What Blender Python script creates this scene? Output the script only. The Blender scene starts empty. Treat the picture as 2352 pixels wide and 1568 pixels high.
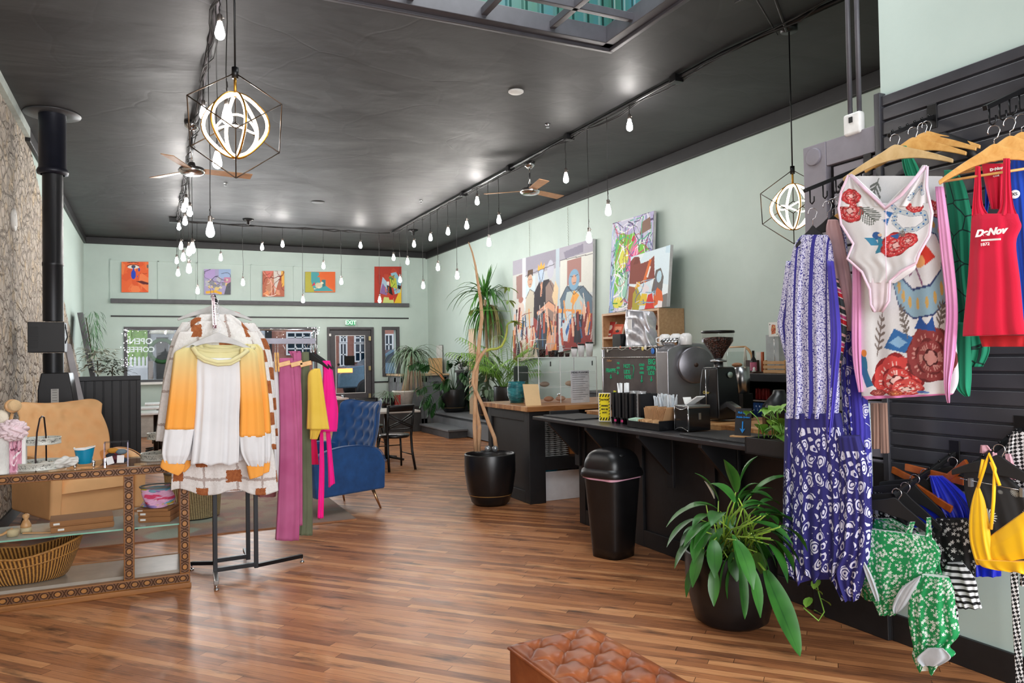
import bpy, bmesh, math, random
import numpy as np
from mathutils import Vector, Matrix
random.seed(7); np.random.seed(7)
V = Vector
S = bpy.context.scene
COL = S.collection
# ---------------------------------------------------------------- camera
F, CX, CY = 1736.0, 1176.0, 784.0
EYE = V((0, 0, 1.5))
def _d(x, y): return V(((x - CX) / F, -(y - CY) / F, -1)).normalized()
_Y = _d(349, 834); _X = _d(4820, 761); _X = (_X - _Y * _X.dot(_Y)).normalized(); _Z = _X.cross(_Y)
ROT = Matrix((_X, _Y, _Z))
cam = bpy.data.cameras.new('camera'); cam.sensor_width = 36; cam.lens = F / 2352 * 36; cam.clip_start = .05; cam.clip_end = 200
co = bpy.data.objects.new('camera', cam); COL.objects.link(co)
co.matrix_world = Matrix.Translation(EYE) @ ROT.to_4x4()
S.camera = co
def at(px, py, X=None, Y=None, Z=None):
    """room point seen in direction (px, py) of the survey photo, on the plane X=, Y= or Z="""
    r = ROT @ V(((px - CX) / F, -(py - CY) / F, -1))
    t = (X - EYE.x) / r.x if X is not None else (Y - EYE.y) / r.y if Y is not None else (Z - EYE.z) / r.z
    return EYE + r * t
# ---------------------------------------------------------------- view, world, big lights
S.view_settings.view_transform = 'Standard'; S.view_settings.look = 'None'
S.view_settings.gamma = 1; S.view_settings.use_curve_mapping = False
S.view_settings.exposure = 0.38
S.cycles.transparent_max_bounces = 24
W = bpy.data.worlds.new('world'); S.world = W; W.use_nodes = True
_bg = W.node_tree.nodes['Background']; _bg.inputs[0].default_value = (.80, .88, 1, 1); _bg.inputs[1].default_value = 1.1
def area(name, loc, size, sy, energy, direction, color=(1, 1, 1)):
    l = bpy.data.lights.new(name, 'AREA'); l.shape = 'RECTANGLE'; l.size = size; l.size_y = sy; l.energy = energy; l.color = color
    o = bpy.data.objects.new(name, l); COL.objects.link(o); o.location = loc
    o.rotation_euler = V(direction).to_track_quat('-Z', 'Y').to_euler(); return o
area('fill_behind_camera', (1.2, -1.9, 2.1), 4.4, 3.2, 290, (0.05, 1, 0.0), (.97, .98, 1))  # added unseen fill from behind the camera, brightens the near end
area('daylight_skylight', (2.3, 3.95, 5.2), 2.0, 2.3, 95, (0, 0, -1), (.93, .97, 1))
area('daylight_windows', (1.9, 17.3, 2.0), 3.4, .9, 70, (0, -1, -.15), (.9, .96, 1))
# ---------------------------------------------------------------- node helper and materials
class NT:
    def __init__(s, name):
        s.m = bpy.data.materials.new(name); s.m.use_nodes = True; s.t = s.m.node_tree; s.n = s.t.nodes; s.l = s.t.links
        s.b = s.n['Principled BSDF']; s._tc = None
    def new(s, typ, ins=None, **kw):
        x = s.n.new(typ)
        for k, v in kw.items(): setattr(x, k, v)
        for k, v in (ins or {}).items(): s.set(x.inputs[k], v)
        return x
    def set(s, sock, v):
        if isinstance(v, bpy.types.NodeSocket): s.l.new(v, sock)
        elif isinstance(v, (tuple, list)) and len(v) == 3 and sock.type == 'RGBA': sock.default_value = (*v, 1)
        else: sock.default_value = v
    def co(s, kind='Object'):
        if s._tc is None: s._tc = s.n.new('ShaderNodeTexCoord')
        return s._tc.outputs[kind]
    def map(s, vec, sc=(1, 1, 1), rot=(0, 0, 0), loc=(0, 0, 0)):
        return s.new('ShaderNodeMapping', {'Vector': vec, 'Scale': sc, 'Rotation': rot, 'Location': loc}).outputs[0]
    def ma(s, op, a, b=0.0, c=None):
        x = s.n.new('ShaderNodeMath'); x.operation = op; s.set(x.inputs[0], a); s.set(x.inputs[1], b)
        if c is not None: s.set(x.inputs[2], c)
        return x.outputs[0]
    def xyz(s, vec):
        x = s.new('ShaderNodeSeparateXYZ', {0: vec}); return x.outputs
    def vec(s, a, b, c=0.0): return s.new('ShaderNodeCombineXYZ', {0: a, 1: b, 2: c}).outputs[0]
    def noise(s, vec, scale, detail=3, rough=.55, dist=0.0):
        return s.new('ShaderNodeTexNoise', {'Vector': vec, 'Scale': scale, 'Detail': detail, 'Roughness': rough, 'Distortion': dist}).outputs[0]
    def vor(s, vec, scale, feature='F1', out=0, rnd=1.0):
        x = s.new('ShaderNodeTexVoronoi', {'Vector': vec, 'Scale': scale, 'Randomness': rnd}, feature=feature); return x.outputs[out]
    def mix(s, f, a, b):
        x = s.n.new('ShaderNodeMix'); x.data_type = 'RGBA'; s.set(x.inputs[0], f); s.set(x.inputs[6], a); s.set(x.inputs[7], b)
        return x.outputs[2]
    def ramp(s, f, *st, const=False):
        x = s.n.new('ShaderNodeValToRGB'); e = x.color_ramp.elements
        if const: x.color_ramp.interpolation = 'CONSTANT'
        for i, (p, c) in enumerate(st):
            el = e[i] if i < 2 else e.new(p)
            el.position = p; c = (c, c, c) if not isinstance(c, (tuple, list)) else c; el.color = (*c, 1)
        s.set(x.inputs[0], f); return x.outputs[0]
    def step(s, f, a, b): # smooth 0..1 between a and b
        return s.new('ShaderNodeMapRange', {'Value': f, 'From Min': a, 'From Max': b}).outputs[0]
    def bump(s, h, strength=.3, dist=.01):
        x = s.new('ShaderNodeBump', {'Height': h, 'Strength': strength, 'Distance': dist}); s.l.new(x.outputs[0], s.b.inputs['Normal'])
    def out(s, col=None, rough=None, metal=None, **kw):
        if col is not None: s.set(s.b.inputs['Base Color'], col)
        if rough is not None: s.set(s.b.inputs['Roughness'], rough)
        if metal is not None: s.set(s.b.inputs['Metallic'], metal)
        for k, v in kw.items(): s.set(s.b.inputs[k.replace('_', ' ')], v)
        return s.m
def hexc(h):
    h = h.lstrip('#'); r = [int(h[i:i + 2], 16) / 255 for i in (0, 2, 4)]
    return tuple(c / 12.92 if c <= .04045 else ((c + .055) / 1.055) ** 2.4 for c in r)
_mc = {}
def M(hx, rough=.5, metal=0.0, var=.12, scale=12, bump=0.0, bscale=60, **kw):
    """plain painted / moulded material with slight procedural variation"""
    key = (hx, rough, metal, var, scale, bump, bscale, tuple(sorted(kw.items())))
    if key in _mc: return _mc[key]
    t = NT('plain_' + hx.strip('#')); c = hexc(hx) if isinstance(hx, str) else hx
    nz = t.noise(t.co(), scale)
    lo = tuple(x * (1 - var) for x in c); hi = tuple(min(1, x * (1 + var)) for x in c)
    t.out(t.ramp(nz, (.3, lo), (.7, hi)), rough, metal, **kw)
    if bump: t.bump(t.noise(t.co(), bscale, 4), bump, .005)
    _mc[key] = t.m; return t.m
def glassy(name, tint=(1, 1, 1), rough=.02, alpha_mix=1.0, ior=1.3):
    t = NT(name); g = t.new('ShaderNodeBsdfGlossy', {'Color': (1, 1, 1), 'Roughness': rough}); tr = t.new('ShaderNodeBsdfTransparent', {'Color': tint})
    fr = t.new('ShaderNodeFresnel', {'IOR': ior}); bf = t.n.new('ShaderNodeNewGeometry').outputs['Backfacing']; mx = t.new('ShaderNodeMixShader', {0: t.ma('MULTIPLY', t.ma('ADD', fr.outputs[0], (1 - alpha_mix) * .3), t.ma('SUBTRACT', 1, bf)), 1: tr.outputs[0], 2: g.outputs[0]})
    t.l.new(mx.outputs[0], t.n['Material Output'].inputs[0]); return t.m
def emit(name, col, strength):
    t = NT(name); return t.out((0, 0, 0), .5, Emission_Color=(*col, 1), Emission_Strength=strength)
def vcol(name, rough=.7, bump=0.0, bscale=200, emis=0.0, **kw):
    t = NT(name); a = t.new('ShaderNodeAttribute', attribute_name='Col')
    t.out(a.outputs['Color'], rough, **kw)
    if emis: t.set(t.b.inputs['Emission Color'], a.outputs['Color']); t.b.inputs['Emission Strength'].default_value = emis
    if bump: t.bump(t.noise(t.co(), bscale, 3), bump, .003)
    return t.m
# ---------------------------------------------------------------- object helpers
def thing(name, label, cat, loc=(0, 0, 0), group=None, rz=0):
    o = bpy.data.objects.new(name, None); o.empty_display_size = .05; COL.objects.link(o)
    o.location = loc; o.rotation_euler = (0, 0, rz); return tag(o, label, cat, group)
def tag(o, label=None, cat=None, group=None, kind=None):
    if label: o['label'] = label
    if cat: o['category'] = cat
    if group: o['group'] = group
    if kind: o['kind'] = kind
    return o
def world_of(o):
    m = Matrix.Identity(4)
    while o is not None: m = Matrix.LocRotScale(o.location, o.rotation_euler, o.scale) @ m; o = o.parent
    return m
def copy_tree(o, parent=None):
    c = o.copy(); COL.objects.link(c); c.parent = parent
    for ch in [x for x in bpy.data.objects if x.parent == o]: copy_tree(ch, c)
    return c
class MB:
    def __init__(s): s.bm = bmesh.new(); s.uv = s.bm.loops.layers.uv.new('UVMap'); s.mi = 0
    def quad(s, *p):
        f = s.bm.faces.new([s.bm.verts.new(V(q)) for q in p]); f.material_index = s.mi; return f
    def box(s, c, d, rz=0, m=None):
        r = bmesh.ops.create_cube(s.bm, size=1.0)
        M4 = (m or Matrix.Translation(V(c)) @ Matrix.Rotation(rz, 4, 'Z')) @ Matrix.Diagonal((*d, 1))
        bmesh.ops.transform(s.bm, matrix=M4, verts=r['verts'])
        for f in {f for v in r['verts'] for f in v.link_faces}: f.material_index = s.mi
        return s
    def bb(s, x0, x1, y0, y1, z0, z1): return s.box(((x0 + x1) / 2, (y0 + y1) / 2, (z0 + z1) / 2), (abs(x1 - x0), abs(y1 - y0), abs(z1 - z0)))
    def bar(s, a, b, w, h=None, up=(0, 0, 1)):
        a, b = V(a), V(b); d = b - a; L = d.length; d.normalize(); u = V(up)
        if abs(d.dot(u)) > .99: u = V((0, 1, 0))
        x = d.cross(u).normalized(); z = x.cross(d)
        R = Matrix((x, d, z)).transposed().to_4x4()
        return s.box(0, (w, L, h or w), m=Matrix.Translation((a + b) / 2) @ R)
    def tube(s, pts, r, n=8, caps=True):
        pts = [V(p) for p in pts]; N = len(pts); rs = r if isinstance(r, (list, tuple)) else [r] * N
        u = None; rings = []
        for i, p in enumerate(pts):
            d = (pts[min(i + 1, N - 1)] - pts[max(i - 1, 0)]).normalized()
            if u is None: u = d.orthogonal().normalized()
            else: u = (u - d * u.dot(d)); u = u.normalized() if u.length > 1e-6 else d.orthogonal().normalized()
            w = d.cross(u)
            rings.append([s.bm.verts.new(p + (u * math.cos(2 * math.pi * k / n) + w * math.sin(2 * math.pi * k / n)) * rs[i]) for k in range(n)])
        for a, b in zip(rings, rings[1:]):
            for k in range(n):
                f = s.bm.faces.new((a[k], a[(k + 1) % n], b[(k + 1) % n], b[k])); f.smooth = True; f.material_index = s.mi
        if caps:
            s.bm.faces.new(rings[0][::-1]).material_index = s.mi; s.bm.faces.new(rings[-1]).material_index = s.mi
        return s
    def lathe(s, prof, c=(0, 0, 0), n=32, axis=None, sx=1, sy=1):
        """prof: (r, z) pairs, revolved about z through c"""
        R = V(axis).to_track_quat('Z', 'Y').to_matrix() if axis else Matrix.Identity(3); c = V(c); rings = []
        for r, z in prof:
            if r < 1e-5: rings.append([s.bm.verts.new(c + R @ V((0, 0, z)))])
            else: rings.append([s.bm.verts.new(c + R @ V((sx * r * math.cos(2 * math.pi * k / n), sy * r * math.sin(2 * math.pi * k / n), z))) for k in range(n)])
        for a, b in zip(rings, rings[1:]):
            for k in range(n):
                k2 = (k + 1) % n
                q = [a[k % len(a)]] + ([a[k2]] if len(a) > 1 else []) + ([b[k2]] if len(b) > 1 else []) + [b[k % len(b)]]
                if len(q) >= 3:
                    f = s.bm.faces.new(q); f.smooth = True; f.material_index = s.mi
        return s
    def ball(s, c, r, n=12, sc=(1, 1, 1)):
        q = bmesh.ops.create_uvsphere(s.bm, u_segments=n, v_segments=max(6, n // 2), radius=1)
        bmesh.ops.transform(s.bm, matrix=Matrix.Translation(V(c)) @ Matrix.Diagonal((r * sc[0], r * sc[1], r * sc[2], 1)), verts=q['verts'])
        for f in {f for v in q['verts'] for f in v.link_faces}: f.smooth = True; f.material_index = s.mi
        return s
    def prism(s, pts, off):
        """polygon (3-D points) swept by vector off"""
        off = V(off); a = [s.bm.verts.new(V(p)) for p in pts]; b = [s.bm.verts.new(V(p) + off) for p in pts]; n = len(a)
        fs = [s.bm.faces.new(a[::-1]), s.bm.faces.new(b)] + [s.bm.faces.new((a[k], a[(k + 1) % n], b[(k + 1) % n], b[k])) for k in range(n)]
        for f in fs: f.material_index = s.mi
        return s
    def grid(s, fn, nu, nv, closed=False, smooth=True, uvs=(1, 1)):
        vs = [[s.bm.verts.new(fn(i / nu, j / nv)) for i in range(nu + (0 if closed else 1))] for j in range(nv + 1)]
        for j in range(nv):
            for i in range(nu):
                i2 = (i + 1) % nu if closed else i + 1
                f = s.bm.faces.new((vs[j][i], vs[j][i2], vs[j + 1][i2], vs[j + 1][i])); f.smooth = smooth; f.material_index = s.mi
                for lp, (a, b) in zip(f.loops, ((i, j), (i + 1, j), (i + 1, j + 1), (i, j + 1))): lp[s.uv].uv = (a / nu * uvs[0], b / nv * uvs[1])
        return vs
    def leaf(s, base, d, L, w, droop=.5, n=6, fold=.15, up=(0, 0, 1), prof=None, twist=0.0):
        d = V(d).normalized(); p = V(base); up = V(up); side = d.cross(up)
        side = side.normalized() if side.length > 1e-3 else V((1, 0, 0)); prev = None; st = L / n
        if twist: side = Matrix.Rotation(twist, 3, d) @ side
        for k in range(n + 1):
            t = k / n; ww = w * (prof(t) if prof else math.sin(math.pi * min(1, .06 + t * .94)) ** .7) / 2
            nrm = side.cross(d).normalized()
            row = (s.bm.verts.new(p - side * ww + nrm * ww * fold * 2), s.bm.verts.new(p), s.bm.verts.new(p + side * ww + nrm * ww * fold * 2))
            if prev:
                for a in (0, 1):
                    f = s.bm.faces.new((prev[a], prev[a + 1], row[a + 1], row[a])); f.smooth = True; f.material_index = s.mi
                    for lp, uu, vv in zip(f.loops, (a / 2, (a + 1) / 2, (a + 1) / 2, a / 2), (t - 1 / n, t - 1 / n, t, t)): lp[s.uv].uv = (uu, vv)
            prev = row; d = (d + V((0, 0, -1)) * droop * (1.0 / n) * 1.6).normalized(); p = p + d * st
            side = (side - d * side.dot(d)).normalized()
        return p
    def build(s, name, mat, parent=None, bevel=0, seg=2, smooth=False, solid=0, sub=0):
        me = bpy.data.meshes.new(name)
        if parent is not None:
            s.bm.transform(world_of(parent).inverted())
        bmesh.ops.recalc_face_normals(s.bm, faces=s.bm.faces) if not getattr(s, 'keep', False) else None
        if smooth:
            for f in s.bm.faces: f.smooth = True
        s.bm.to_mesh(me); s.bm.free()
        for m in (mat if isinstance(mat, (list, tuple)) else [mat]): me.materials.append(m)
        o = bpy.data.objects.new(name, me); COL.objects.link(o); o.parent = parent
        if bevel:
            b = o.modifiers.new('bevel', 'BEVEL'); b.width = bevel; b.segments = seg; b.limit_method = 'ANGLE'; b.harden_normals = False
            for p in me.polygons: p.use_smooth = True
            bpy.context.view_layer.objects.active = None
            sm = o.modifiers.new('wn', 'WEIGHTED_NORMAL'); sm.keep_sharp = True
        if solid:
            q = o.modifiers.new('solid', 'SOLIDIFY'); q.thickness = solid; q.offset = 0
        if sub:
            q = o.modifiers.new('sub', 'SUBSURF'); q.levels = sub; q.render_levels = sub
        return o
def B(*a): return MB().bb(*a)
def struct(name, mb, mat, **kw): return tag(mb.build(name, mat, **kw), kind='structure')
def one(name, label, cat, mb, mat, group=None, **kw): return tag(mb.build(name, mat, **kw), label, cat, group)
def text(s, size, mat, parent, origin, ux, uz, name='lettering', depth=.0015, align='CENTER', mirror=False, shear=0, bold=0.0, sx=1.0):
    c = bpy.data.curves.new('t', 'FONT'); c.body = s; c.size = size; c.extrude = depth; c.align_x = align; c.align_y = 'CENTER'; c.shear = shear; c.offset = bold
    t = bpy.data.objects.new('t', c); COL.objects.link(t)
    dg = bpy.context.evaluated_depsgraph_get(); me = bpy.data.meshes.new_from_object(t.evaluated_get(dg)); bpy.data.objects.remove(t)
    ux, uz = V(ux).normalized(), V(uz).normalized(); n = ux.cross(uz)
    R = Matrix((ux * (-1 if mirror else 1) * sx, uz, n)).transposed().to_4x4()
    mw = Matrix.Translation(V(origin)) @ R
    if parent is not None: mw = world_of(parent).inverted() @ mw
    me.transform(mw); me.materials.clear(); me.materials.append(mat)
    o = bpy.data.objects.new(name, me); COL.objects.link(o); o.parent = parent; return o
# 2-D painter: colours per vertex from a list of shapes in (u, v)
def shapes_color(u, v, bg, shapes, seed=0, mottle=.0):
    c = np.tile(np.array(bg if not isinstance(bg, str) else hexc(bg), float), (len(u), 1))
    for sh in shapes:
        k, colr = sh[0], np.array(hexc(sh[1]))
        if k == 'r': m = (u >= sh[2]) & (u <= sh[4]) & (v >= sh[3]) & (v <= sh[5])
        elif k == 'e':
            rot = sh[6] if len(sh) > 6 else 0; du, dv = u - sh[2], v - sh[3]
            a = du * math.cos(rot) + dv * math.sin(rot); b = -du * math.sin(rot) + dv * math.cos(rot)
            m = (a / sh[4]) ** 2 + (b / sh[5]) ** 2 <= 1
        elif k == 'p':
            P = sh[2]; m = np.zeros(len(u), bool); j = len(P) - 1
            for i in range(len(P)):
                xi, yi = P[i]; xj, yj = P[j]
                if yi != yj: m ^= ((yi > v) != (yj > v)) & (u < (xj - xi) * (v - yi) / (yj - yi) + xi)
                j = i
        elif k == 'l':
            m = np.zeros(len(u), bool); w = sh[2]
            for (x0, y0), (x1, y1) in zip(sh[3], sh[3][1:]):
                dx, dy = x1 - x0, y1 - y0; L2 = dx * dx + dy * dy + 1e-9
                t = np.clip(((u - x0) * dx + (v - y0) * dy) / L2, 0, 1)
                m |= (u - x0 - t * dx) ** 2 + (v - y0 - t * dy) ** 2 <= w * w
        elif k == 'g':  # horizontal band gradient colour a->b between v0..v1
            m = (v >= sh[3]) & (v <= sh[4]); t = ((v - sh[3]) / (sh[4] - sh[3]))[:, None]; cc = colr * (1 - t) + np.array(hexc(sh[2])) * t
            c[m] = cc[m]; continue
        c[m] = colr
    if mottle:
        rs = np.random.RandomState(seed); c = c * (1 + mottle * (rs.rand(len(u), 1) - .5))
    return np.clip(c, 0, 1)
def set_cols(me, cols):
    a = me.color_attributes.new('Col', 'FLOAT_COLOR', 'POINT')
    a.data.foreach_set('color', np.hstack([cols, np.ones((len(cols), 1))]).astype(np.float32).ravel())
def scribble(n, pal, lw, seed, box=(0, 0, 1, 1), seg=4, step=.12):
    r = random.Random(seed); out = []
    for i in range(n):
        x = r.uniform(box[0], box[2]); y = r.uniform(box[1], box[3]); a = r.uniform(0, 6.28); P = [(x, y)]
        for k in range(seg):
            a += r.uniform(-.9, .9); x += math.cos(a) * step; y += math.sin(a) * step
            P.append((min(max(x, box[0]), box[2]), min(max(y, box[1]), box[3])))
        out.append(('l', r.choice(pal), lw * r.uniform(.6, 1.4), P))
    return out
def blobs(n, pal, r0, r1, seed, box=(0, 0, 1, 1)):
    r = random.Random(seed); out = []
    for i in range(n):
        cx, cy = r.uniform(box[0], box[2]), r.uniform(box[1], box[3]); R = r.uniform(r0, r1); m = r.randint(4, 7); a0 = r.uniform(0, 6)
        out.append(('p', r.choice(pal), [(cx + R * r.uniform(.5, 1.2) * math.cos(a0 + 6.283 * k / m), cy + R * r.uniform(.5, 1.2) * math.sin(a0 + 6.283 * k / m)) for k in range(m)]))
    return out
CANV = None
def canvas(name, label, P, off, bg, shapes, res=90, side='#d8d8d6', parent=None, cat='painting', group=None, mottle=.06, root=None, edge=None):
    """flat stretched canvas; P = corners bl, br, tr, tl of the front face; off = vector to its back"""
    global CANV
    CANV = CANV or vcol('painted_canvas', .75, .15, 150)
    P = [V(p) for p in P]; off = V(off); w = (P[1] - P[0]).length; h = (P[3] - P[0]).length
    nu = res; nv = max(4, int(res * h / w)); r = root or thing(name, label, cat, (P[0] + P[1]) / 2, group)
    f = lambda u, v: (P[0] * (1 - u) + P[1] * u) * (1 - v) + (P[3] * (1 - u) + P[2] * u) * v
    mb = MB(); mb.keep = True; mb.grid(f, nu, nv, smooth=False); o = mb.build('painted_face', CANV, r)
    u = np.tile(np.linspace(0, 1, nu + 1), nv + 1); v = np.repeat(np.linspace(0, 1, nv + 1), nu + 1)
    set_cols(o.data, shapes_color(u, v, bg, shapes, len(label), mottle))
    e = off.normalized() * .0012
    MB().prism([p + e for p in P], off - e).build('stretcher', M(side, .8), r)
    return r
# cloth: rows of (A, B, depth): left point, right point, half thickness
def lerp_rows(rows, n):
    out = []; k = len(rows) - 1
    for i in range(n + 1):
        t = i / n * k; j = min(int(t), k - 1); f = t - j
        def cr(a, b, c, d): return (b * 2 + (c - a) * f + (a * 2 - b * 5 + c * 4 - d) * f * f + (b * 3 - a - c * 3 + d) * f ** 3) * .5
        g = [rows[max(j - 1, 0)], rows[j], rows[j + 1], rows[min(j + 2, k)]]
        out.append(tuple(cr(*[q[m] for q in g]) for m in (0, 1)) + (rows[j][2] * (1 - f) + rows[j + 1][2] * f,))
    return out
def crv(P, n=5):
    P = [V(p) for p in P]; out = []
    for i in range(len(P) - 1):
        a, b, c, d = P[max(i - 1, 0)], P[i], P[i + 1], P[min(i + 2, len(P) - 1)]
        for k in range(n): f = k / n; out.append((b * 2 + (c - a) * f + (a * 2 - b * 5 + c * 4 - d) * f * f + (b * 3 - a - c * 3 + d) * f ** 3) * .5)
    return out + [P[-1]]
def cloth(mb, rows, N, folds=6, amp=.01, nu=56, nv=30, a0=.15, seed=0, hem=.0, sharp=1.0, cap=True, lin=False):
    N = V(N).normalized(); r = random.Random(seed); ph = [r.uniform(0, 6.28) for _ in range(4)]; fr = [folds, folds * 1.7, folds * .53]
    R = lerp_rows(rows, nv); tot = sum(((a[0] + a[1]) / 2 - (b[0] + b[1]) / 2).length for a, b in zip(R, R[1:])); rings = []; acc = 0; uvr = []
    for j, (A, Bq, dp) in enumerate(R):
        t = j / nv; am = amp * (a0 + (1 - a0) * t); C = (A + Bq) / 2; H = (Bq - A) / 2
        if j: acc += (C - (R[j - 1][0] + R[j - 1][1]) / 2).length
        row = []
        for i in range(nu):
            th = 2 * math.pi * i / nu; cu = math.cos(th); su = math.sin(th)
            cu = math.copysign(abs(cu) ** .8, cu); su = math.copysign(abs(su) ** .6, su)
            x = cu * .5 + .5
            rip = math.sin(fr[0] * 6.28 * x + ph[0] + .8 * t) * .6 + math.sin(fr[1] * 6.28 * x + ph[1] - 1.1 * t) * .3 + math.sin(fr[2] * 6.28 * x + ph[2]) * .4
            rip = math.copysign(abs(rip) ** sharp, rip)
            p = C + H * cu + N * (su * dp + am * rip)
            if hem and t > .8: p = p + V((0, 0, -1)) * hem * ((t - .8) / .2) * math.sin(fr[0] * 3.14 * x + ph[3])
            row.append(mb.bm.verts.new(p))
        rings.append(row); uvr.append((acc, H.length * 2))
    for j in range(nv):
        a, b = rings[j], rings[j + 1]
        for i in range(nu):
            i2 = (i + 1) % nu; f = mb.bm.faces.new((a[i], a[i2], b[i2], b[i])); f.smooth = True; f.material_index = mb.mi
            for lp, (ii, jj) in zip(f.loops, ((i, j), (i + 1, j), (i + 1, j + 1), (i, j + 1))):
                lp[mb.uv].uv = (math.cos(2 * math.pi * ii / nu) * .5 * uvr[jj][1] + (0 if ii <= nu / 2 else .37), -uvr[jj][0])
    if cap:
        for rg in (rings[0], rings[-1]):
            f = mb.bm.faces.new(rg); f.material_index = mb.mi
    return mb
def prow(kw, lst, dp=.02):
    """cloth rows from photo rows (y, xl, xr[, half thickness]) on a plane such as dict(X=3.1); y may be (yl, yr)"""
    out = []
    for q in lst:
        y = q[0]; yl, yr = y if isinstance(y, tuple) else (y, y)
        out.append((at(q[1], yl, **kw), at(q[2], yr, **kw), q[3] if len(q) > 3 else dp))
    return out
# ================================================================ SETTING
XL, XR, YF, ZC, XN = -1.24, 6.10, 17.55, 4.096, 3.48
YB = -2.2
def m_floor():
    t = NT('strip_floor'); p = ROT @ V(((-2950 - CX) / F, -(888 - CY) / F, -1)); ang = math.atan2(p.y, p.x)
    s = t.xyz(t.map(t.co(), rot=(0, 0, -ang))); W_, L_ = .057, 1.15
    row = t.ma('FLOOR', t.ma('DIVIDE', s[1], W_)); wn = t.new('ShaderNodeTexWhiteNoise', {'W': row}, noise_dimensions='1D').outputs[0]
    xs = t.ma('ADD', t.ma('DIVIDE', s[0], L_), t.ma('MULTIPLY', wn, 7.3)); cell = t.ma('FLOOR', xs)
    w2 = t.new('ShaderNodeTexWhiteNoise', {'Vector': t.vec(row, cell)}, noise_dimensions='2D').outputs[0]
    grain = t.noise(t.vec(t.ma('ADD', t.ma('MULTIPLY', s[0], 3.2), t.ma('MULTIPLY', w2, 40)), t.ma('MULTIPLY', s[1], 55)), 1.0, 5, .65, .4)
    stain = t.noise(t.vec(t.ma('MULTIPLY', s[0], 2.0), t.ma('MULTIPLY', s[1], 9)), 1.3, 4, .6)
    base = t.ramp(t.ma('ADD', t.ma('MULTIPLY', w2, .48), t.ma('MULTIPLY', grain, .52)), (.10, hexc('#553528')), (.34, hexc('#98623f')), (.58, hexc('#b97c50')), (.92, hexc('#d8a270')))
    col = t.mix(t.step(stain, .52, .74), base, hexc('#4e3426'))
    fy = t.ma('FRACT', t.ma('DIVIDE', s[1], W_)); fx = t.ma('FRACT', xs)
    gap = t.ma('MAXIMUM', t.ma('GREATER_THAN', fy, .965), t.ma('GREATER_THAN', fx, .997))
    col = t.mix(t.ma('MULTIPLY', gap, .75), col, hexc('#1c0f0a'))
    t.out(col, t.ma('ADD', .28, t.ma('MULTIPLY', t.noise(t.co(), 5, 3), .2)), Specular_IOR_Level=.3)
    t.bump(t.ma('SUBTRACT', t.ma('MULTIPLY', grain, .3), gap), .25, .003); return t.m
def m_wall():
    t = NT('mint_paint'); n = t.noise(t.co(), 1.6, 5, .6)
    t.out(t.ramp(n, (.3, hexc('#b4c6bf')), (.7, hexc('#bdcec7'))), .55); t.bump(t.noise(t.co(), 40, 4), .12, .004); return t.m
def m_left():
    t = NT('left_wall_stone_and_mint'); o = t.co(); s = t.xyz(o)
    oo = t.map(o, (1, 1, 1.35)); wob = t.noise(oo, 3.2, 3)
    v2 = t.new('ShaderNodeVectorMath', {0: t.new('ShaderNodeTexNoise', {'Vector': oo, 'Scale': 3.0}).outputs[1], 1: (.22, .22, .22), 2: oo}, operation='MULTIPLY_ADD').outputs[0]
    edge = t.vor(v2, 4.4, 'DISTANCE_TO_EDGE'); cid = t.vor(v2, 4.4, 'F1', 1)
    edge2 = t.vor(v2, 10.0, 'DISTANCE_TO_EDGE'); n = t.noise(o, 5, 5, .55); n2 = t.noise(o, 3, 4)
    hgt = t.ma('ADD', t.ma('MULTIPLY', t.step(edge, 0, .12), .6), t.ma('ADD', t.ma('MULTIPLY', t.step(edge2, 0, .1), .25), t.ma('MULTIPLY', n, .75)))
    c = t.mix(n2, hexc('#aaa094'), hexc('#ddd1c2')); c = t.mix(t.ma('MULTIPLY', t.xyz(cid)[0], .5), c, hexc('#b9aea2'))
    c = t.mix(t.step(n, .52, .66), c, hexc('#cfbb9d'))
    c = t.mix(t.ma('MULTIPLY', t.ma('SUBTRACT', 1, t.step(edge, 0, .05)), .5), c, hexc('#7d736a'))
    lim = t.ma('ADD', 13.5, t.ma('ADD', t.ma('MULTIPLY', t.ma('SUBTRACT', 2.58, s[2]), 2.4), t.ma('MULTIPLY', t.ma('SUBTRACT', t.noise(o, 6, 4), .5), .8)))
    mask = t.ma('GREATER_THAN', s[1], lim)
    t.out(t.mix(mask, c, hexc('#b8cac3')), .85); t.bump(t.ma('MULTIPLY', hgt, t.ma('SUBTRACT', 1, mask)), 1.0, .06); return t.m
def m_ceil():
    t = NT('dark_ceiling_paint'); o = t.co(); a = t.noise(o, .55, 3, .5, 1.5); b = t.noise(t.map(o, (1, 1.5, 1)), 1.8, 4, .55, .5)
    s = t.xyz(o); pan = t.new('ShaderNodeTexWhiteNoise', {'Vector': t.vec(t.ma('FLOOR', t.ma('ADD', t.ma('MULTIPLY', s[0], .9), a)), t.ma('FLOOR', t.ma('ADD', t.ma('MULTIPLY', s[1], 1.3), t.ma('MULTIPLY', a, 1.5))))}, noise_dimensions='2D').outputs[0]
    f = t.ma('ADD', t.ma('MULTIPLY', b, .6), t.ma('MULTIPLY', pan, .3))
    t.out(t.ramp(f, (.2, (.020, .020, .022)), (.8, (.042, .042, .044))), t.ma('ADD', .48, t.ma('MULTIPLY', b, .2)), Specular_IOR_Level=.38)
    sm = t.step(t.vor(t.new('ShaderNodeVectorMath', {0: o, 1: t.new('ShaderNodeTexNoise', {'Vector': o, 'Scale': .9}).outputs[1]}, operation='ADD').outputs[0], .75, 'DISTANCE_TO_EDGE'), 0, .02)
    t.bump(t.ma('ADD', t.ma('MULTIPLY', t.ma('ADD', pan, t.ma('MULTIPLY', sm, .2)), .6), t.ma('ADD', b, t.ma('MULTIPLY', a, 3))), .22, .03); return t.m
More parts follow.
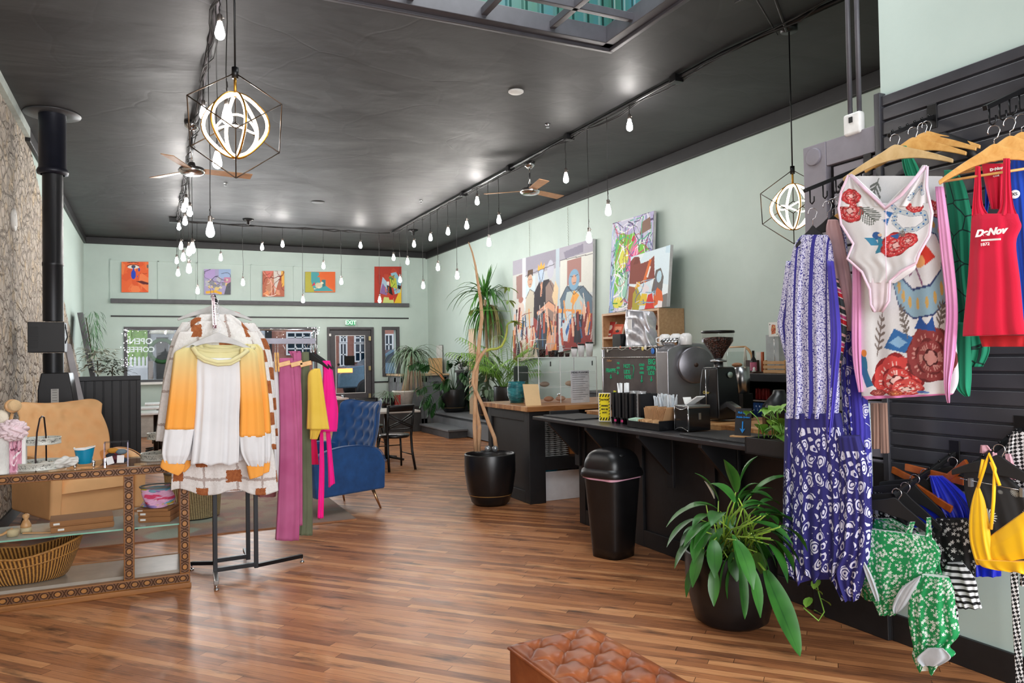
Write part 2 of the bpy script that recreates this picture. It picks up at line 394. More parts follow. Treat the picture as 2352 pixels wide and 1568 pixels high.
FLOOR, MINT, STONE, CEIL = m_floor(), m_wall(), m_left(), m_ceil()
BLK = M('#1b1b1d', .5, var=.2); TRIM = M('#454347', .45, var=.1); DGREY = M('#5b5b60', .5, bump=.1); GLASS = glassy('window_glass')
BLKM = M('#141416', .35, .3); CHROME = M('#d0d0d2', .18, 1.0, 0.03); STEEL = M('#a9abae', .28, 1.0, .06); WHITE = M('#e9e9e7', .5, var=.03)
struct('floor', B(XL - .2, XR + .2, YB, YF + .25, -.1, 0), FLOOR)
# ceiling with the skylight well
SK = (1.12, 3.48, 2.6, 5.31)
mb = MB()
for q in ((XL - .2, SK[0], YB, YF + .25), (SK[1], XR + .2, YB, YF + .25), (SK[0], SK[1], YB, SK[2]), (SK[0], SK[1], SK[3], YF + .25)): mb.bb(*q, ZC, ZC + .1)
struct('ceiling', mb, CEIL)
def m_corr():
    t = NT('corrugated_lining'); s = t.xyz(t.co()); n = t.noise(t.map(t.co(), (2, 2, .4)), 2)
    w = t.ma('ABSOLUTE', t.ma('SUBTRACT', t.ma('FRACT', t.ma('MULTIPLY', t.ma('ADD', s[0], s[1]), 7)), .5))
    t.out(t.ramp(n, (.35, hexc('#2f5c48')), (.65, hexc('#2c5f66'))), .45); t.bump(t.step(w, .3, .45), 1, .03); return t.m
mb = MB(); x0, x1, y0, y1 = SK
for q in ((x0 - .05, x0, y0, y1), (x1, x1 + .05, y0, y1), (x0, x1, y0 - .05, y0), (x0, x1, y1, y1 + .05)): mb.bb(*q, ZC + .1, 5.3)
struct('wall_skylight_well', mb, m_corr()); struct('ceiling_skylight_cap', B(x0 - .1, x1 + .1, y0 - .1, y1 + .1, 5.3, 5.35), M('#cfd6d8', .6))
mb = MB()
for q in ((x0, x1, y0, y0 + .09), (x0, x1, y1 - .09, y1), (x0, x0 + .09, y0, y1), (x1 - .09, x1, y0, y1)): mb.bb(*q, ZC - .02, ZC + .12)
for q in ((x0 - .04, x1 + .04, y0 - .04, y0), (x0 - .04, x1 + .04, y1, y1 + .04), (x0 - .04, x0, y0, y1), (x1, x1 + .04, y0, y1)): mb.bb(*q, ZC - .045, ZC + .01)
for i in range(1, 4): mb.bb(x0 + i * .59 - .026, x0 + i * .59 + .026, y0, y1, ZC + .01, ZC + .07)
for i in range(1, 6): mb.bb(x0, x1, y1 - i * .45 - .026, y1 - i * .45 + .026, ZC + .01, ZC + .07)
struct('trim_skylight', mb, M('#403e43', .4), bevel=.006)
# side walls
struct('wall_left', B(XL - .2, XL, YB, YF, 0, ZC), STONE)
struct('wall_right', B(XR, XR + .2, 2.73, YF, 0, ZC), MINT)
struct('wall_near_right', B(XN, XR + .2, YB, 2.73, 0, ZC), MINT)
struct('wall_partition', B(XN, XN + .12, 2.73, 3.22, 0, 2.69), M('#2c2b2e', .4))
mb = MB()
for q in ((XL, .0, 0, ZC), (2.9, XN, 0, ZC), (0, 2.9, 0, .5), (0, 2.9, 3.1, ZC)): mb.bb(q[0], q[1], YB, YB + .15, q[2], q[3])
struct('wall_back', mb, MINT)
# cove strips under the ceiling
mb = MB(); mb.bb(XL, XL + .05, 9.7, YF, ZC - .14, ZC); mb.bb(XL, XR, YF - .06, YF, ZC - .14, ZC); mb.bb(XR - .05, XR, 2.73, YF, ZC - .16, ZC)
struct('trim_cove', mb, BLK, bevel=.01)
struct('trim_left', B(XL, XL + .05, YB, 9.7, ZC - .10, ZC), M('#b9c3bd', .6))
# far wall with openings
FY = dict(Y=YF)
wx0, wx1 = at(292, 800, **FY).x, at(722, 800, **FY).x; wz0, wz1 = at(330, 872, **FY).z, at(320, 757, **FY).z
dx0, dx1 = at(758, 850, **FY).x, at(853, 850, **FY).x; dz1 = at(805, 757, **FY).z
nx0, nx1 = at(884, 800, **FY).x, at(911, 800, **FY).x; nz0, nz1 = at(900, 857, **FY).z, at(900, 757, **FY).z
mb = MB(); Y0, Y1 = YF, YF + .22
mb.bb(XL - .2, wx0, Y0, Y1, 0, ZC); mb.bb(wx0, wx1, Y0, Y1, 0, wz0); mb.bb(wx0, wx1, Y0, Y1, wz1, ZC); mb.bb(wx1, dx0, Y0, Y1, 0, ZC)
mb.bb(dx0, dx1, Y0, Y1, dz1, ZC); mb.bb(dx1, nx0, Y0, Y1, 0, ZC); mb.bb(nx0, nx1, Y0, Y1, 0, nz0); mb.bb(nx0, nx1, Y0, Y1, nz1, ZC); mb.bb(nx1, XR + .2, Y0, Y1, 0, ZC)
struct('wall_far', mb, MINT)
def frame(x0, x1, z0, z1, w, y0, y1, bottom=True):
    mb = MB(); mb.bb(x0 - w, x0, y0, y1, z0 - (w if bottom else 0), z1 + w); mb.bb(x1, x1 + w, y0, y1, z0 - (w if bottom else 0), z1 + w); mb.bb(x0, x1, y0, y1, z1, z1 + w)
    if bottom: mb.bb(x0, x1, y0, y1, z0 - w, z0)
    return mb
def window(n, x0, x1, z0, z1, w):
    e = tag(thing('window_%d' % n, None, None, (x0, YF, z0)), kind='structure')
    frame(x0, x1, z0, z1, w, YF - .03, YF + .05).build('window_frame', TRIM, e, bevel=.004)
    B(x0, x1, YF + .1, YF + .11, z0, z1).build('pane', GLASS, e); return e
w1 = window(1, wx0, wx1, wz0, wz1, .06); MB().bb(wx0 - .1, wx1 + .1, YF - .12, YF + .05, wz0 - .1, wz0 - .05).build('window_sill', WHITE, w1)
mx = at(378, 800, **FY).x
w2 = window(2, nx0, nx1, nz0, nz1, .07)
d = tag(thing('door_1', None, None, (dx0, YF, 0)), kind='structure')
frame(dx0, dx1, 0, dz1, .06, YF - .04, YF + .06, False).build('door_frame', TRIM, d, bevel=.004)
gx0, gx1, gz0, gz1 = at(772, 800, **FY).x, at(838, 800, **FY).x, at(800, 902, **FY).z, at(800, 771, **FY).z
mb = frame(gx0, gx1, gz0, gz1, .001, YF + .03, YF + .08); mb.bb(dx0, gx0, YF + .03, YF + .08, 0, dz1); mb.bb(gx1, dx1, YF + .03, YF + .08, 0, dz1); mb.bb(gx0, gx1, YF + .03, YF + .08, 0, gz0); mb.bb(gx0, gx1, YF + .03, YF + .08, gz1, dz1)
leafp = mb.build('door_leaf', TRIM, d, bevel=.003)
B(gx0, gx1, YF + .05, YF + .06, gz0, gz1).build('pane', GLASS, d)
frame(gx0, gx1, gz0, gz1, .012, YF + .02, YF + .045).build('pane_bead', WHITE, d)
for z in (777, 845, 908):
    p = at(848, z, **FY); MB().box((p.x, YF - .045, p.z), (.05, .03, .1)).build('hinge', M('#c9b98c', .35, .8), d)
B(at(793, 818, **FY).x, at(816, 818, **FY).x, YF + .06, YF + .066, at(800, 839, **FY).z, at(800, 817, **FY).z).build('black_notice', M('#050505', .9), d)
p = at(778, 837, **FY); MB().ball((p.x, YF + .0, p.z), .03).build('door_knob', BLK, d)
p = at(757, 769, **FY); MB().box((p.x, YF - .05, p.z), (.045, .02, .055)).build('sensor', WHITE, d)
# mouldings on the far wall
mb = MB(); zt = at(600, 608, **FY).z
xa, xb = at(254, 640, **FY).x, at(937, 640, **FY).x; zs = at(600, 696, **FY).z; zl = at(600, 728, **FY).z
pm = [xa, at(364, 640, **FY).x, at(452, 640, **FY).x, at(577, 640, **FY).x, at(675, 640, **FY).x, xb]
mb.bb(xa, xb, YF - .02, YF, zt - .015, zt + .015)
for x in pm: mb.bb(x - .015, x + .015, YF - .02, YF, zs, zt)
struct('trim_1', mb, MINT)
struct('trim_2', B(xa, xb, YF - .09, YF, zs - .045, zs + .045), M('#55565a', .6), bevel=.005)
mb = B(xa, xb, YF - .02, YF, zl - .018, zl + .012); mb.bb(dx1 + .07, xb, YF - .02, YF, at(900, 876, **FY).z - .015, at(900, 876, **FY).z + .015)
struct('trim_3', mb, BLK)
mb = MB(); mb.bb(XN - .02, XN, YB, 2.73, 0, .14); mb.bb(XN - .02, XN, 2.73, 3.3, 0, .14); struct('baseboard_right', mb, BLK, bevel=.003)
struct('baseboard_left', B(XL, XL + .02, YB, YF, 0, .12), BLK); struct('baseboard_far', B(XL, dx0 - .07, YF - .02, YF, 0, .12), BLK)
# slatwall on the near right wall
SL = M('#3c3c41', .28, var=.25, scale=3, bump=.12, bscale=25)
mb = MB(); z = .86; pitch = .0765
while z < 2.80:
    mb.bb(XN - .035, XN, YB, 2.71, z + .006, min(z + pitch - .006, 2.83)); z += pitch
mb.bb(XN - .012, XN, YB, 2.73, .83, 2.83)
mb.bb(XN - .05, XN, 2.70, 2.735, .83, 2.85)
struct('trim_slatwall', mb, SL, bevel=.004)
mb = MB(); z = .86
while z < 2.55: mb.bb(XN - .03, XN, 2.74, 3.02, z + .006, z + pitch - .006); z += pitch
mb.bb(XN - .04, XN, 2.735, 3.06, 2.55, 2.69); mb.bb(XN - .045, XN, 3.06, 3.22, .92, 2.69); mb.lathe([(.05, 0), (.05, .012), (0, .015)], (XN - .045, 3.14, 2.62), 24, (-1, 0, 0))
struct('trim_partition', mb, M('#837f88', .4, var=.08), bevel=.004)
struct('trim_partition_base', B(XN - .045, XN, 2.735, 3.225, 0, .92), BLK, bevel=.004)
# far exterior
mb = MB(); mb.bb(-14, 20, YF + 2.2, 40, -.12, .32); struct('ground_street', mb, M('#7b7d7f', .8, var=.1, scale=2))
struct('ground_pavement', B(-14, 20, YF + .25, YF + 2.2, -.03, .2), M('#a9a8a4', .85))
# ================================================================ STREET OUTSIDE (seen through the far windows)
def brick(name, c1, c2, sc=3.2):
    t = NT(name); s = t.xyz(t.co()); b = t.new('ShaderNodeTexBrick', {'Vector': t.vec(s[0], s[2]), 'Scale': sc, 'Color1': (*hexc(c1), 1), 'Color2': (*hexc(c2), 1), 'Mortar': (*hexc('#9d8a80'), 1), 'Mortar Size': .006}); t.out(b.outputs[0], .85); return t.m
OY = YF + 7.5
def O(px, py, Y=OY): return at(px, py, Y=Y)
# grass bank, picket fence
mb = MB(); mb.grid(lambda u, v: V((-1.6 + 1.54 * u, OY + .4 + 2 * v, .9 + 2.6 * v + .06 * math.sin(40 * u) * math.sin(23 * v))), 60, 20); mb.bb(-1.6, -.06, OY + .4, OY + .5, -.1, .9)
one('grass_bank', 'bright green grass bank behind the white picket fence outside', 'grass', mb, M('#6f9a35', .9, var=.3, scale=8))
f0, f1 = O(294, 840).x - .4, O(339, 840).x; e = thing('picket_fence', 'white picket fence seen through the left end of the window', 'fence', (f0, OY, 0))
ft, fb = O(310, 818).z, 0
mb = MB(); x = f0
while x < f1: mb.prism([(x, OY, ft - .28), (x + .07, OY, ft - .28), (x + .07, OY, ft - .05), (x + .035, OY, ft), (x, OY, ft - .05)], (0, .03, 0)); x += .11
mb.bb(f0, f1, OY, OY + .04, 0, ft - .28); mb.build('fence_panel', WHITE, e); B(f1, f1 + .1, OY - .03, OY + .08, 0, ft + .1).build('post', WHITE, e)
# white building with dark door and wreath
a, b_ = O(345, 800).x, O(607, 800).x; e = thing('white_building', 'white clapboard building with a dark wreathed door across the street', 'building', (a, OY, 0))
B(a, b_, OY - .2, OY + 4, 0, 5).build('wall', M('#c9cdd0', .7), e)
d0, d1 = O(359, 800).x, O(386, 800).x; zt = O(370, 775).z
B(d0, d1, OY - .26, OY - .19, 0, zt).build('door', M('#121a18', .3), e)
mb = MB().tube([V(((d0 + d1) / 2 + .33 * math.cos(t), OY - .32, O(370, 806).z + .33 * math.sin(t))) for t in np.linspace(0, 6.283, 17)], .06, 6, False); mb.build('wreath', M('#2f5a2c', .9), e)
MB().lathe([(0, 0), (.35, .02), (.3, .2), (0, .3)], ((d0 + d1) / 2, OY - .3, O(370, 768).z), 16).build('lamp_hood', M('#e8e2cc', .6), e)
B(O(339, 800).x, O(345, 800).x, OY - .25, OY + 1, 0, 5).build('corner_post', BLK, e)
B(b_ , O(622, 800).x, OY - .25, OY + 1, 0, 5).build('dark_gap', BLK, e)
MB().bb(O(341, 850).x, O(352, 850).x, OY - .6, OY - .3, 0, O(345, 829).z).build('stone_pier', M('#75665a', .9, bump=.6), e)
# brick building with sash windows
a, b_ = O(622, 800).x, O(960, 800).x; e = thing('brick_building', 'reddish brick building with white framed sash windows across the street', 'building', (a, OY, 0))
B(a, b_, OY - .1, OY + 4, 0, 6).build('wall', brick('red_brick', '#a06a5a', '#ae7666'), e)
GL = M('#1a2c3c', .1); 
for i, (x0, x1, y0, y1) in enumerate(((661, 712, 765, 784), (661, 712, 789, 812), (783, 794, 766, 784), (783, 794, 790, 838), (817, 838, 766, 785), (817, 838, 790, 828), (886, 900, 770, 812))):
    p, q = O(x0, y1, OY - .15), O(x1, y0, OY - .15); w = MB(); w.bb(p.x, q.x, OY - .13, OY - .1, p.z, q.z)
    g = w.build('window_pane', GL, e)
    mb = frame(p.x, q.x, p.z, q.z, .05, OY - .18, OY - .1); n = 2 if x1 - x0 < 30 else 3
    for k in range(1, n): mb.bb(p.x + (q.x - p.x) * k / n - .02, p.x + (q.x - p.x) * k / n + .02, OY - .16, OY - .12, p.z, q.z)
    mb.bb(p.x, q.x, OY - .16, OY - .12, (p.z + q.z) / 2 - .02, (p.z + q.z) / 2 + .02); mb.build('window_frame', WHITE, e)
# car
CY_ = YF + 4.2; c0 = O(792, 870, CY_); e = thing('parked_car', 'blue grey car with orange marker light passing outside the glass door', 'car', (c0.x, CY_, .34))
L = 4.4; x = c0.x - .2; prof = [(0, .35), (.02, .75), (.25, .95), (.9, 1.02), (1.6, 1.45), (2.9, 1.5), (3.7, 1.08), (4.3, .95), (4.4, .6), (4.35, .35)]
CAR = M('#5b7283', .25, .5); MB().prism([V((x + a, CY_, b + .34)) for a, b in prof], (0, 1.7, 0)).build('body', CAR, e, bevel=.05)
MB().prism([V((x + a, CY_ - .01, b + .34)) for a, b in ((1.1, 1.06), (1.68, 1.4), (2.2, 1.42), (2.2, 1.06))], (0, 1.72, 0)).build('side_window', GL, e); MB().prism([V((x + a, CY_ - .01, b + .34)) for a, b in ((2.3, 1.06), (2.3, 1.42), (2.85, 1.43), (3.4, 1.08))], (0, 1.72, 0)).build('side_window', GL, e)
for wx in (.85, 3.5):
    for wy in (CY_ - .03, CY_ + 1.55): MB().lathe([(0, 0), (.2, 0), (.31, .03), (.32, .17), (.2, .2), (0, .2)], (x + wx, wy, .64), 28, (0, 1, 0)).build('wheel', BLKM, e)
B(x + .0, x + .42, CY_ - .03, CY_, 1.14, 1.26).build('marker_light', emit('orange_marker', (1, .25, .06), 3), e)
# neon sign hanging inside the window (reversed when seen from inside)
NG = emit('neon_outline', (.75, .82, .8), .7); p = at(321, 793, Y=YF - .02); e = thing('window_sign', 'outlined coffee shop sign hanging in the window, seen reversed from inside', 'sign', p)
text('OPEN', .17, NG, e, p + V((.02, 0, .08)), (1, 0, 0), (0, 0, 1), mirror=True, depth=.006, bold=.004); text('COFFEE', .15, NG, e, p + V((.02, 0, -.09)), (1, 0, 0), (0, 0, 1), mirror=True, depth=.006, bold=.004)
for dx in (-.15, .2): MB().tube([p + V((dx, 0, .15)), V((p.x + dx, p.y, wz1))], .003, 4).build('hanging_wire', BLK, e)
# fairy lights round the window
FL = emit('fairy_light', (1, .93, .98), 5); r = random.Random(5); mb = MB(); cord = []; 
e = thing('fairy_lights', 'string of tiny white lights draped round the far window', 'string lights', (wx0, YF - .06, wz1))
path = [V((wx0 + .02, YF - .07, wz0 + .2)), V((wx0, YF - .07, wz1 + .02)), V((wx1, YF - .07, wz1 + .02)), V((wx1, YF - .07, wz0))]
MB().tube([path[0]] + [path[1].lerp(path[2], k / 20) + V((0, 0, -.05 * abs(math.sin(k * .9)))) for k in range(21)] + [path[3]], .004, 4).build('wire', M('#cfc8d6', .6), e)
mb = MB()
for k in range(44): mb.ball((wx0 + r.gauss(-.01, .045), YF - .08, wz1 - r.random() * .78), .008, 6)
for k in range(26): mb.ball((wx1 + r.gauss(0, .05), YF - .08, wz1 + .05 - r.random() ** 2 * .6), .008, 6)
for k in range(50): mb.ball(V((wx0 + (wx1 - wx0) * r.random(), YF - .08, wz1 - .02 - r.random() ** 1.5 * .33)), .006, 6)
tag(mb.build('tiny_lamps', FL, e), kind='stuff')
# EXIT sign
p = at(805, 741, Y=YF - .04); e = thing('exit_sign', 'small lit green EXIT sign above the glass door', 'sign', p)
MB().box(p, (.235, .04, .13)).build('housing', M('#d9e2da', .5), e); MB().box(p + V((0, -.021, 0)), (.225, .004, .12)).build('face', emit('exit_green', (.03, .36, .13), .9), e)
text('EXIT', .125, emit('exit_letters', (.75, 1, .8), 1.1), e, p + V((0, -.026, 0)), (1, 0, 0), (0, 0, 1), bold=.003)
# paintings on the far ledge
def far_canvas(label, x0, x1, y0, y1, bg, shapes, side='#cccccc'):
    P = [at(x0, y1, Y=YF - .06), at(x1, y1, Y=YF - .06), at(x1, y0, Y=YF - .04), at(x0, y0, Y=YF - .04)]
    canvas('canvas_painting', label, P, (0, .03, 0), bg, shapes, 100, side, group='small paintings on the far ledge')
far_canvas('orange painting of a face with a blue tear, leftmost on the ledge', 279, 341, 601, 671, '#ee6a3a',
    blobs(20, ['#f07a48', '#e65f35', '#f58550'], .1, .25, 2) + [('e', '#e9e4dc', .44, .83, .22, .06), ('e', '#474f66', .44, .84, .08, .055), ('l', '#3b2a2a', .01, [(.2, .85), (.32, .91), (.52, .91), (.66, .85)]), ('l', '#3b2a2a', .01, [(.22, .97), (.45, .99), (.62, .96)]),
    ('e', '#2648c0', .44, .58, .09, .15), ('p', '#2648c0', [(.36, .62), (.44, .82), (.52, .62)]), ('e', '#3a55b0', .65, .74, .035, .06), ('e', '#3a55b0', .59, .52, .02, .03), ('p', '#6b2c30', [(.55, .36), (.75, .38), (1, .31), (1, .25), (.8, .26)]), ('l', '#47191d', .008, [(.55, .36), (.8, .32), (1, .29)]), ('e', '#7b6a66', .97, .85, .04, .06), ('l', '#c9502d', .012, [(.78, .62), (.86, .6), (.94, .62)])])
far_canvas('lilac and yellow painting above the near clothes rack', 469, 530, 618, 676, '#a9a2c8',
    [('r', '#b39ed0', 0, .65, .4, 1), ('r', '#9db4d8', .55, .65, 1, 1), ('r', '#c387a5', .75, .45, 1, .68)] + blobs(24, ['#b9bcc4', '#d9d2bd', '#9ca7b6', '#e0c884', '#8c8f99'], .04, .13, 8, (.05, .2, .85, .6)) + [('p', '#5c5f66', [(.75, .0), (1, .0), (1, .5), (.85, .4)]), ('l', '#e8b43c', .05, [(.1, .08), (.4, .12), (.62, .05)])] + scribble(12, ['#4a4a5c', '#6d5c7a'], .008, 3))
far_canvas('pink brown and orange abstract painting in the middle of the ledge', 603, 653, 622, 681, '#b56a54',
    blobs(10, ['#8b3f35', '#c58a6e', '#d9a07a'], .1, .25, 9) + [('p', '#d5cfc8', [(.5, 1), (.9, 1), (.7, .5), (.55, .1)]), ('p', '#e6b055', [(.85, 1), (1, 1), (1, .45), (.88, .35)]), ('p', '#d9766a', [(.1, 1), (.5, 1), (.3, .7)]), ('l', '#dd8f80', .02, [(0, 1), (.4, .55), (.8, .1)]), ('l', '#e9b9a8', .015, [(.4, .6), (.42, .05)]), ('p', '#e89a6a', [(0, .1), (.25, .25), (.3, 0)])] + scribble(10, ['#f0d8cc', '#7b2e2a'], .012, 6))
far_canvas('orange teal and olive painting of a fish shape, second from right', 701, 770, 624, 671, '#e0743e',
    [('p', '#b5b04a', [(0, 0), (.3, 0), (.2, .5), (.32, 1), (0, 1)]), ('p', '#4fa3a8', [(.2, 1), (.45, .98), (.5, .5), (.95, .05), (.3, .05), (.2, .5)]), ('p', '#e36a35', [(.4, .75), (.55, .98), (1, 1), (1, .1), (.8, .3), (.62, .7)]), ('p', '#3f7f86', [(.55, .6), (.68, .62), (.68, .3), (.55, .25)]), ('e', '#d8cbb0', .45, .33, .12, .14), ('p', '#cf3a58', [(.2, .3), (.3, .5), (.34, .35)]), ('e', '#f0e3bd', .55, .45, .04, .06)] + blobs(8, ['#c9c28a', '#e7e0c4'], .02, .05, 4, (.3, .15, .6, .5)))
far_canvas('tall red and yellow abstract painting, rightmost on the ledge', 860, 922, 612, 697, '#b3392a',
    blobs(10, ['#a93224', '#be4733'], .1, .25, 12) + [('p', '#e8c22e', [(.72, 0), (1, 0), (1, .45), (.9, .3)]), ('p', '#c9d27e', [(.3, 0), (.72, 0), (.7, .15), (.35, .18)]), ('p', '#a9c4d6', [(.3, .72), (.42, .62), (.55, .5), (.4, .3), (.2, .28)]), ('p', '#8d6aa0', [(.3, .55), (.5, .35), (.45, .22), (.2, .28)]), ('p', '#8fbfd0', [(.6, .82), (.8, .85), (1, .6), (.95, .3), (.75, .25)]), ('p', '#b9c948', [(.55, .75), (.8, .68), (.85, .4), (.6, .45)]), ('p', '#5a8c4e', [(.5, .7), (.75, .78), (.7, .62)]), ('p', '#1d1d22', [(.45, .5), (.62, .45), (.68, .22), (.5, .3)]), ('p', '#22242c', [(.85, .5), (.98, .48), (.98, .38), (.88, .4)]), ('p', '#cc2a22', [(.52, .2), (.7, .22), (.7, .1), (.55, .1)]), ('e', '#e8e6dc', .5, .55, .05, .05)] + scribble(14, ['#1c1c1c', '#2d5d3a', '#d9783a'], .009, 7, (.4, .25, .9, .75), 2, .08))
# ================================================================ CEILING THINGS
BULB = emit('lit_bulb_glass', (1, .95, .91), 165); CORD = M('#1d1b1b', .7); SOCK = M('#8d8580', .35, .8)
XC, XC2, YC = 4.40, .425, 14.75
# cable runs
mb = MB(); mb.tube([(XC + .2, 3.4, ZC - .03), (XC + .02, 5.0, ZC - .03), (XC, 8, ZC - .035), (XC, YC, ZC - .03)], .022, 8)
c_main = thing('ceiling_conduit', 'dark conduit wrapped in loose cable along the right side of the ceiling', 'conduit', (XC, 8, ZC - .03))
mb.build('pipe', BLKM, c_main)
mb = MB(); r = random.Random(3)
for k in range(2): mb.tube([(XC + r.uniform(-.05, .05), y, ZC - .05 - r.uniform(0, .045)) for y in np.arange(3.8, YC, .35)], .007, 5)
mb.build('loose_cable', CORD, c_main)
for y in (5.6, 7.6, 9.2, 10.9): MB().box((XC, y, ZC - .045), (.1, .09, .07)).build('junction_box', BLKM, c_main, bevel=.006)
c_left = thing('ceiling_conduit', 'grey conduit bundled with black cords along the left side of the ceiling', 'conduit', (XC2, 8, ZC - .03))
MB().tube([(XC2 + .02, 4.0, ZC - .025), (XC2, YC, ZC - .025)], .02, 8).build('pipe', M('#77757a', .4, .4), c_left)
mb = MB()
for k in range(3): mb.tube([(XC2 + r.uniform(-.04, .06), y, ZC - .05 - r.uniform(0, .06)) for y in np.arange(4.2, YC, .3)], .006, 5)
mb.build('loose_cable', CORD, c_left); MB().box((XC2 - .03, YC, ZC - .05), (.2, .14, .08)).build('junction_box', BLKM, c_left)
c_x = thing('ceiling_cable', 'black cable strung across the ceiling in front of the far wall', 'cable', (2, YC, ZC - .03))
mb = MB()
for k in range(2): mb.tube([(x, YC + .0 + r.uniform(-.03, .03), ZC - .035 - r.uniform(0, .05)) for x in np.arange(XC2, XC + .1, .28)], .011, 5)
mb.build('cable', CORD, c_x)
mb = MB(); a = at(1700, 0, Z=ZC - .03); mb.tube([a, (3.9, 3.9, ZC - .06), (XC + .15, 4.4, ZC - .05)], .012, 6); mb.tube([a + V((0, .05, 0)), (3.8, 3.98, ZC - .07), (XC + .15, 4.5, ZC - .04)], .008, 6)
one('ceiling_cable', 'thick black cable sagging from the skylight side to the right pendant canopy', 'cable', mb, CORD)
# bulbs -------------------------------------------------------------
def make_bulb():
    e = thing('pendant_bulb', None, None)
    MB().lathe([(0, -.062), (.012, -.061), (.026, -.05), (.032, -.032), (.032, -.018), (.026, .012), (.017, .045), (.0145, .06), (0, .061)], (0, 0, 0), 16).build('glass_bulb', BULB, e)
    s = MB().lathe([(0, .058), (.015, .058), (.017, .066), (.0165, .105), (.009, .112), (0, .113)], (0, 0, 0), 14); s.tube([(.014, 0, .09), (.032, 0, .09)], .004, 6)
    s.build('socket', SOCK, e); return e
proto = make_bulb(); bulbs = []
def hang(px, py, label, group, X=None, Y=None, cordx=0):
    p = at(px, py, X=X) if X is not None else at(px, py, Y=Y)
    o = proto if not bulbs else copy_tree(proto)
    o.location = p; tag(o, label, 'light bulb', group); bulbs.append(o)
    top = ZC - .05 - p.z; r = random.Random(px)
    n = 6; MB().tube([(p.x + (r.uniform(-.006, .006) if 0 < i < n else 0), p.y, p.z + .11 + (top - .11) * i / n) for i in range(n + 1)], .0035, 5).build('cord', CORD, o)
G1, G2, G3 = 'bare bulbs hung along the right conduit', 'bare bulbs hung along the left conduit', 'bare bulbs hung across the far end'
for px, py, s in [(1446, 287, 'nearest and highest, on a short cord against the dark ceiling'), (1300, 408, 'on a long cord against dark ceiling right of the ceiling fan'), (1397, 482, 'left of the tall green painting'),
        (1353, 545, 'in front of the top right corner of the figures painting'), (1096, 461, 'first left of the right ceiling fan'), (1146, 504, 'just below the left blade of the right fan'),
        (1123, 556, 'low one above the driftwood tip'), (1072, 517, 'fifth from the far wall above the driftwood'), (1029, 531, 'against dark ceiling left of the driftwood tip'), (989, 545, 'directly above the room corner'),
        (951, 560, 'against dark ceiling just left of the room corner'), (936, 600, 'at ceiling edge right of the red painting'), (972, 655, 'low, just left of the far right wall corner'),
        (1006, 613, 'first to the right of the far room corner'), (1050, 632, 'low on the right wall, left of the driftwood')]:
    hang(px, py, 'lit right-row bulb, ' + s, G1, X=XC)
for px, py, s in [(505, 70, 'topmost at the upper edge of the photo'), (467, 258, 'hidden partly by the left of the cage pendant'), (522, 263, 'behind the glowing rings of the cage pendant'), (499, 367, 'under the bottom left of the cage pendant'),
        (483, 527, 'large one low on a long single cord'), (428, 465, 'top of the dense cluster'), (422, 477, 'second in the dense cluster'), (436, 485, 'rightmost of upper cluster'), (425, 507, 'centre of the cluster'), (411, 520, 'leftmost above the wall edge'),
        (416, 564, 'left one of the row at mint wall top'), (434, 576, 'middle one of the row at wall top'), (442, 569, 'right one of the row at wall top'), (421, 590, 'between two bulb rows on mint wall'), (406, 598, 'leftmost against mint wall'),
        (434, 616, 'lower right of the cluster'), (409, 626, 'lowest of the cluster')]:
    hang(px, py, 'lit left-row bulb, ' + s, G2, X=XC2)
for px, py, s in [(454, 667, 'lowest at left, beside the purple painting'), (507, 591, 'above the purple painting'), (558, 648, 'between the purple and the red-brown painting'), (602, 567, 'left of two at the ceiling edge'), (649, 560, 'right of two at the ceiling edge'),
        (696, 688, 'low in front of the black ledge'), (743, 610, 'above the orange and teal painting'), (784, 646, 'right of the orange and teal painting'), (828, 563, 'at ceiling edge left of the red painting'), (872, 688, 'over the foot of the red painting'),
        (904, 591, 'above the red painting'), (919, 642, 'over the right edge of the red painting')]:
    hang(px, py, 'lit far-row bulb, ' + s, G3, Y=YC)
# fans --------------------------------------------------------------
def fan(px, py, label, rod, rz, grp):
    p = at(px, py, Z=ZC); e = thing('ceiling_fan', label, 'ceiling fan', (p.x, p.y, ZC), grp)
    x, y = p.x, p.y
    MB().lathe([(0, 0), (.075, 0), (.07, -.05), (.03, -.09), (0, -.09)], (x, y, ZC), 24).build('canopy', CHROME, e)
    MB().tube([(x, y, ZC - .08), (x, y, ZC - rod)], .012, 10).build('rod', CHROME, e)
    MB().lathe([(0, .06), (.03, .06), (.04, .02), (.12, 0), (.14, -.03), (.12, -.06), (.09, -.075), (0, -.078)], (x, y, ZC - rod), 32).build('motor_housing', CHROME, e)
    for k in range(3):
        a = rz + k * 2.094; d = V((math.cos(a), math.sin(a), 0)); s = V((-d.y, d.x, 0)); c = V((x, y, ZC - rod - .02))
        mb = MB(); mb.prism([c + d * .12 - s * .05 + V((0, 0, .012)), c + d * .62 - s * .065 + V((0, 0, .012)), c + d * .62 + s * .065 - V((0, 0, .012)), c + d * .12 + s * .05 - V((0, 0, .012))], (0, 0, -.008))
        mb.build('blade', M('#b98c66', .5, bump=.05), e)
    return e
fan(1216, 372, 'chrome ceiling fan with wooden blades under the right conduit', .36, .35, 'ceiling fans')
fan(440, 280, 'chrome ceiling fan with wooden blades by the left conduit, left of the cage pendant', .5, 2.2, 'ceiling fans')
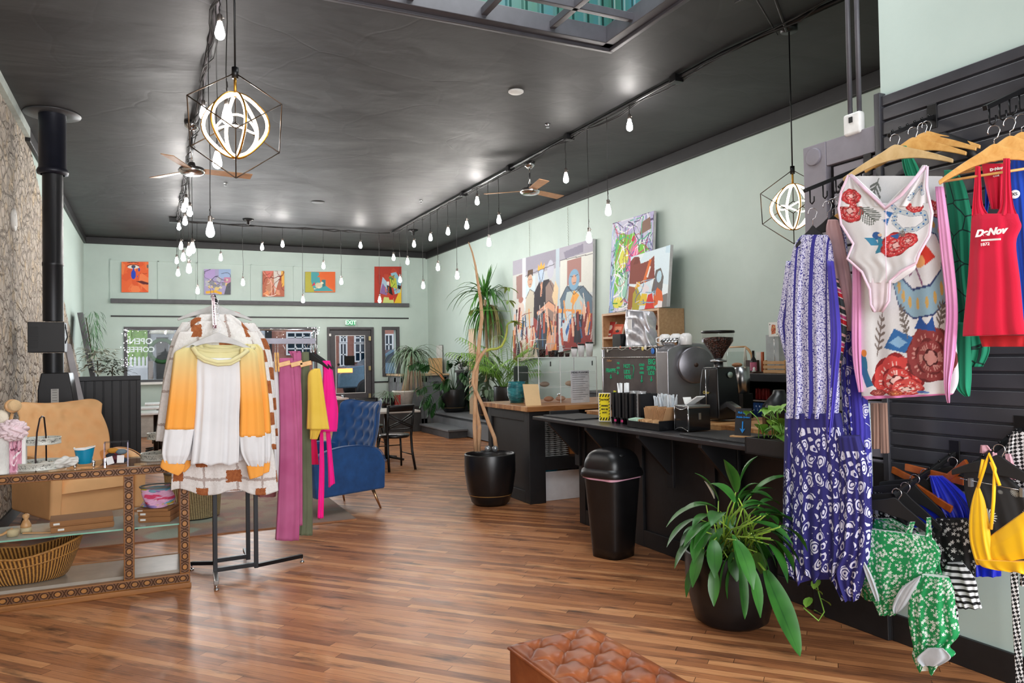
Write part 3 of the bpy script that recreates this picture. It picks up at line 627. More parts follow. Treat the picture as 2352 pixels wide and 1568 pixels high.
# cube cage pendants --------------------------------------------------
NEON = emit('warm_led_strip', (1, .80, .55), 12); BRASS = M('#c8913a', .3, .9); BRONZE = M('#4a3d33', .35, .8)
def cage(x, y, zc, D, label, spin):
    a = D / math.sqrt(3); e = thing('cage_pendant_light', label, 'pendant light', (x, y, zc), 'cube cage pendants')
    h = D / 2; top = V((0, 0, h)); bot = -top; rr = a * math.sqrt(2 / 3)
    up = [V((rr * math.cos(spin + k * 2.0944), rr * math.sin(spin + k * 2.0944), h - D / 3)) for k in range(3)]
    lo = [V((rr * math.cos(spin + 1.0472 + k * 2.0944), rr * math.sin(spin + 1.0472 + k * 2.0944), -h + D / 3)) for k in range(3)]
    C = V((x, y, zc)); mb = MB()
    for k in range(3):
        mb.tube([C + top, C + up[k]], .0035, 6); mb.tube([C + bot, C + lo[k]], .0035, 6); mb.tube([C + up[k], C + lo[k]], .0035, 6); mb.tube([C + up[k], C + lo[(k - 1) % 3]], .0035, 6)
    mb.build('cube_cage', BRONZE, e)
    MB().tube([C + top * 1.04, (x, y, ZC - .03)], .0055, 8).build('stem', BLKM, e); MB().lathe([(0, .03), (.018, .03), (.018, -.03), (0, -.03)], C + top, 16).build('hub', BLKM, e)
    MB().lathe([(0, 0), (.065, 0), (.065, -.05), (0, -.052)], (x, y, ZC), 32).build('canopy', BLKM, e)
    mb = MB(); mb.tube([C + top, C + V((0, 0, D * .27))], .008, 8); mb.build('brass_tube', BRASS, e)
    # three rounded square rings, each a glowing strip on a brass band
    for k in range(3):
        an = spin + .3 + k * 1.0472; ux = V((math.cos(an), math.sin(an), 0)); R = D * .27
        def P(t, s=1.0):
            c, q = math.cos(t), math.sin(t); n = (abs(c) ** 2.6 + abs(q) ** 2.6) ** (-1 / 2.6)
            c, q = c * n, q * n; c, q = (c - q) * .7071, (c + q) * .7071
            return C + ux * c * R * s + V((0, 0, q * R * s))
        pts = [P(i * 6.2832 / 40) for i in range(41)]; pts2 = [P(i * 6.2832 / 40, 1.055) for i in range(41)]
        MB().tube(pts, .0095, 8, False).build('light_ring', NEON, e); MB().tube(pts2, .006, 6, False).build('brass_band', BRASS, e)
    MB().tube([C + V((math.cos(t) * D * .18, math.sin(t) * D * .18, -.1 * D * math.cos(t * 2) * .5)) for t in np.linspace(0, 6.2832, 33)], .006, 8, False).build('light_ring', NEON, e)
    return e
p = at(541, 288, Y=4.40); cage(p.x, p.y, p.z, .585, 'black wire cube pendant with glowing brass rings, large one at upper left', -.618)
p = at(1822, 475, X=4.58); cage(p.x, p.y, p.z, .585, 'black wire cube pendant with glowing brass rings beside the slatted wall', -1.33)
# little ceiling devices
p = at(1185, 209, Z=ZC); one('smoke_detector', 'round white disc on the dark ceiling below the skylight', 'smoke detector', MB().lathe([(0, 0), (.075, 0), (.075, -.012), (.06, -.022), (0, -.024)], p, 32), M('#d9d9d6', .5))
for px, py, s in ((1258, 285, 'near the skylight corner'), (967, 460, 'over the middle of the room'), (518, 420, 'right of the left bulb cluster')):
    p = at(px, py, Z=ZC); mb = MB().lathe([(0, 0), (.03, 0), (.03, -.008), (.012, -.012), (.012, -.035), (.022, -.04), (0, -.042)], p, 16)
    one('sprinkler', 'small metal fire sprinkler on the ceiling ' + s, 'sprinkler', mb, STEEL, 'ceiling sprinklers')
p = at(730, 463, Z=ZC); one('ceiling_vent', 'thin flat round vent plate far along the ceiling', 'vent', MB().lathe([(0, 0), (.11, 0), (.1, -.01), (0, -.012)], p, 24), M('#2a2a2b', .5))
for px, py, s in ((570, 503, 'left'), (949, 528, 'right')):
    p = at(px, py, Z=ZC); one('heat_detector', 'black domed detector on the far ceiling, %s one of two' % s, 'detector', MB().lathe([(0, 0), (.1, 0), (.09, -.03), (.03, -.05), (.03, -.1), (0, -.11)], p, 20), BLKM, 'black detectors on the far ceiling')
# conduits dropping to the white switch box above the partition
p = at(1962, 285, X=3.45); e = thing('electrical_conduit', 'two grey conduit pipes dropping to a white box above the slatted partition', 'conduit', p)
for dx in (-9, 12):
    q = at(1962 + dx, 262, X=3.45); MB().tube([q, V((q.x, q.y, ZC))], .013, 10).build('pipe', M('#4b4a50', .5), e)
MB().box((3.45, p.y, p.z + .0), (.05, .11, .12)).build('junction_box', M('#e4e4e2', .5), e, bevel=.015); MB().box((3.425, p.y, p.z + .02), (.01, .022, .03)).build('dial', BLK, e)
# right wall chains
for i, px in enumerate((1217, 1306)):
    pt = at(px, 480 if i == 0 else 455, X=XR - .02); pb = at(px, 592 if i == 0 else 568, X=XR - .02); mb = MB(); n = 30
    top = V((XR - .02, pb.y, ZC - .18))
    for k in range(n):
        a = top.lerp(pb, k / n); b = top.lerp(pb, (k + .8) / n); mb.tube([a + V((0, .012 * (k % 2), 0)), b + V((0, .012 * (k % 2), 0))], .0045, 4)
    one('hanging_chain', 'fine pale chain holding up the large figures painting, %s of two' % ('left' if i == 0 else 'right'), 'chain', mb, M('#b7bdb4', .5, .5), 'chains above the figures painting')
# stove pipe ----------------------------------------------------------
cx, cy = -.915, 9.04; e = thing('stove_pipe', 'tall black metal stove pipe rising to the ceiling before the stone wall', 'stove pipe', (cx, cy, 1.42))
PIPE = M('#1c1d21', .38, .35, .15, 3)
zp = lambda y: at(120, y, Y=cy).z
MB().lathe([(.094, 1.42), (.094, zp(810) - .002)], (cx, cy, 0), 32).build('lower_pipe', PIPE, e)
MB().lathe([(.094, zp(738) + .002), (.094, zp(612)), (.099, zp(610)), (.099, zp(604)), (.094, zp(602)), (.094, zp(400))], (cx, cy, 0), 32).build('middle_pipe', PIPE, e)
MB().lathe([(.11, zp(402)), (.142, zp(400)), (.146, zp(394)), (.134, zp(388)), (.126, zp(386)), (.126, ZC)], (cx, cy, 0), 36).build('insulated_sleeve', M('#1a1c28', .42, .3), e)
MB().lathe([(.12, -.015), (.26, -.015), (.265, -.004), (.26, 0)], (cx, cy, ZC), 40).build('ceiling_collar', M('#3b3b3e', .4), e)
e = thing('heat_exchanger', 'black louvred heat exchanger box fitted around the stove pipe', 'heat exchanger', (cx, cy, 1.6))
fy_ = 8.92; x0, x1 = at(63, 770, Y=fy_).x, at(148, 770, Y=fy_).x; za, zb = at(100, 809, Y=fy_).z, at(100, 739, Y=fy_).z
B(x0, x1, fy_, fy_ + .28, za, zb).build('housing', M('#141417', .5), e, bevel=.006)
mb = MB()
for k in range(12): mb.bb(x0 + .018, x0 + .09, fy_ - .007, fy_ + .001, za + .045 + k * .019, za + .054 + k * .019)
mb.build('louvre', M('#09090a', .5), e); MB().tube([(x1, fy_ + .07, zb - .02), (x1 + .02, fy_ + .07, zb - .15), (x1, fy_ + .07, zb - .22)], .006, 6).build('lever', BLKM, e)
e = thing('wood_stove', 'black wood stove under the pipe against the stone wall', 'stove', (cx, cy, 0))
Q = lambda px, py: at(px, py, Y=8.8); zt = 1.42
x0, x1 = Q(86, 930).x, Q(171, 930).x; xa, xb = Q(94, 850).x, Q(158, 850).x
mb = MB(); mb.prism([(x0, 8.8, .18), (x1, 8.8, .18), (x1, 8.8, 1.1), (x1 - .03, 8.8, 1.3), (xb, 8.8, zt), (xa, 8.8, zt), (x0, 8.8, 1.25)], (0, .5, 0)); mb.build('firebox', M('#18181b', .4, .3), e, bevel=.01)
for sx in (x0 + .05, x1 - .05):
    for sy in (8.85, 9.25): MB().bar((sx, sy, 0), (sx, sy, .18), .04).build('leg', BLKM, e)
xa, xb = at(117, 920, Y=8.79).x, at(135, 920, Y=8.79).x; za, zb = at(120, 945, Y=8.79).z, at(120, 893, Y=8.79).z
B(xa, xb, 8.787, 8.8, za, zb).build('paper_label', M('#b9bab8', .8), e); mb = MB()
for k in range(8): mb.bb(xa + .012, xb - .014, 8.785, 8.788, za + .03 + k * .026, za + .034 + k * .026)
mb.build('label_print', M('#555555', .8), e)
# wall clock on the stone wall
p = at(28, 505, X=XL); e = thing('wall_clock', 'small white round clock on the stone wall, left edge', 'clock', p)
MB().lathe([(0, .0), (.11, .0), (.115, .02), (.1, .03), (0, .022)], p, 32, (1, 0, 0)).build('case', M('#cfcdc8', .5), e); MB().lathe([(0, .026), (.085, .026), (0, .028)], p, 32, (1, 0, 0)).build('dial', M('#e6e4df', .6), e)
# ================================================================ LEFT SIDE
def wood(name, c1, c2, sc=(1, 14, 14), rough=.45, bump=.1):
    t = NT(name); n = t.noise(t.map(t.co(), sc), 3, 5, .6, .6); t.out(t.ramp(n, (.3, hexc(c1)), (.7, hexc(c2))), rough); t.bump(n, bump, .003); return t.m
# carved display case frame: repeated oval medallions
def m_carved():
    t = NT('carved_oak'); s = t.xyz(t.co('UV')); n = t.noise(t.co(), 40, 4); fu = t.ma('SUBTRACT', t.ma('FRACT', s[0]), .5); fv = t.ma('SUBTRACT', s[1], .5)
    d = t.ma('SQRT', t.ma('ADD', t.ma('MULTIPLY', t.ma('MULTIPLY', fu, fu), 1.6), t.ma('MULTIPLY', fv, fv))); ring = t.ma('ABSOLUTE', t.ma('SUBTRACT', d, .34))
    x = t.ma('MINIMUM', t.ma('ABSOLUTE', t.ma('SUBTRACT', t.ma('ABSOLUTE', fu), t.ma('ADD', .5, t.ma('MULTIPLY', fv, -.35)))), t.ma('ABSOLUTE', t.ma('SUBTRACT', t.ma('ABSOLUTE', fu), t.ma('ADD', .5, t.ma('MULTIPLY', fv, .35)))))
    k = t.ma('MULTIPLY', t.step(ring, .01, .07), t.step(x, .01, .05)); inn = t.ma('LESS_THAN', d, .28)
    c = t.mix(k, hexc('#3a2212'), t.mix(inn, hexc('#6b4322'), hexc('#a56f33'))); t.out(t.mix(t.ma('MULTIPLY', t.step(n, .45, .7), .5), c, hexc('#4a2d18')), .4); t.bump(t.ma('ADD', k, t.ma('MULTIPLY', n, .3)), .8, .004); return t.m
def inlay(x0, x1, z0, z1, y):
    mb = MB(); hz = (x1 - x0) > (z1 - z0); L = ((x1 - x0) if hz else (z1 - z0)) / .072
    f = mb.quad((x0, y, z0), (x1, y, z0), (x1, y, z1), (x0, y, z1)); uv = [(0, 0), (L, 0), (L, 1), (0, 1)] if hz else [(0, 0), (0, 1), (L, 1), (L, 0)]
    for lp, q in zip(f.loops, uv): lp[mb.uv].uv = q
    g = bmesh.ops.extrude_face_region(mb.bm, geom=[f]); bmesh.ops.translate(mb.bm, vec=(0, -.003, 0), verts=[v for v in g['geom'] if isinstance(v, bmesh.types.BMVert)]); return mb
OAK = wood('case_oak', '#7c4d22', '#a56c32'); CARV = m_carved(); CASEG = glassy('case_glass', (.97, 1, .985))
CX0, CX1, CYF, CYB, CZ = -1.16, .223, 5.53, 6.08, .83
case = thing('display_case', 'low carved oak and glass display case by the clothes rack', 'display case', (-.45, 5.8, 0))
def rail(x0, x1, y0, y1, z0, z1, nm, carved=True):
    o = B(x0, x1, y0, y1, z0, z1).build(nm, OAK, case, bevel=.004)
    if carved: inlay(x0 + .007, x1 - .007, z0 + .007, z1 - .007, y0 - .0005).build('carved_inlay', CARV, o)
for x in (-.172, .16): rail(x, x + .062, CYF, CYF + .05, .095, CZ - .057, 'front_post')
rail(CX0, CX0 + .06, CYF, CYF + .05, .095, CZ - .057, 'front_post')
for x in (CX0, -.165, .165): rail(x, x + .045, CYB - .04, CYB, .055, CZ - .03, 'rear_post', False)
rail(CX0, CX1, CYF, CYF + .06, CZ - .057, CZ - .004, 'front_top_rail'); rail(CX0, CX1, CYB - .05, CYB, CZ - .04, CZ - .004, 'rear_top_rail', False); rail(CX1 - .06, CX1, CYF + .06, CYB - .05, CZ - .05, CZ - .004, 'end_top_rail', False)
rail(CX0, CX1, CYF, CYF + .05, .035, .095, 'bottom_rail'); rail(CX0 - .01, CX1 + .006, CYF - .012, CYB + .01, 0, .036, 'plinth', False)
B(CX0 + .02, CX1 - .02, CYF + .05, CYB - .02, .036, .115).build('deck', M('#9c9488', .35, var=.1), case); rail(CX0, CX1, CYB - .04, CYB, .036, .12, 'rear_bottom_rail', False)
B(CX0, CX1, CYF, CYB, CZ - .004, CZ + .003).build('glass_top', CASEG, case); B(CX0 + .01, CX1 - .02, CYF + .045, CYB - .03, .415, .423).build('glass_shelf', M('#cfd8d2', .12, var=.05, Alpha=.62), case)
B(CX0 + .01, CX1 - .02, CYF + .043, CYF + .045, .414, .424).build('shelf_edge', M('#7fb5a0', .2), case)
MB().bar((-.55, 6.0, .12), (-.55, 6.0, .415), .012).build('shelf_support', STEEL, case)
# wicker basket
def m_wicker(c1, c2, fu=90, fv=34):
    t = NT('wicker'); u = t.xyz(t.co('UV')); a = t.ma('SINE', t.ma('ADD', t.ma('MULTIPLY', u[0], fu * 6.283), t.ma('MULTIPLY', u[1], 9))); b = t.ma('SINE', t.ma('MULTIPLY', u[1], fv * 6.283)); n = t.noise(t.co(), 60, 3)
    h = t.ma('ADD', t.ma('MULTIPLY', a, .6), t.ma('ADD', t.ma('MULTIPLY', b, .15), n)); t.out(t.ramp(h, (.1, hexc(c1)), (.9, hexc(c2))), .55); t.bump(h, 1.0, .006); return t.m
WK = m_wicker('#5a3512', '#d0964a')
bk = thing('wicker_basket', 'oval boat shaped wicker basket on the bottom of the display case', 'basket', (-.76, 5.80, .115))
def bask(h0, h1, dr=0.0):
    def f(u, v):
        a = u * 6.2832; z = h0 + (h1 - h0) * v; k = .17 + .055 * v ** .6 + dr; c, s = math.cos(a), math.sin(a)
        lift = .055 * max(0, math.copysign(abs(c) ** 2, c)) * v + .035 * abs(c) * v
        return V((-.77 + 1.45 * k * c * (1 + .08 * v), 5.81 + .82 * k * s, .12 + z + lift))
    return f
mb = MB(); mb.grid(bask(0, .165), 120, 14, True); mb.grid(lambda u, v: bask(0, .165, -.009)(u, 1 - v), 120, 14, True); mb.build('woven_side', WK, bk)
mb = MB().tube([bask(0, .165)(k / 64, 1) for k in range(65)], .008, 8, False); mb.tube([bask(0, .165)(k / 64, .66) for k in range(65)], .005, 6, False); mb.build('rim', WK, bk)
MB().lathe([(0, 0), (.163, 0), (.163, .006), (0, .006)], (-.77, 5.81, .12), 40, sx=1.45, sy=.82).build('bottom', WK, bk)
# brown boxes on the shelf
KR = M('#8f6239', .8, var=.06)
def kbox(x0, x1, y0, y1, z0, h, label, rz, grp, tagx=.02):
    e = thing('kraft_box', label, 'box', ((x0 + x1) / 2, (y0 + y1) / 2, z0), grp, rz); w, d = (x1 - x0) / 2, (y1 - y0) / 2
    for nm, a in (('tray', (-w + .003, w - .003, -d + .003, d - .003, 0, h * .6)), ('lid', (-w, w, -d, d, h * .25, h))):
        mb = MB(); mb.bb(*a); o = mb.build(nm, KR, None, bevel=.002); o.parent = e
    mb = MB(); mb.bb(-w + tagx, -w + tagx + .035, -d - .001, -d + .001, h * .35, h * .7); o = mb.build('sticker', M('#dcdcd6', .8), None); o.parent = e
kbox(-.60, -.24, 5.66, 5.90, .4235, .036, 'flat brown kraft box, lower of two on the glass shelf', .08, 'brown boxes in the display case', .04)
kbox(-.605, -.245, 5.665, 5.905, .460, .036, 'flat brown kraft box, upper of two on the glass shelf', .08, 'brown boxes in the display case')
for k, s in enumerate(('bottom', 'middle')): kbox(-.06, .15, 5.68, 5.90, .4235 + k * .038, .037, 'flat brown kraft box under the colourful cloth basket, %s one' % s, -.35, 'brown boxes in the display case', .015)
kbox(-.08, .14, 5.66, 5.9, .50, .018, 'shallow orange-brown tray box carrying the colourful knitted pouch', -.35, 'brown boxes in the display case')
e = thing('knitted_pouch', 'colourful knitted pouch of pink teal and lilac patches in the display case', 'pouch', (.03, 5.78, .52))
PAL = ['#3aa6ad', '#c93d63', '#d8a7c8', '#8b78b8', '#c9b23a', '#e8e1d8', '#5fb0c9']
def pouch(u, v):
    a = u * 6.2832; k = .098 + .02 * math.sin(a * 3 + v * 5) * (1 - v * .3) - .01 * v; return V((.03 + k * math.cos(a), 5.78 + k * .9 * math.sin(a), .521 + .125 * v + .012 * math.sin(a * 2 + 1) * v))
mb = MB(); mb.grid(pouch, 60, 24, True); o = mb.build('knit_body', vcol('knit', .9, .5, 300), e); us = np.tile(np.arange(60) / 60, 25); vs_ = np.repeat(np.linspace(0, 1, 25), 60)
set_cols(o.data, shapes_color(us, vs_, '#d8a7c8', blobs(46, PAL, .05, .16, 21), 1, .2)); MB().ball((.03, 5.78, .63), .085, 20, (1, .9, .3)).build('folded_top', M('#7fa9bd', .9, bump=.5), e)
MB().tube([(.03 + .11 * math.cos(t), 5.78 + .1 * math.sin(t), .655) for t in np.linspace(0, 6.283, 25)], .006, 6, False).build('rim', M('#6c6d68', .7), e)
# wooden brushes
BEE = wood('beech', '#b98a58', '#d2a675', (6, 6, 6)); BR = M('#cdbd96', .9, bump=.8, bscale=300)
e = thing('dish_brush', 'standing beech pot brush on the glass shelf', 'brush', (-.74, 5.78, .424))
MB().lathe([(0, .03), (.03, .03), (.032, .045), (.018, .075), (.012, .085), (.02, .1), (.02, .113), (.01, .12), (0, .12)], (-.74, 5.78, .424), 24).build('handle', BEE, e); MB().lathe([(0, 0), (.034, .002), (.03, .035), (0, .036)], (-.74, 5.78, .424), 24).build('bristles', BR, e)
e = thing('dish_brush', 'long handled beech dish brush lying on the glass shelf', 'brush', (-.83, 5.66, .424))
MB().tube([(-.93, 5.60, .435), (-.85, 5.66, .446), (-.80, 5.69, .47)], [.007, .008, .01], 8).build('handle', BEE, e); MB().lathe([(0, 0), (.03, 0), (.036, .03), (.034, .042), (0, .045)], (-.80, 5.69, .425), 24).build('bristles', BR, e)
e = thing('wooden_tongs', 'thin beech tongs lying beside the brushes', 'utensil', (-.66, 5.70, .425))
for a in (0, .018): MB().bar((-.75, 5.72 + a, .43), (-.58, 5.66 - a * .2, .43), .009, .006).build('arm', BEE, e)
# ---- items on the case top
TZ = CZ + .003
TIN = M('#a9aca6', .4, .3, .1); ZINC = M('#83888a', .35, .8)
def tin_print():
    t = NT('printed_tin'); o = t.co(); n = t.noise(o, 55, 5, .75, 1.5); s = t.xyz(o); band = t.ma('MULTIPLY', t.ma('GREATER_THAN', s[2], .012), t.ma('LESS_THAN', s[2], .04))
    t.out(t.mix(t.ma('MULTIPLY', t.ma('MULTIPLY', t.ma('GREATER_THAN', n, .54), band), .8), hexc('#c9cbc3'), hexc('#2d2d2b')), .45, .1); return t.m
TP = tin_print()
def tin(x, y, z, R, h, par):
    c = (x, y, z); e = MB().lathe([(0, .002), (R, .002), (R, .004), (R * 1.015, .006), (R, .01), (R, h - .006), (R * 1.02, h - .003), (R * 1.01, h), (R * .985, h - .002), (R * .985, .006), (0, .006)], (0, 0, 0), 48).build('tray', TP, None)
    e.location = V(c) - (par.location if par else V()); e.parent = par; return e
e = thing('tiered_tray', 'two tier printed tin tray with dark hoop handle on the display case', 'tray', (-.655, 5.72, TZ))
tin(-.655, 5.72, TZ, .15 * .98, .052, e); tin(-.65, 5.74, TZ + .155, .112, .045, e)
pk = [(-.66, 5.575, TZ + .0), (-.665, 5.60, TZ + .09), (-.66, 5.63, TZ + .24), (-.65, 5.68, TZ + .325), (-.645, 5.74, TZ + .335), (-.64, 5.80, TZ + .325), (-.635, 5.85, TZ + .2), (-.635, 5.865, TZ)]
mb = MB().tube(pk, .005, 8); mb.build('hoop_handle', M('#2a1c1e', .4, .5), e)
for k, (dx, dy) in enumerate(((-.06, -.03), (.02, .04), (.07, -.02))): MB().ball((-.655 + dx, 5.72 + dy, TZ + .028), .024, 12, (1.2, 1, .7)).build('soap', M(('#c9b690', '#dedad0', '#cbb9a4')[k], .8), e)
e = thing('tiered_tray', 'printed tin tray stand half hidden behind the orange cuffed sweatshirt sleeve', 'tray', (.05, 5.80, TZ))
tin(.05, 5.79, TZ, .125, .05, e); tin(.06, 5.86, TZ + .135, .095, .045, e); mb = MB().tube([(.06, 5.95, TZ), (.06, 5.955, TZ + .3), (.06, 5.86, TZ + .33), (.06, 5.765, TZ + .3), (.06, 5.765, TZ + .05)], .005, 8); mb.build('hoop_handle', M('#2a1c1e', .4, .5), e)
# blue bathtub soap dish
e = thing('bathtub_dish', 'small turquoise bathtub shaped dish on silver claw feet', 'soap dish', (-.40, 5.66, TZ))
def tubf(dr):
    def f(u, v):
        a = u * 6.2832; k = (.045 + .03 * v ** .7 + dr); c, s = math.cos(a), math.sin(a); return V((-.40 + k * .80 * c, 5.66 + k * .8 * s, TZ + .022 + .095 * v + .014 * v * max(0, c) + (.008 if c < -.9 else 0) * v))
    return f
mb = MB(); mb.grid(tubf(0), 40, 10, True); mb.lathe([(0, 0), (.045, 0)], (-.4, 5.66, TZ + .0225), 40, sx=.8, sy=.8); mb.build('tub', M('#0f87ad', .12, var=.03), e)
mb = MB(); mb.grid(lambda u, v: tubf(-.004)(u, 1 - v), 40, 10, True); mb.tube([tubf(.001)(k / 40, 1) for k in range(41)], .0035, 8, False); mb.build('white_lining', WHITE, e)
for sx in (-1, 1):
    for sy in (-1, 1): MB().tube([(-.40 + sx * .042, 5.66 + sy * .03, TZ + .036), (-.40 + sx * .056, 5.66 + sy * .036, TZ + .022), (-.40 + sx * .048, 5.66 + sy * .034, TZ + .009), (-.40 + sx * .058, 5.66 + sy * .038, TZ + .005)], [.008, .007, .005, .0065], 8).build('claw_foot', CHROME, e)
# acrylic box of patches
e = thing('acrylic_box', 'clear acrylic box of dark socks with white labels on the display case', 'box', (-.215, 5.66, TZ))
ACR = glassy('acrylic', (.98, .98, .99), ior=1.15); x0, x1, y0, y1 = -.285, -.148, 5.60, 5.72; mb = MB()
for q in ((x0, x0 + .003, y0, y1), (x1 - .003, x1, y0, y1), (x0, x1, y0, y0 + .003), (x0, x1, y1 - .003, y1)): mb.bb(*q, TZ, TZ + .15)
mb.build('clear_wall', ACR, e); B(x0 - .003, x1 + .003, y0 - .003, y1 + .003, TZ + .146, TZ + .152).build('clear_lid', ACR, e)
for q in ((x0, y0), (x1, y0), (x0, y1), (x1, y1)): MB().bar((*q, TZ), (*q, TZ + .15), .003).build('bright_edge', M('#b9b4cc', .1), e)
for k, c in enumerate(('#4a1d2b', '#3a4656', '#5a2a33', '#2a2f3b', '#c58a2c', '#6b7f88', '#8f2f3a')):
    MB().ball((-.2165 + (-.03, .03, 0, -.028, -.02, .03, .005)[k], 5.66 + (0, .02, -.02, .01, .0, -.01, .02)[k], TZ + (.022, .026, .05, .062, .095, .085, .075)[k]), .034, 14, (1.05, .9, .55)).build('folded_sock', M(c, .9, bump=.3), e)
for (lx, lz, a) in ((-.252, .036, .5), (-.19, .042, -.1)):
    m4 = Matrix.Translation((lx, 5.607, TZ + lz)) @ Matrix.Rotation(-a * .5, 4, 'Y'); MB().box(0, (.042, .002, .05), m=m4).build('label_card', WHITE, e, bevel=.0008)
e = one('rolled_cloth', 'crumpled white cloth bundle between the tin tray and turquoise tub', 'cloth', MB(), WHITE)
bpy.data.objects.remove(e); mb = MB()
def crm(u, v):
    a = u * 6.2832; k = .032 + .012 * math.sin(3 * a + 9 * v) + .006 * math.sin(7 * a - 4 * v); k *= math.sin(math.pi * (.12 + .8 * v)) ** .5; return V((-.57 + .14 * v, 5.63 + k * math.cos(a), TZ + .032 + .022 * v + k * .85 * math.sin(a)))
mb.grid(crm, 40, 24, True); one('rolled_cloth', 'crumpled white cloth bundle between the tin tray and turquoise tub', 'cloth', mb, M('#d9d8d3', .9, bump=.3))
# far left bath things
e = thing('gift_book', 'pink printed bath box standing at the left end of the display case', 'box', (-.87, 5.64, TZ))
x0 = at(20, 1060, Y=5.62).x; x1 = at(59, 1060, Y=5.62).x; zt = at(40, 976, Y=5.62).z
o = canvas('box', 'x', [(x0, 5.62, TZ), (x1 - .02, 5.62, TZ), (x1 - .02, 5.62, zt), (x0, 5.62, zt)], (0, .06, 0), '#d79ab0', blobs(14, ['#e3b3c4', '#c77f98', '#b06a84'], .06, .16, 5) + [('l', '#eadfe4', .03, [(.35, .3), (.9, .45)]), ('e', '#8f7482', .5, .62, .22, .18), ('e', '#d79ab0', .5, .62, .17, .13)] + scribble(10, ['#7b3a52', '#f2dbe3'], .015, 9), 40, '#cfc6cc', root=e)
MB().bb(x1 - .02, x1, 5.615, 5.685, TZ, zt + .002).build('white_spine', WHITE, e)
x0b = at(-25, 1060, Y=5.57).x; x1b = at(20, 1060, Y=5.57).x; cxm = (x0b + x1b) / 2; rb = (x1b - x0b) / 2; zb = at(10, 1002, Y=5.57).z
e = thing('white_basket', 'ribbed white pot holding bath brushes at the left edge', 'basket', (cxm, 5.60, TZ)); mb = MB(); mb.grid(lambda u, v: V((cxm + rb * .97 * math.cos(u * 6.2832), 5.60 + rb * .9 * math.sin(u * 6.2832), TZ + v * (zb - TZ))), 60, 12, True); mb.build('ribbed_side', M('#dadbd8', .7, bump=.9, bscale=70), e)
MB().lathe([(0, 0), (rb * .95, 0)], (cxm, 5.6, TZ + .002), 30).build('base', WHITE, e)
e = thing('bath_brush', 'round wooden bath brush leaning out of the white pot', 'brush', (cxm + .02, 5.6, zb))
p0 = at(30, 932, Y=5.62); ax = V((.75, -.62, .15)).normalized(); MB().lathe([(0, -.014), (.05, -.014), (.054, -.006), (.052, .003), (0, .004)], p0, 36, ax, 1.0, .8).build('wood_head', BEE, e)
MB().lathe([(.044, .004), (.044, .02), (.04, .024), (0, .025)], p0, 36, ax, 1.0, .8).build('bristles', M('#d9b98c', .9, bump=1, bscale=300), e); MB().tube([p0 - ax * .006 + V((0, 0, -.045)), (cxm, 5.6, TZ + .02)], .01, 8).build('handle', BEE, e)
e = thing('bath_puff', 'white and pale pink mesh bath puff beside the brush', 'sponge', at(30, 985, Y=5.56)); p0 = at(30, 988, Y=5.555); mb = MB(); r = random.Random(2)
def puff(u, v):
    a, b = u * 6.2832, (v - .5) * math.pi * .98; k = .072 * (1 + .16 * math.sin(9 * a + 3 * math.sin(6 * b)) * math.cos(b) + .12 * math.sin(11 * b + 4 * a)); return p0 + V((k * math.cos(a) * math.cos(b), k * .7 * math.sin(a) * math.cos(b), k * .85 * math.sin(b)))
mb.grid(puff, 90, 40, True); mb.build('mesh', M('#e3cfd5', .8, var=.15, scale=8, bump=.8, bscale=120), e)
p0 = at(2, 960, Y=5.60); one('loofah', 'cream loofah slice behind the bath puff at the left edge', 'sponge', MB().ball(p0, .052, 20, (.8, .6, 1)), M('#e0d6c4', .9, bump=1, bscale=90))
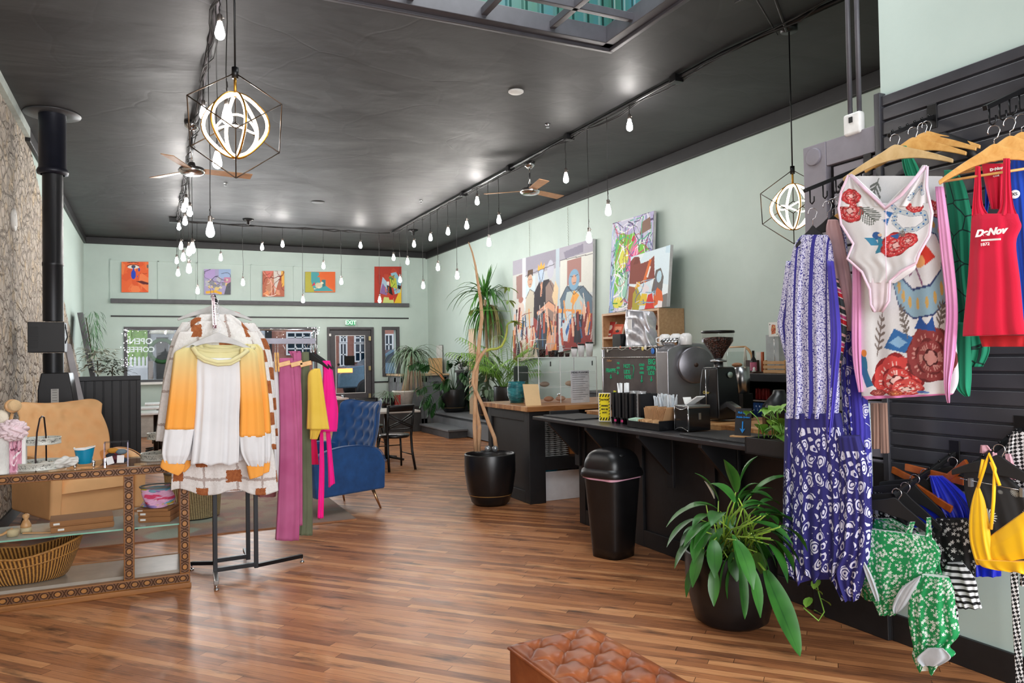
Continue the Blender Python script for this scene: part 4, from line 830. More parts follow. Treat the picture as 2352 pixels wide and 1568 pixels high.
# ---- armchair
def armchair(name, label, mat, legmat, loc, rz, sc, wings=1.0):
    e = thing(name, label, 'armchair')
    W_, D_ = .36, .38
    mb = MB(); mb.bb(-W_ + .07, W_ - .07, -D_ + .02, D_, .20, .40); mb.build('seat_base', mat, e, bevel=.02, seg=3)
    for s in (-1, 1):
        # arm: side panel with rounded falling top
        pts = [(-D_ - .02, .20)] + [(p.x, p.y) for p in crv([(-D_ - .05, .50, 0), (-D_ - .02, .58, 0), (-.26, .64, 0), (-.05, .665, 0), (.18, .65, 0), (.34, .59, 0), (.41, .47, 0)], 5)] + [(.40, .20)]
        mb = MB(); x0 = s * W_; mb.prism([V((x0, y, z)) for y, z in pts], (-s * .085, 0, 0)); mb.build('arm', mat, e, bevel=.022, seg=4)
        mb = MB(); mb.tube([V((x0 + s * .001, y, z)) for y, z in pts[1:-1]], .004, 6); mb.build('piping', mat, e)
    def cush(u, v):
        x = (u - .5) * 2; y = (v - .5) * 2; k = (1 - abs(x) ** 6) * (1 - abs(y) ** 6); return V((x * (W_ - .088), -.06 + y * (D_ - .05), .395 + .10 * k ** .35))
    mb = MB(); mb.grid(cush, 24, 24); mb.build('seat_cushion', mat, e)
    # tufted winged back
    def bk(front):
        def f(u, v):
            x = (u - .5) * 2; hw = (.29 + .07 * math.sin(math.pi * min(1, v * 1.15) ** 1.3) + (.05 * v ** 3)) * 1.0
            z = .36 + .70 * v + (.05 * abs(x) ** 2.2 - .075 * abs(x) ** 9) * v ** 3; y = .22 + .26 * v - wings * .13 * abs(x) ** 2.6 * (.3 + .7 * v)
            th = .10 * (1 - abs(x) ** 8) ** .5 * (1 - max(0, (v - .9) / .1) ** 3) ** .5
            if front:
                d = 0
                uu, vv = x * 2.6, v * 6.2
                for du in range(-3, 4):
                    for dv in range(0, 8):
                        cxx = du + (.5 if dv % 2 else 0); d += math.exp(-((uu - cxx) ** 2 * 9 + (vv - dv - .2) ** 2 * 5)) if abs(cxx) < 2.6 and .6 < dv < 7 else 0
                return V((x * hw, y - th * .5 + .036 * min(1, d) * (1 - abs(x) ** 6), z))
            return V((x * hw, y + th * .5, z))
        return f
    mb = MB(); g1 = mb.grid(bk(True), 64, 60); g2 = mb.grid(lambda u, v: bk(False)(1 - u, v), 64, 60)
    n = 64
    for j in range(60):
        for a, b in ((g1[j][0], g2[j][n]), (g1[j][n], g2[j][0])):
            a2, b2 = (g1[j + 1][0], g2[j + 1][n]) if a is g1[j][0] else (g1[j + 1][n], g2[j + 1][0])
            mb.bm.faces.new((a, a2, b2, b)).smooth = True
    for i in range(n): mb.bm.faces.new((g1[60][i], g1[60][i + 1], g2[60][n - i - 1], g2[60][n - i])).smooth = True
    mb.build('tufted_back', mat, e)
    for s in (-1, 1):
        for y, dy in ((-.30, -.05), (.30, .07)): MB().tube([(s * .27, y, .21), (s * .315, y + dy, 0)], [.019, .009], 10).build('leg', legmat, e)
    e.scale = (sc,) * 3; e.location = loc; e.rotation_euler = (0, 0, rz); return e
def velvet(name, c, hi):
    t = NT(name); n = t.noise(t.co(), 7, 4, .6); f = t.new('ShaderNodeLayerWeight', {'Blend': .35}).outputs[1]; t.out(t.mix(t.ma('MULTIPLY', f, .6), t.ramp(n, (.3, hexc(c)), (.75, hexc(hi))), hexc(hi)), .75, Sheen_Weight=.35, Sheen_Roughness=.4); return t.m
armchair('tufted_armchair', 'royal blue velvet tufted armchair beyond the clothes rack', velvet('blue_velvet', '#0a3768', '#174f8c'), M('#c9a27c', .25, .9), (1.62, 7.67, 0), -1.19, 1.0)
armchair('tufted_armchair', 'tan orange tufted armchair behind the display case', M('#efbd85', .75, var=.05, scale=5), M('#5a5552', .4, .5), (-.60, 7.8, 0), .45, 1.08)
# rug
def m_rug():
    t = NT('faded_rug'); o = t.co(); v = t.vor(o, 2.3, 'SMOOTH_F1', 1); n = t.noise(o, 4, 4); n2 = t.noise(o, 90, 2)
    c = t.mix(t.xyz(v)[0], hexc('#b9a58c'), hexc('#7f6f74')); c = t.mix(t.step(n, .5, .6), c, hexc('#a8857c')); c = t.mix(t.step(t.xyz(v)[1], .6, .7), c, hexc('#9fb0a4')); t.out(t.mix(t.ma('MULTIPLY', n2, .4), c, hexc('#6b5340')), .95); t.bump(n2, .4, .004); return t.m
mb = MB(); mb.bb(-1.0, 1.73, 7.10, 9.3, 0, .008); rg = one('rug', 'faded multicolour rug under the two armchairs', 'rug', mb, m_rug()); B(-1.0, 1.73, 7.08, 7.10, 0, .009).build('rug_binding', M('#9a6a4a', .9), rg)
# low round planter/basket and table behind the rack
p = at(450, 1140, Z=.2); e = thing('woven_hamper', 'greyish woven hamper behind the display case', 'hamper', (.36, 8.0, 0)); mb = MB(); mb.grid(lambda u, v: V((.36 + (.235 + .03 * v) * math.cos(u * 6.2832), 8.0 + (.235 + .03 * v) * math.sin(u * 6.2832), .02 + .42 * v)), 90, 20, True)
mb.build('woven_side', m_wicker('#8a7a58', '#bba97c', 70, 26), e); MB().lathe([(0, .43), (.25, .43), (.268, .435), (.268, .455), (.24, .46), (0, .455)], (.36, 8.0, 0), 40).build('rim', M('#55534e', .6), e)
# black slatted booth panel
e = thing('booth_panel', 'black vertical board booth end panel behind the orange armchair', 'panel', (-.55, 9.55, 0)); a, b_ = at(168, 862, Y=9.5).x, at(323, 862, Y=9.5).x; zt = at(323, 862, Y=9.5).z
NV = M('#16181f', .45, var=.15); mb = MB(); n = 7; w = (b_ - a - .06) / n
for k in range(n): mb.bb(a + .03 + k * w + .006, a + .03 + (k + 1) * w - .006, 9.5, 9.53, 0, zt - .05)
mb.bb(a, b_, 9.525, 9.56, 0, zt - .02); mb.build('boards', NV, e, bevel=.003); mb = MB(); mb.bb(a, b_, 9.485, 9.57, zt - .05, zt); mb.bb(b_ - .045, b_, 9.485, 9.57, 0, zt - .05); mb.build('border', NV, e, bevel=.004)
# leaning white-edged canvas
y0 = 9.25; P0, P1 = at(148, 787, Y=9.37), at(180, 940, Y=9.35); Q0, Q1 = at(163, 790, Y=9.38), at(203, 940, Y=9.36)
e = thing('leaning_canvas', 'tall canvas seen edge-on leaning between the stove and the black panel', 'painting', (P1.x, 9.2, 0)); dn = (P1 - P0).normalized(); k = P1.z / -dn.z
mb = MB(); A, Bq, C, D = P0, Q0, Q1 + dn * (Q1.z / -dn.z) * .98, P1 + dn * (P1.z / -dn.z) * .98; mb.prism([A, Bq, C, D], (-.02, .09, 0)); mb.build('stretched_canvas', M('#b9b6ba', .7, var=.15, scale=5), e)
# leaning dark frame with hanging greenery
e = thing('leaning_board', 'dark grey frame board leaning in the far left corner', 'board', (-1, 15, 0)); T0, T1 = at(177, 718, Y=14.8), at(190, 717, Y=14.9); B0, B1 = at(206, 862, Y=14.2), at(217, 860, Y=14.3)
dn = (B0 - T0).normalized(); kk = B0.z / -dn.z; mb = MB(); mb.prism([T0, T1, B1 + dn * kk, B0 + dn * kk], (-.03, .7, 0)); mb.build('frame', M('#4a4a4e', .6), e)
def foliage(name, label, cat, root, n, rad, L, w, mat, seed, droop=.6, up=.6, group=None, stem=None):
    r = random.Random(seed); mb = MB(); c = V(root)
    for k in range(n):
        a = r.uniform(0, 6.283); q = c + V((math.cos(a) * rad[0] * r.random(), math.sin(a) * rad[1] * r.random(), r.uniform(-1, 1) * rad[2])); mb.leaf(q, (math.cos(a), math.sin(a), r.uniform(-.2, up)), L * r.uniform(.6, 1.2), w * r.uniform(.7, 1.2), droop, 4)
    e = thing(name, label, cat, c, group); mb.build('foliage', mat, e)
    if stem: MB().tube(stem, .01, 6).build('stem', M('#4c4436', .8), e)
    return e
LEAFG = M('#5f8a63', .6, var=.35, scale=6); LW = M('#b9c0b2', .7, var=.3, scale=6)
c = at(213, 770, Y=14.6); foliage('trailing_fern', 'feathery green plant hanging from the leaning grey board', 'plant', c, 170, (.16, .2, .42), .16, .012, LEAFG, 4, 1.6, .1, stem=[c + V((-.1, 0, .3)), c + V((0, 0, -.4))])
c = at(224, 828, Y=14.3); foliage('white_foliage', 'white leaved potted plant in the far left corner', 'plant', c, 120, (.26, .26, .2), .12, .05, LW, 5, .5, .8, stem=[c + V((.02, 0, -1.2)), c])
c = at(258, 842, Y=14.3); foliage('dark_foliage', 'dark and pale leafy plant below the window left end', 'plant', c, 130, (.3, .22, .12), .1, .035, M('#39463a', .6, var=.5, scale=9), 6, .4, .7, stem=[c + V((0, 0, -1.0)), c])
# ================================================================ HANGERS AND CLOTHES RACK
PINE = wood('hanger_wood', '#c8904a', '#e0b06a', (8, 8, 8), .35, .05); HOOKM = M('#c9c9cc', .15, 1, .02); GREYH = M('#b3b2b0', .4); BLKH = M('#0e0e10', .6)
def hanger(label, P, U, w=.44, mat=None, group=None, bar_=False, drop=.10, th=.014, rise=.075, clip=False, hookm=None, lean=0.0, thick=1.0):
    """P: point where the hook rests on its rail"""
    P = V(P); U = V((U[0], U[1], 0)).normalized(); N = V((-U.y, U.x, 0)); hw = w / 2; mat = mat or PINE
    U = (U + V((0, 0, lean))).normalized(); Zl = N.cross(U) * -1; Zl = Zl if Zl.z > 0 else -Zl
    e = thing('clothes_hanger', label, 'hanger', P, group)
    T = P - Zl * rise
    pts = [P + N * .0 + U * (.021 * math.cos(a)) + Zl * (.021 * math.sin(a) - .021) for a in np.linspace(3.6, -.6, 12)]
    pts = [p + N * 0 for p in pts] + [P + U * .012 - Zl * .05, P - Zl * .055, T]
    MB().tube(pts, .0022, 6).build('hook', hookm or HOOKM, e)
    n = 16; top = []; bot = []
    for i in range(-n, n + 1):
        x = i / n; zt = -drop * abs(x) ** 1.35 + .012 * math.exp(-(x * 6) ** 2); top.append(T + U * (x * hw) + Zl * zt)
        bot.append(T + U * (x * hw * .985) + Zl * (zt - (.042 * thick * (1 - abs(x) ** .8) + .017 * thick + .012 * math.exp(-(x * 5) ** 2))))
    MB().prism([p - N * th / 2 for p in top + bot[::-1]], N * th).build('hanger_body', mat, e, bevel=.004)
    if bar_: MB().tube([T + U * (-hw * .93) + Zl * (-drop - .005), T + U * (hw * .93) + Zl * (-drop - .005)], .0055, 8).build('trouser_bar', mat, e)
    if clip:
        z = -drop - .03; MB().tube([T + U * (-hw * .8) + Zl * z, T + U * (hw * .8) + Zl * z], .002, 6).build('clip_bar', HOOKM, e)
        for s in (-.55, .55): MB().box(0, (.02, .012, .035), m=Matrix.Translation(T + U * (hw * s) + Zl * (z - .008))).build('clip', M('#9c9ca0', .3, .7), e)
    return e
def knit(name, c, c2=None, scale=6, bump=.15, bs=260, rough=.85, sheen=.1):
    t = NT(name); n = t.noise(t.co(), scale, 3); c2 = c2 or c; t.out(t.ramp(n, (.3, hexc(c)), (.7, hexc(c2))), rough, Sheen_Weight=sheen); t.bump(t.noise(t.co(), bs, 2), bump, .002); return t.m
def m_ombre():
    t = NT('ombre_sleeve'); v = t.xyz(t.co('UV'))[1]; t.out(t.ramp(t.step(v, -.38, 0), (0, hexc('#f3a545')), (.35, hexc('#efb060')), (1, hexc('#d6cd92'))), .85); t.bump(t.noise(t.co(), 250, 2), .12, .002); return t.m
def m_fleece():
    t = NT('checked_fleece'); u = t.xyz(t.co('UV')); nz = t.noise(t.co(), 60, 3); wob = t.ma('MULTIPLY', t.ma('SUBTRACT', t.noise(t.co(), 90, 2), .5), .022)
    a = t.ma('ADD', u[0], wob); b = t.ma('ADD', u[1], wob); fa = t.ma('FRACT', t.ma('MULTIPLY', a, 6.2)); fb = t.ma('FRACT', t.ma('MULTIPLY', b, 4.6))
    fb2 = t.ma('FRACT', t.ma('ADD', t.ma('MULTIPLY', b, 4.6), t.ma('MULTIPLY', t.ma('FLOOR', t.ma('MULTIPLY', a, 6.2)), .5))); sa = t.ma('LESS_THAN', fa, .46); sb = t.ma('LESS_THAN', fb2, .40); sq = t.ma('MULTIPLY', sa, sb)
    la = t.ma('MULTIPLY', t.ma('GREATER_THAN', fa, .27), t.ma('LESS_THAN', fa, .36)); lb = t.ma('MULTIPLY', t.ma('GREATER_THAN', fb, .10), t.ma('LESS_THAN', fb, .18)); st = t.ma('MAXIMUM', la, lb)
    c = t.mix(nz, hexc('#d6d2ce'), hexc('#f6f5f4')); c = t.mix(t.ma('MULTIPLY', st, .6), c, hexc('#8a6a5c')); c = t.mix(sq, c, t.mix(nz, hexc('#7a3512'), hexc('#c07848')))
    t.out(c, .95); t.bump(t.noise(t.co(), 110, 4, .8), .7, .008); return t.m
OMB, FLE = m_ombre(), m_fleece(); WKN = knit('white_jersey', '#d6d6d8', '#e4e4e6', 3); CUF = knit('orange_rib', '#f0a03e', '#f3a94e'); NK = knit('cream_neckband', '#d8cf9a', '#ddd6a6')
rack = thing('clothes_rack', 'black steel garment rack with arms holding sweatshirts trousers and coats', 'clothes rack', (.55, 5.75, 0)); RK = M('#1a1b1f', .4, .4)
up = [(.385, 5.60), (.655, 5.62), (.40, 5.86), (.63, 5.88)]
for i, (x, y) in enumerate(up): MB().bar((x, y, .05), (x, y, 1.62), .028).build('upright', RK, rack, bevel=.002)
for a, b in ((0, 1), (2, 3)): MB().bar((*up[a], .075), (*up[b], .075), .028).build('cross_tube', RK, rack, bevel=.002); MB().bar((*up[a], 1.62), (*up[b], 1.62), .028).build('cross_tube', RK, rack)
def foot(a, b, mat=RK):
    a, b = V(a), V(b); MB().bar(a, b, .03, .026).build('foot', mat, rack, bevel=.002)
    MB().tube([(b.x, b.y, .035), (b.x, b.y, .012)], .006, 8).tube([(b.x, b.y, .012), (b.x, b.y, .0)], .016, 12).build('levelling_screw', CHROME, rack)
foot((.655, 5.64, .06), (1.0, 5.79, .05)); foot((.40, 5.86, .06), (.25, 5.97, .05)); foot((.385, 5.62, .06), (.375, 5.36, .05), M('#8a8784', .35, .8)); foot((.63, 5.88, .06), (.64, 6.2, .05))
def arm_beads(a, b, mat, n=14):
    a, b = V(a), V(b); MB().bar(a, b, .022).build('waterfall_arm', mat, rack); mb = MB()
    for k in range(n): p = a.lerp(b, (k + .5) / n); mb.ball(p + V((0, 0, .016)), .006, 8)
    mb.build('arm_studs', CHROME, rack)
A0, A1 = at(489, 678, Y=6.15), at(493, 750, Y=5.29); arm_beads(A0, A1, M('#8e6f7d', .3, .6)); MB().bar(A0, (A0.x + .1, 5.88, 1.62), .026).build('arm_post', RK, rack)
R0, R1 = at(560, 783, Y=6.0), at(724, 783, Y=6.0); MB().bar(R0, R1, .012, .042).build('hang_rail', M('#77757e', .45, .5), rack)
R2, R3 = at(724, 757, Y=6.04), at(724, 830, Y=6.04); MB().tube([R2, R3], .006, 8).build('rail_end', CHROME, rack); MB().tube([at(575, 757, Y=6.2), R2], .007, 8).build('upper_rail', CHROME, rack)
# sweatshirts
def sweatshirt(label, dx, dy, Yp, seed):
    kw = dict(Y=Yp); sh = lambda L: [((y[0] + dy, y[1] + dy) if isinstance(y, tuple) else y + dy, a + dx, b + dx, d) for y, a, b, d in L]; N = (0, -1, 0); e = thing('sweatshirt', label, 'sweatshirt', at(500 + dx, 820 + dy, **kw), 'orange and white raglan sweatshirts')
    cloth(MB(), prow(kw, sh([(822, 452, 556, .012), (845, 450, 554, .03), (900, 450, 552, .035), (960, 447, 549, .04), (1020, 442, 549, .045), (1064, 437, 547, .05)])), N, 5, .02, seed=seed, hem=.008).build('body', WKN, e)
    for nm, L in (('l', [(798, 424, 446, .008), (808, 402, 452, .02), (830, 397, 454, .03), (880, 391, 452, .036), (930, 385, 450, .04), (985, 378, 446, .042)]), ('r', [(798, 552, 578, .008), (812, 550, 590, .02), (840, 549, 594, .03), (890, 550, 600, .036), (940, 551, 605, .04), (1002, 549, 609, .042)])):
        cloth(MB(), prow(kw, sh(L)), N, 3, .012, seed=seed + len(nm), a0=.3, nu=44).build('ombre_sleeve', OMB, e)
    for L in ([(985, 378, 446, .04), (1020, 373, 440, .046), (1045, 372, 434, .046), (1064, 379, 424, .03)], [(1000, 549, 609, .04), (1035, 552, 609, .046), (1055, 560, 608, .044), (1070, 570, 605, .03)]):
        cloth(MB(), prow(kw, sh(L)), N, 4, .012, seed=seed + 3, a0=.5, nu=44).build('lower_sleeve', WKN, e)
    for L in ([((1055, 1066), 372, 426, .026), ((1070, 1080), 368, 422, .026), ((1076, 1092), 372, 410, .024)], [((1070, 1060), 566, 606, .028), ((1085, 1075), 569, 606, .028), ((1100, 1090), 573, 604, .026)]):
        cloth(MB(), prow(kw, sh(L)), N, 2, .004, seed=seed, nu=36, nv=10).build('cuff', CUF, e)
    # neckband: sagging ring
    pf = [(442, 797), (452, 812), (470, 824), (500, 832), (530, 830), (552, 818), (568, 806)]; pb = [(555, 802), (530, 806), (500, 808), (470, 805), (450, 800)]
    ring = [at(x + dx, y + dy, Y=Yp - .035) for x, y in pf] + [at(x + dx, y + dy, Y=Yp + .03) for x, y in pb]; MB().tube(ring + [ring[0]], .015, 10, False).build('neckband', NK, e); cloth(MB(), prow(dict(Y=Yp + .025), sh([(800, 446, 560, .004), (812, 450, 560, .006), (832, 458, 552, .006)])), N, 3, .004, nu=40, nv=8).build('back_yoke', NK, e)
    ring2 = [p + V((0, -.004, -.018)) for p in ring[1:6]]; MB().tube(ring2, .008, 8).build('neckband_trim', NK, e)
    return e
sweatshirt('white raglan sweatshirt with orange ombre sleeves, front of the rack', 0, 0, 5.29, 1)
sweatshirt('matching orange sleeved sweatshirt peeking out behind the front one', 14, -8, 5.37, 4)
def coat(label, Yp, L, sl, seed):
    kw = dict(Y=Yp); N = (0, -1, 0); e = thing('fleece_coat', label, 'coat', at(500, 760, **kw), 'checked fleece coats')
    cloth(MB(), prow(kw, L), N, 4, .03, seed=seed, nu=80, nv=50, hem=.02).build('body', FLE, e)
    for q in sl: cloth(MB(), prow(kw, q), N, 2, .012, seed=seed + 1, nu=40).build('sleeve', FLE, e)
    return e
coat('white and rust checked fleece coat directly behind the sweatshirts', 5.46, [(738, 455, 535, .03), (762, 428, 570, .05), (800, 408, 592, .06), (900, 400, 606, .055), (1000, 398, 622, .06), (1080, 394, 634, .06), (1128, 392, 638, .06)],
     [[(762, 410, 450, .04), (840, 384, 425, .05), (930, 366, 408, .05), (1012, 357, 390, .045)], [(762, 560, 592, .04), (820, 580, 612, .05), (920, 596, 626, .05), (1030, 600, 634, .05)]], 3)
coat('second checked fleece coat, rear one with high shoulders', 5.62, [(722, 460, 530, .03), (745, 430, 560, .05), (800, 405, 598, .05), (950, 400, 615, .06), (1080, 440, 628, .07), (1120, 470, 632, .07)],
     [[(740, 418, 450, .03), (780, 395, 425, .04), (860, 376, 405, .04), (960, 366, 392, .04)], [(742, 550, 585, .03), (800, 588, 620, .04), (900, 612, 632, .04), (1000, 622, 638, .04)]], 8)
e = thing('white_shirt', 'plain white blouse hanging right of the fleece coats', 'shirt', at(650, 800, Y=5.95), 'white tops beside the mauve trousers')
kw = dict(Y=5.95); cloth(MB(), prow(kw, [(830, 622, 636, .02), (860, 620, 641, .03), (940, 622, 648, .05), (1040, 626, 652, .06), (1120, 630, 650, .05)]), (0, -1, 0), 3, .012, seed=2).build('body', WKN, e); cloth(MB(), prow(kw, [(842, 634, 640, .015), (900, 640, 652, .03), (985, 642, 661, .03), (1010, 640, 655, .03)]), (0, -1, 0), 2, .008, seed=5, nu=30).build('sleeve', WKN, e)
def trousers(name, label, cat, mat, parts, Yp, seed, group=None, folds=3, amp=.012, dp=.03):
    q0 = parts[0][1][0]; e = thing(name, label, cat, at(q0[1], q0[0] if not isinstance(q0[0], tuple) else q0[0][0], Y=Yp), group)
    for i, (nm, L) in enumerate(parts): cloth(MB(), prow(dict(Y=Yp + i * .012), [tuple(q) for q in L], dp), (0, -1, 0), folds, amp, seed=seed + i, nu=40).build(nm, mat, e)
    return e
MAU = knit('mauve_crepe', '#a84a78', '#bd6590', 3); OLI = knit('olive_cotton', '#5a6048', '#686f54', 3); YEL = knit('yellow_cotton', '#d9b43c', '#e2c050', 4); FUC = knit('fuchsia_cotton', '#e60082', '#ef1090', 4)
trousers('trousers', 'mauve pink wide trousers, nearest pair on the rail', 'trousers', MAU, [('leg', [(822, 644, 672), (845, 640, 674), (1000, 642, 684, .05), (1150, 637, 688, .06), (1238, 632, 686, .06)]), ('leg', [(828, 668, 684), (900, 672, 692), (1100, 676, 694), (1205, 680, 694)])], 5.90, 3, 'mauve trousers on the rail')
trousers('trousers', 'mauve pink trousers with a tied waist, second pair on the rail', 'trousers', MAU, [('leg', [(812, 672, 690), (830, 672, 694), (1000, 678, 697), (1195, 680, 699)]), ('tied_belt', [(806, 662, 690, .02), (816, 668, 692, .02), (832, 680, 694, .02)])], 6.02, 6, 'mauve trousers on the rail')
trousers('trousers', 'olive green trousers between the mauve pair and yellow shorts', 'trousers', OLI, [('leg', [(808, 694, 708), (830, 692, 710), (1000, 688, 714), (1150, 690, 718), (1228, 684, 718)])], 6.0, 9)
trousers('shorts', 'yellow loose shorts clipped on a hanger at the rack end', 'shorts', YEL, [('leg', [(846, 722, 734, .02), (860, 708, 738, .03), (920, 707, 746, .04), (985, 705, 756, .05)]), ('inner_leg', [(985, 712, 738, .02), (1008, 712, 728, .02)])], 5.86, 12)
trousers('ribbon_blouse', 'bright pink top with two long hanging ribbons', 'top', FUC, [('body', [(828, 740, 758, .02), (860, 742, 764, .03), (920, 738, 772, .04), (990, 727, 773, .05)]), ('ribbon', [(985, 735, 742, .004), (1080, 733, 745, .004), (1190, 729, 743, .004)]), ('ribbon', [(985, 748, 758, .004), (1060, 753, 765, .004), ((1120, 1108), 755, 770, .004)])], 6.0, 15, 'fuchsia tops on the rail')
trousers('ribbon_blouse', 'bright pink top behind, jutting out to the right', 'top', FUC, [('body', [(850, 752, 764, .02), (900, 758, 770, .03), (940, 762, 776, .03), (985, 764, 774, .03)])], 6.1, 18, 'fuchsia tops on the rail')
trousers('crimson_blouse', 'crimson garment end showing below the yellow shorts', 'top', knit('crimson', '#d40050', '#e0105c'), [('body', [(1000, 712, 726, .02), (1066, 712, 732, .02)])], 6.15, 20)
trousers('dusty_pink_blouse', 'dusty rose cloth hanging low under the fleece coats', 'top', knit('dusty_rose', '#8a5253', '#986061'), [('body', [(1100, 596, 640, .02), (1140, 592, 634, .03)])], 6.1, 24)
B_ = at(500, 715, Y=6.1); mb = MB()
for s in (-1, 1): mb.leaf(B_ + V((s * .02, 0, 0)), (s, 0, .12), .16, .05, .3, 6)
one('red_ribbon', 'bright red ribbon tied behind the top hangers of the front rack arm', 'ribbon', mb, M('#cf2a3a', .7), solid=.002)
# hangers on the front arm, all parallel to the far wall
for k, s in enumerate(('nearest, carrying the front sweatshirt', 'second from the front', 'third from the front', 'holding the front fleece coat', 'holding the rear fleece coat', 'bare one at the back with wide ends')):
    t = 1 - k * .17; p = A0.lerp(A1, t) + V((0, 0, .012)); hanger('pale grey plastic hanger on the front arm, ' + s, p + V((.015, 0, 0)), (1, 0, 0), .43 if k < 5 else .52, GREYH, 'pale hangers on the front rack arm', drop=.095, th=.012, rise=.06)
for k, (px, s) in enumerate(((618, 'leftmost'), (632, 'second'), (638, 'third'))):
    p = at(px, 790, Y=6.0); hanger('light wooden hanger seen edge on, %s on the right rail' % s, p, (.12, 1, 0), .40, PINE, 'edge-on wooden hangers on the right rail', drop=.12)
for k, (px, s) in enumerate(((654, 'first mauve trousers'), (682, 'second mauve trousers'), (703, 'olive trousers'))):
    p = at(px, 790, Y=6.0); e = thing('clip_hanger', 'wooden clamp hanger gripping the ' + s, 'hanger', p, 'clamp hangers on the right rail')
    MB().tube([p + V((.015, 0, 0)), p + V((0, 0, .012)), p + V((-.012, 0, -.01)), p + V((0, 0, -.03)), p + V((0, 0, -.085))], .0022, 6).build('hook', HOOKM, e); q = at(px, 836, Y=5.84); MB().bar(q + V((-.045, 0, -.008)), q + V((.04, 0, .012)), .014, .034).build('clamp', PINE, e, bevel=.003)
for k, (px, s) in enumerate(((712, 'above the yellow shorts'), (718, 'in the middle'), (722, 'at the rail end'))):
    hanger('black velvet hanger ' + s, at(px, 790, Y=6.0 + .03 * k), (.85, -.5 + .1 * k, 0), .30, BLKH, 'black hangers at the rail end', drop=.11, th=.008)
# ================================================================ MIDDLE OF THE ROOM
def cafe_chair(name, label, loc, rz, sc=1.0, group='black cross back cafe chairs', metal=None):
    e = thing(name, label, 'chair', (0, 0, 0), group); m = BLKM
    MB().lathe([(0, .43), (.19, .43), (.205, .44), (.21, .46), (.195, .478), (.1, .484), (0, .485)], (0, 0, 0), 36).build('seat', M('#101012', .3), e)
    for s in (-1, 1):
        MB().tube([(s * .15, -.15, .43), (s * .18, -.20, .2), (s * .19, -.22, 0)], .015, 8).build('leg', m, e)
        MB().tube([(s * .19, .27, 0), (s * .175, .20, .25), (s * .17, .18, .45), (s * .18, .21, .65), (s * .185, .25, .88)], .018, 8).build('rear_leg', m, e)
        MB().tube([(s * .182, -.2, .2), (s * .178, .19, .2)], .007, 6).build('stretcher', m, e)
    MB().tube([(-.17, -.17, .3), (.17, -.17, .3)], .007, 6).build('stretcher', m, e)
    mb = MB(); mb.grid(lambda u, v: V(((u - .5) * .37, .235 + .02 * v + .03 * (1 - (2 * u - 1) ** 2), .80 + .085 * v)), 12, 3); mb.build('top_rail', m, e, solid=.018)
    for z in (.72, .56):
        MB().tube([((t - .5) * .355, .215 + .03 * (1 - (2 * t - 1) ** 2), z + (.0)) for t in np.linspace(0, 1, 7)], .0075, 6).build('back_rail', m, e) if z == .56 else None
    for s in (-1, 1):
        MB().tube([(s * .178, .225, .59), (0, .25, .67), (-s * .18, .235, .77)], .010, 6).build('cross_slat', m, e); MB().tube([(s * .178, .222, .57), (0, .245, .64), (-s * .18, .235, .73)], .009, 6).build('cross_slat', m, e)
    e.location = loc; e.rotation_euler = (0, 0, rz); e.scale = (sc,) * 3; return e
cafe_chair('cafe_chair', 'black metal cross back chair right behind the blue armchair', (3.0, 10.1, 0), math.pi + .1)
def cafe_table(label, loc, w, top, group='cafe tables', h=.75, round_=False):
    e = thing('cafe_table', label, 'table', loc, group); x, y, z = loc
    (MB().lathe([(0, h - .03), (w / 2, h - .03), (w / 2, h), (0, h)], (x, y, z), 40) if round_ else B(x - w / 2, x + w / 2, y - w / 2, y + w / 2, h - .03, h)).build('table_top', top, e, bevel=.004)
    MB().tube([(x, y, .02), (x, y, h - .03)], .035, 14).build('pedestal', BLKM, e)
    for a in (.785, 2.356, 3.927, 5.498): MB().tube([(x, y, .06), (x + .28 * math.cos(a), y + .28 * math.sin(a), .02)], [.022, .016], 8).build('foot', BLKM, e)
    return e
TT = M('#b9b3ac', .3, var=.05)
cafe_table('grey topped cafe table to the right of the blue armchair', (3.15, 11.0, 0), .8, TT); cafe_chair('cafe_chair', 'black cross back chair on the far side of the grey table', (3.1, 11.75, 0), 0)
cafe_table('dark cafe table hidden behind the blue armchair', (2.3, 10.2, 0), .7, M('#8f8a86', .3)); cafe_chair('cafe_chair', 'black chair at the dark table left of the blue armchair', (1.75, 10.1, 0), -1.6)
cafe_table('bright topped table in front of the glass door', (2.6, 13.4, 0), .9, M('#cdbfb8', .2), h=.85)
cafe_chair('cafe_chair', 'black chair by the bright table left of the door', (2.0, 12.6, 0), 3.0); cafe_chair('cafe_chair', 'black chair by the bright table under the door glass', (3.3, 13.3, 0), 1.4)
for k, (x, y, s) in enumerate(((.05, 13.0, 'nearest'), (.1, 14.4, 'middle'), (.2, 15.8, 'farthest'))):
    cafe_table('small white topped table seen past the black panel, %s' % s, (x, y, 0), .65, M('#e3e3e3', .2), 'white tables along the left wall'); cafe_chair('cafe_chair', 'shiny black chair at the %s white table' % s, (x + .48, y - .1, 0), -1.4, 1, 'chairs at the white tables')
mb = MB(); mb.bb(-.75, 1.6, 17.05, 17.3, .44, .5); mb.bb(-.75, 1.6, 17.1, 17.3, 0, .44); one('window_bench', 'low pale bench under the far window', 'bench', mb, M('#b7b5b0', .5), bevel=.01)
p = at(862, 905, Y=13.2)
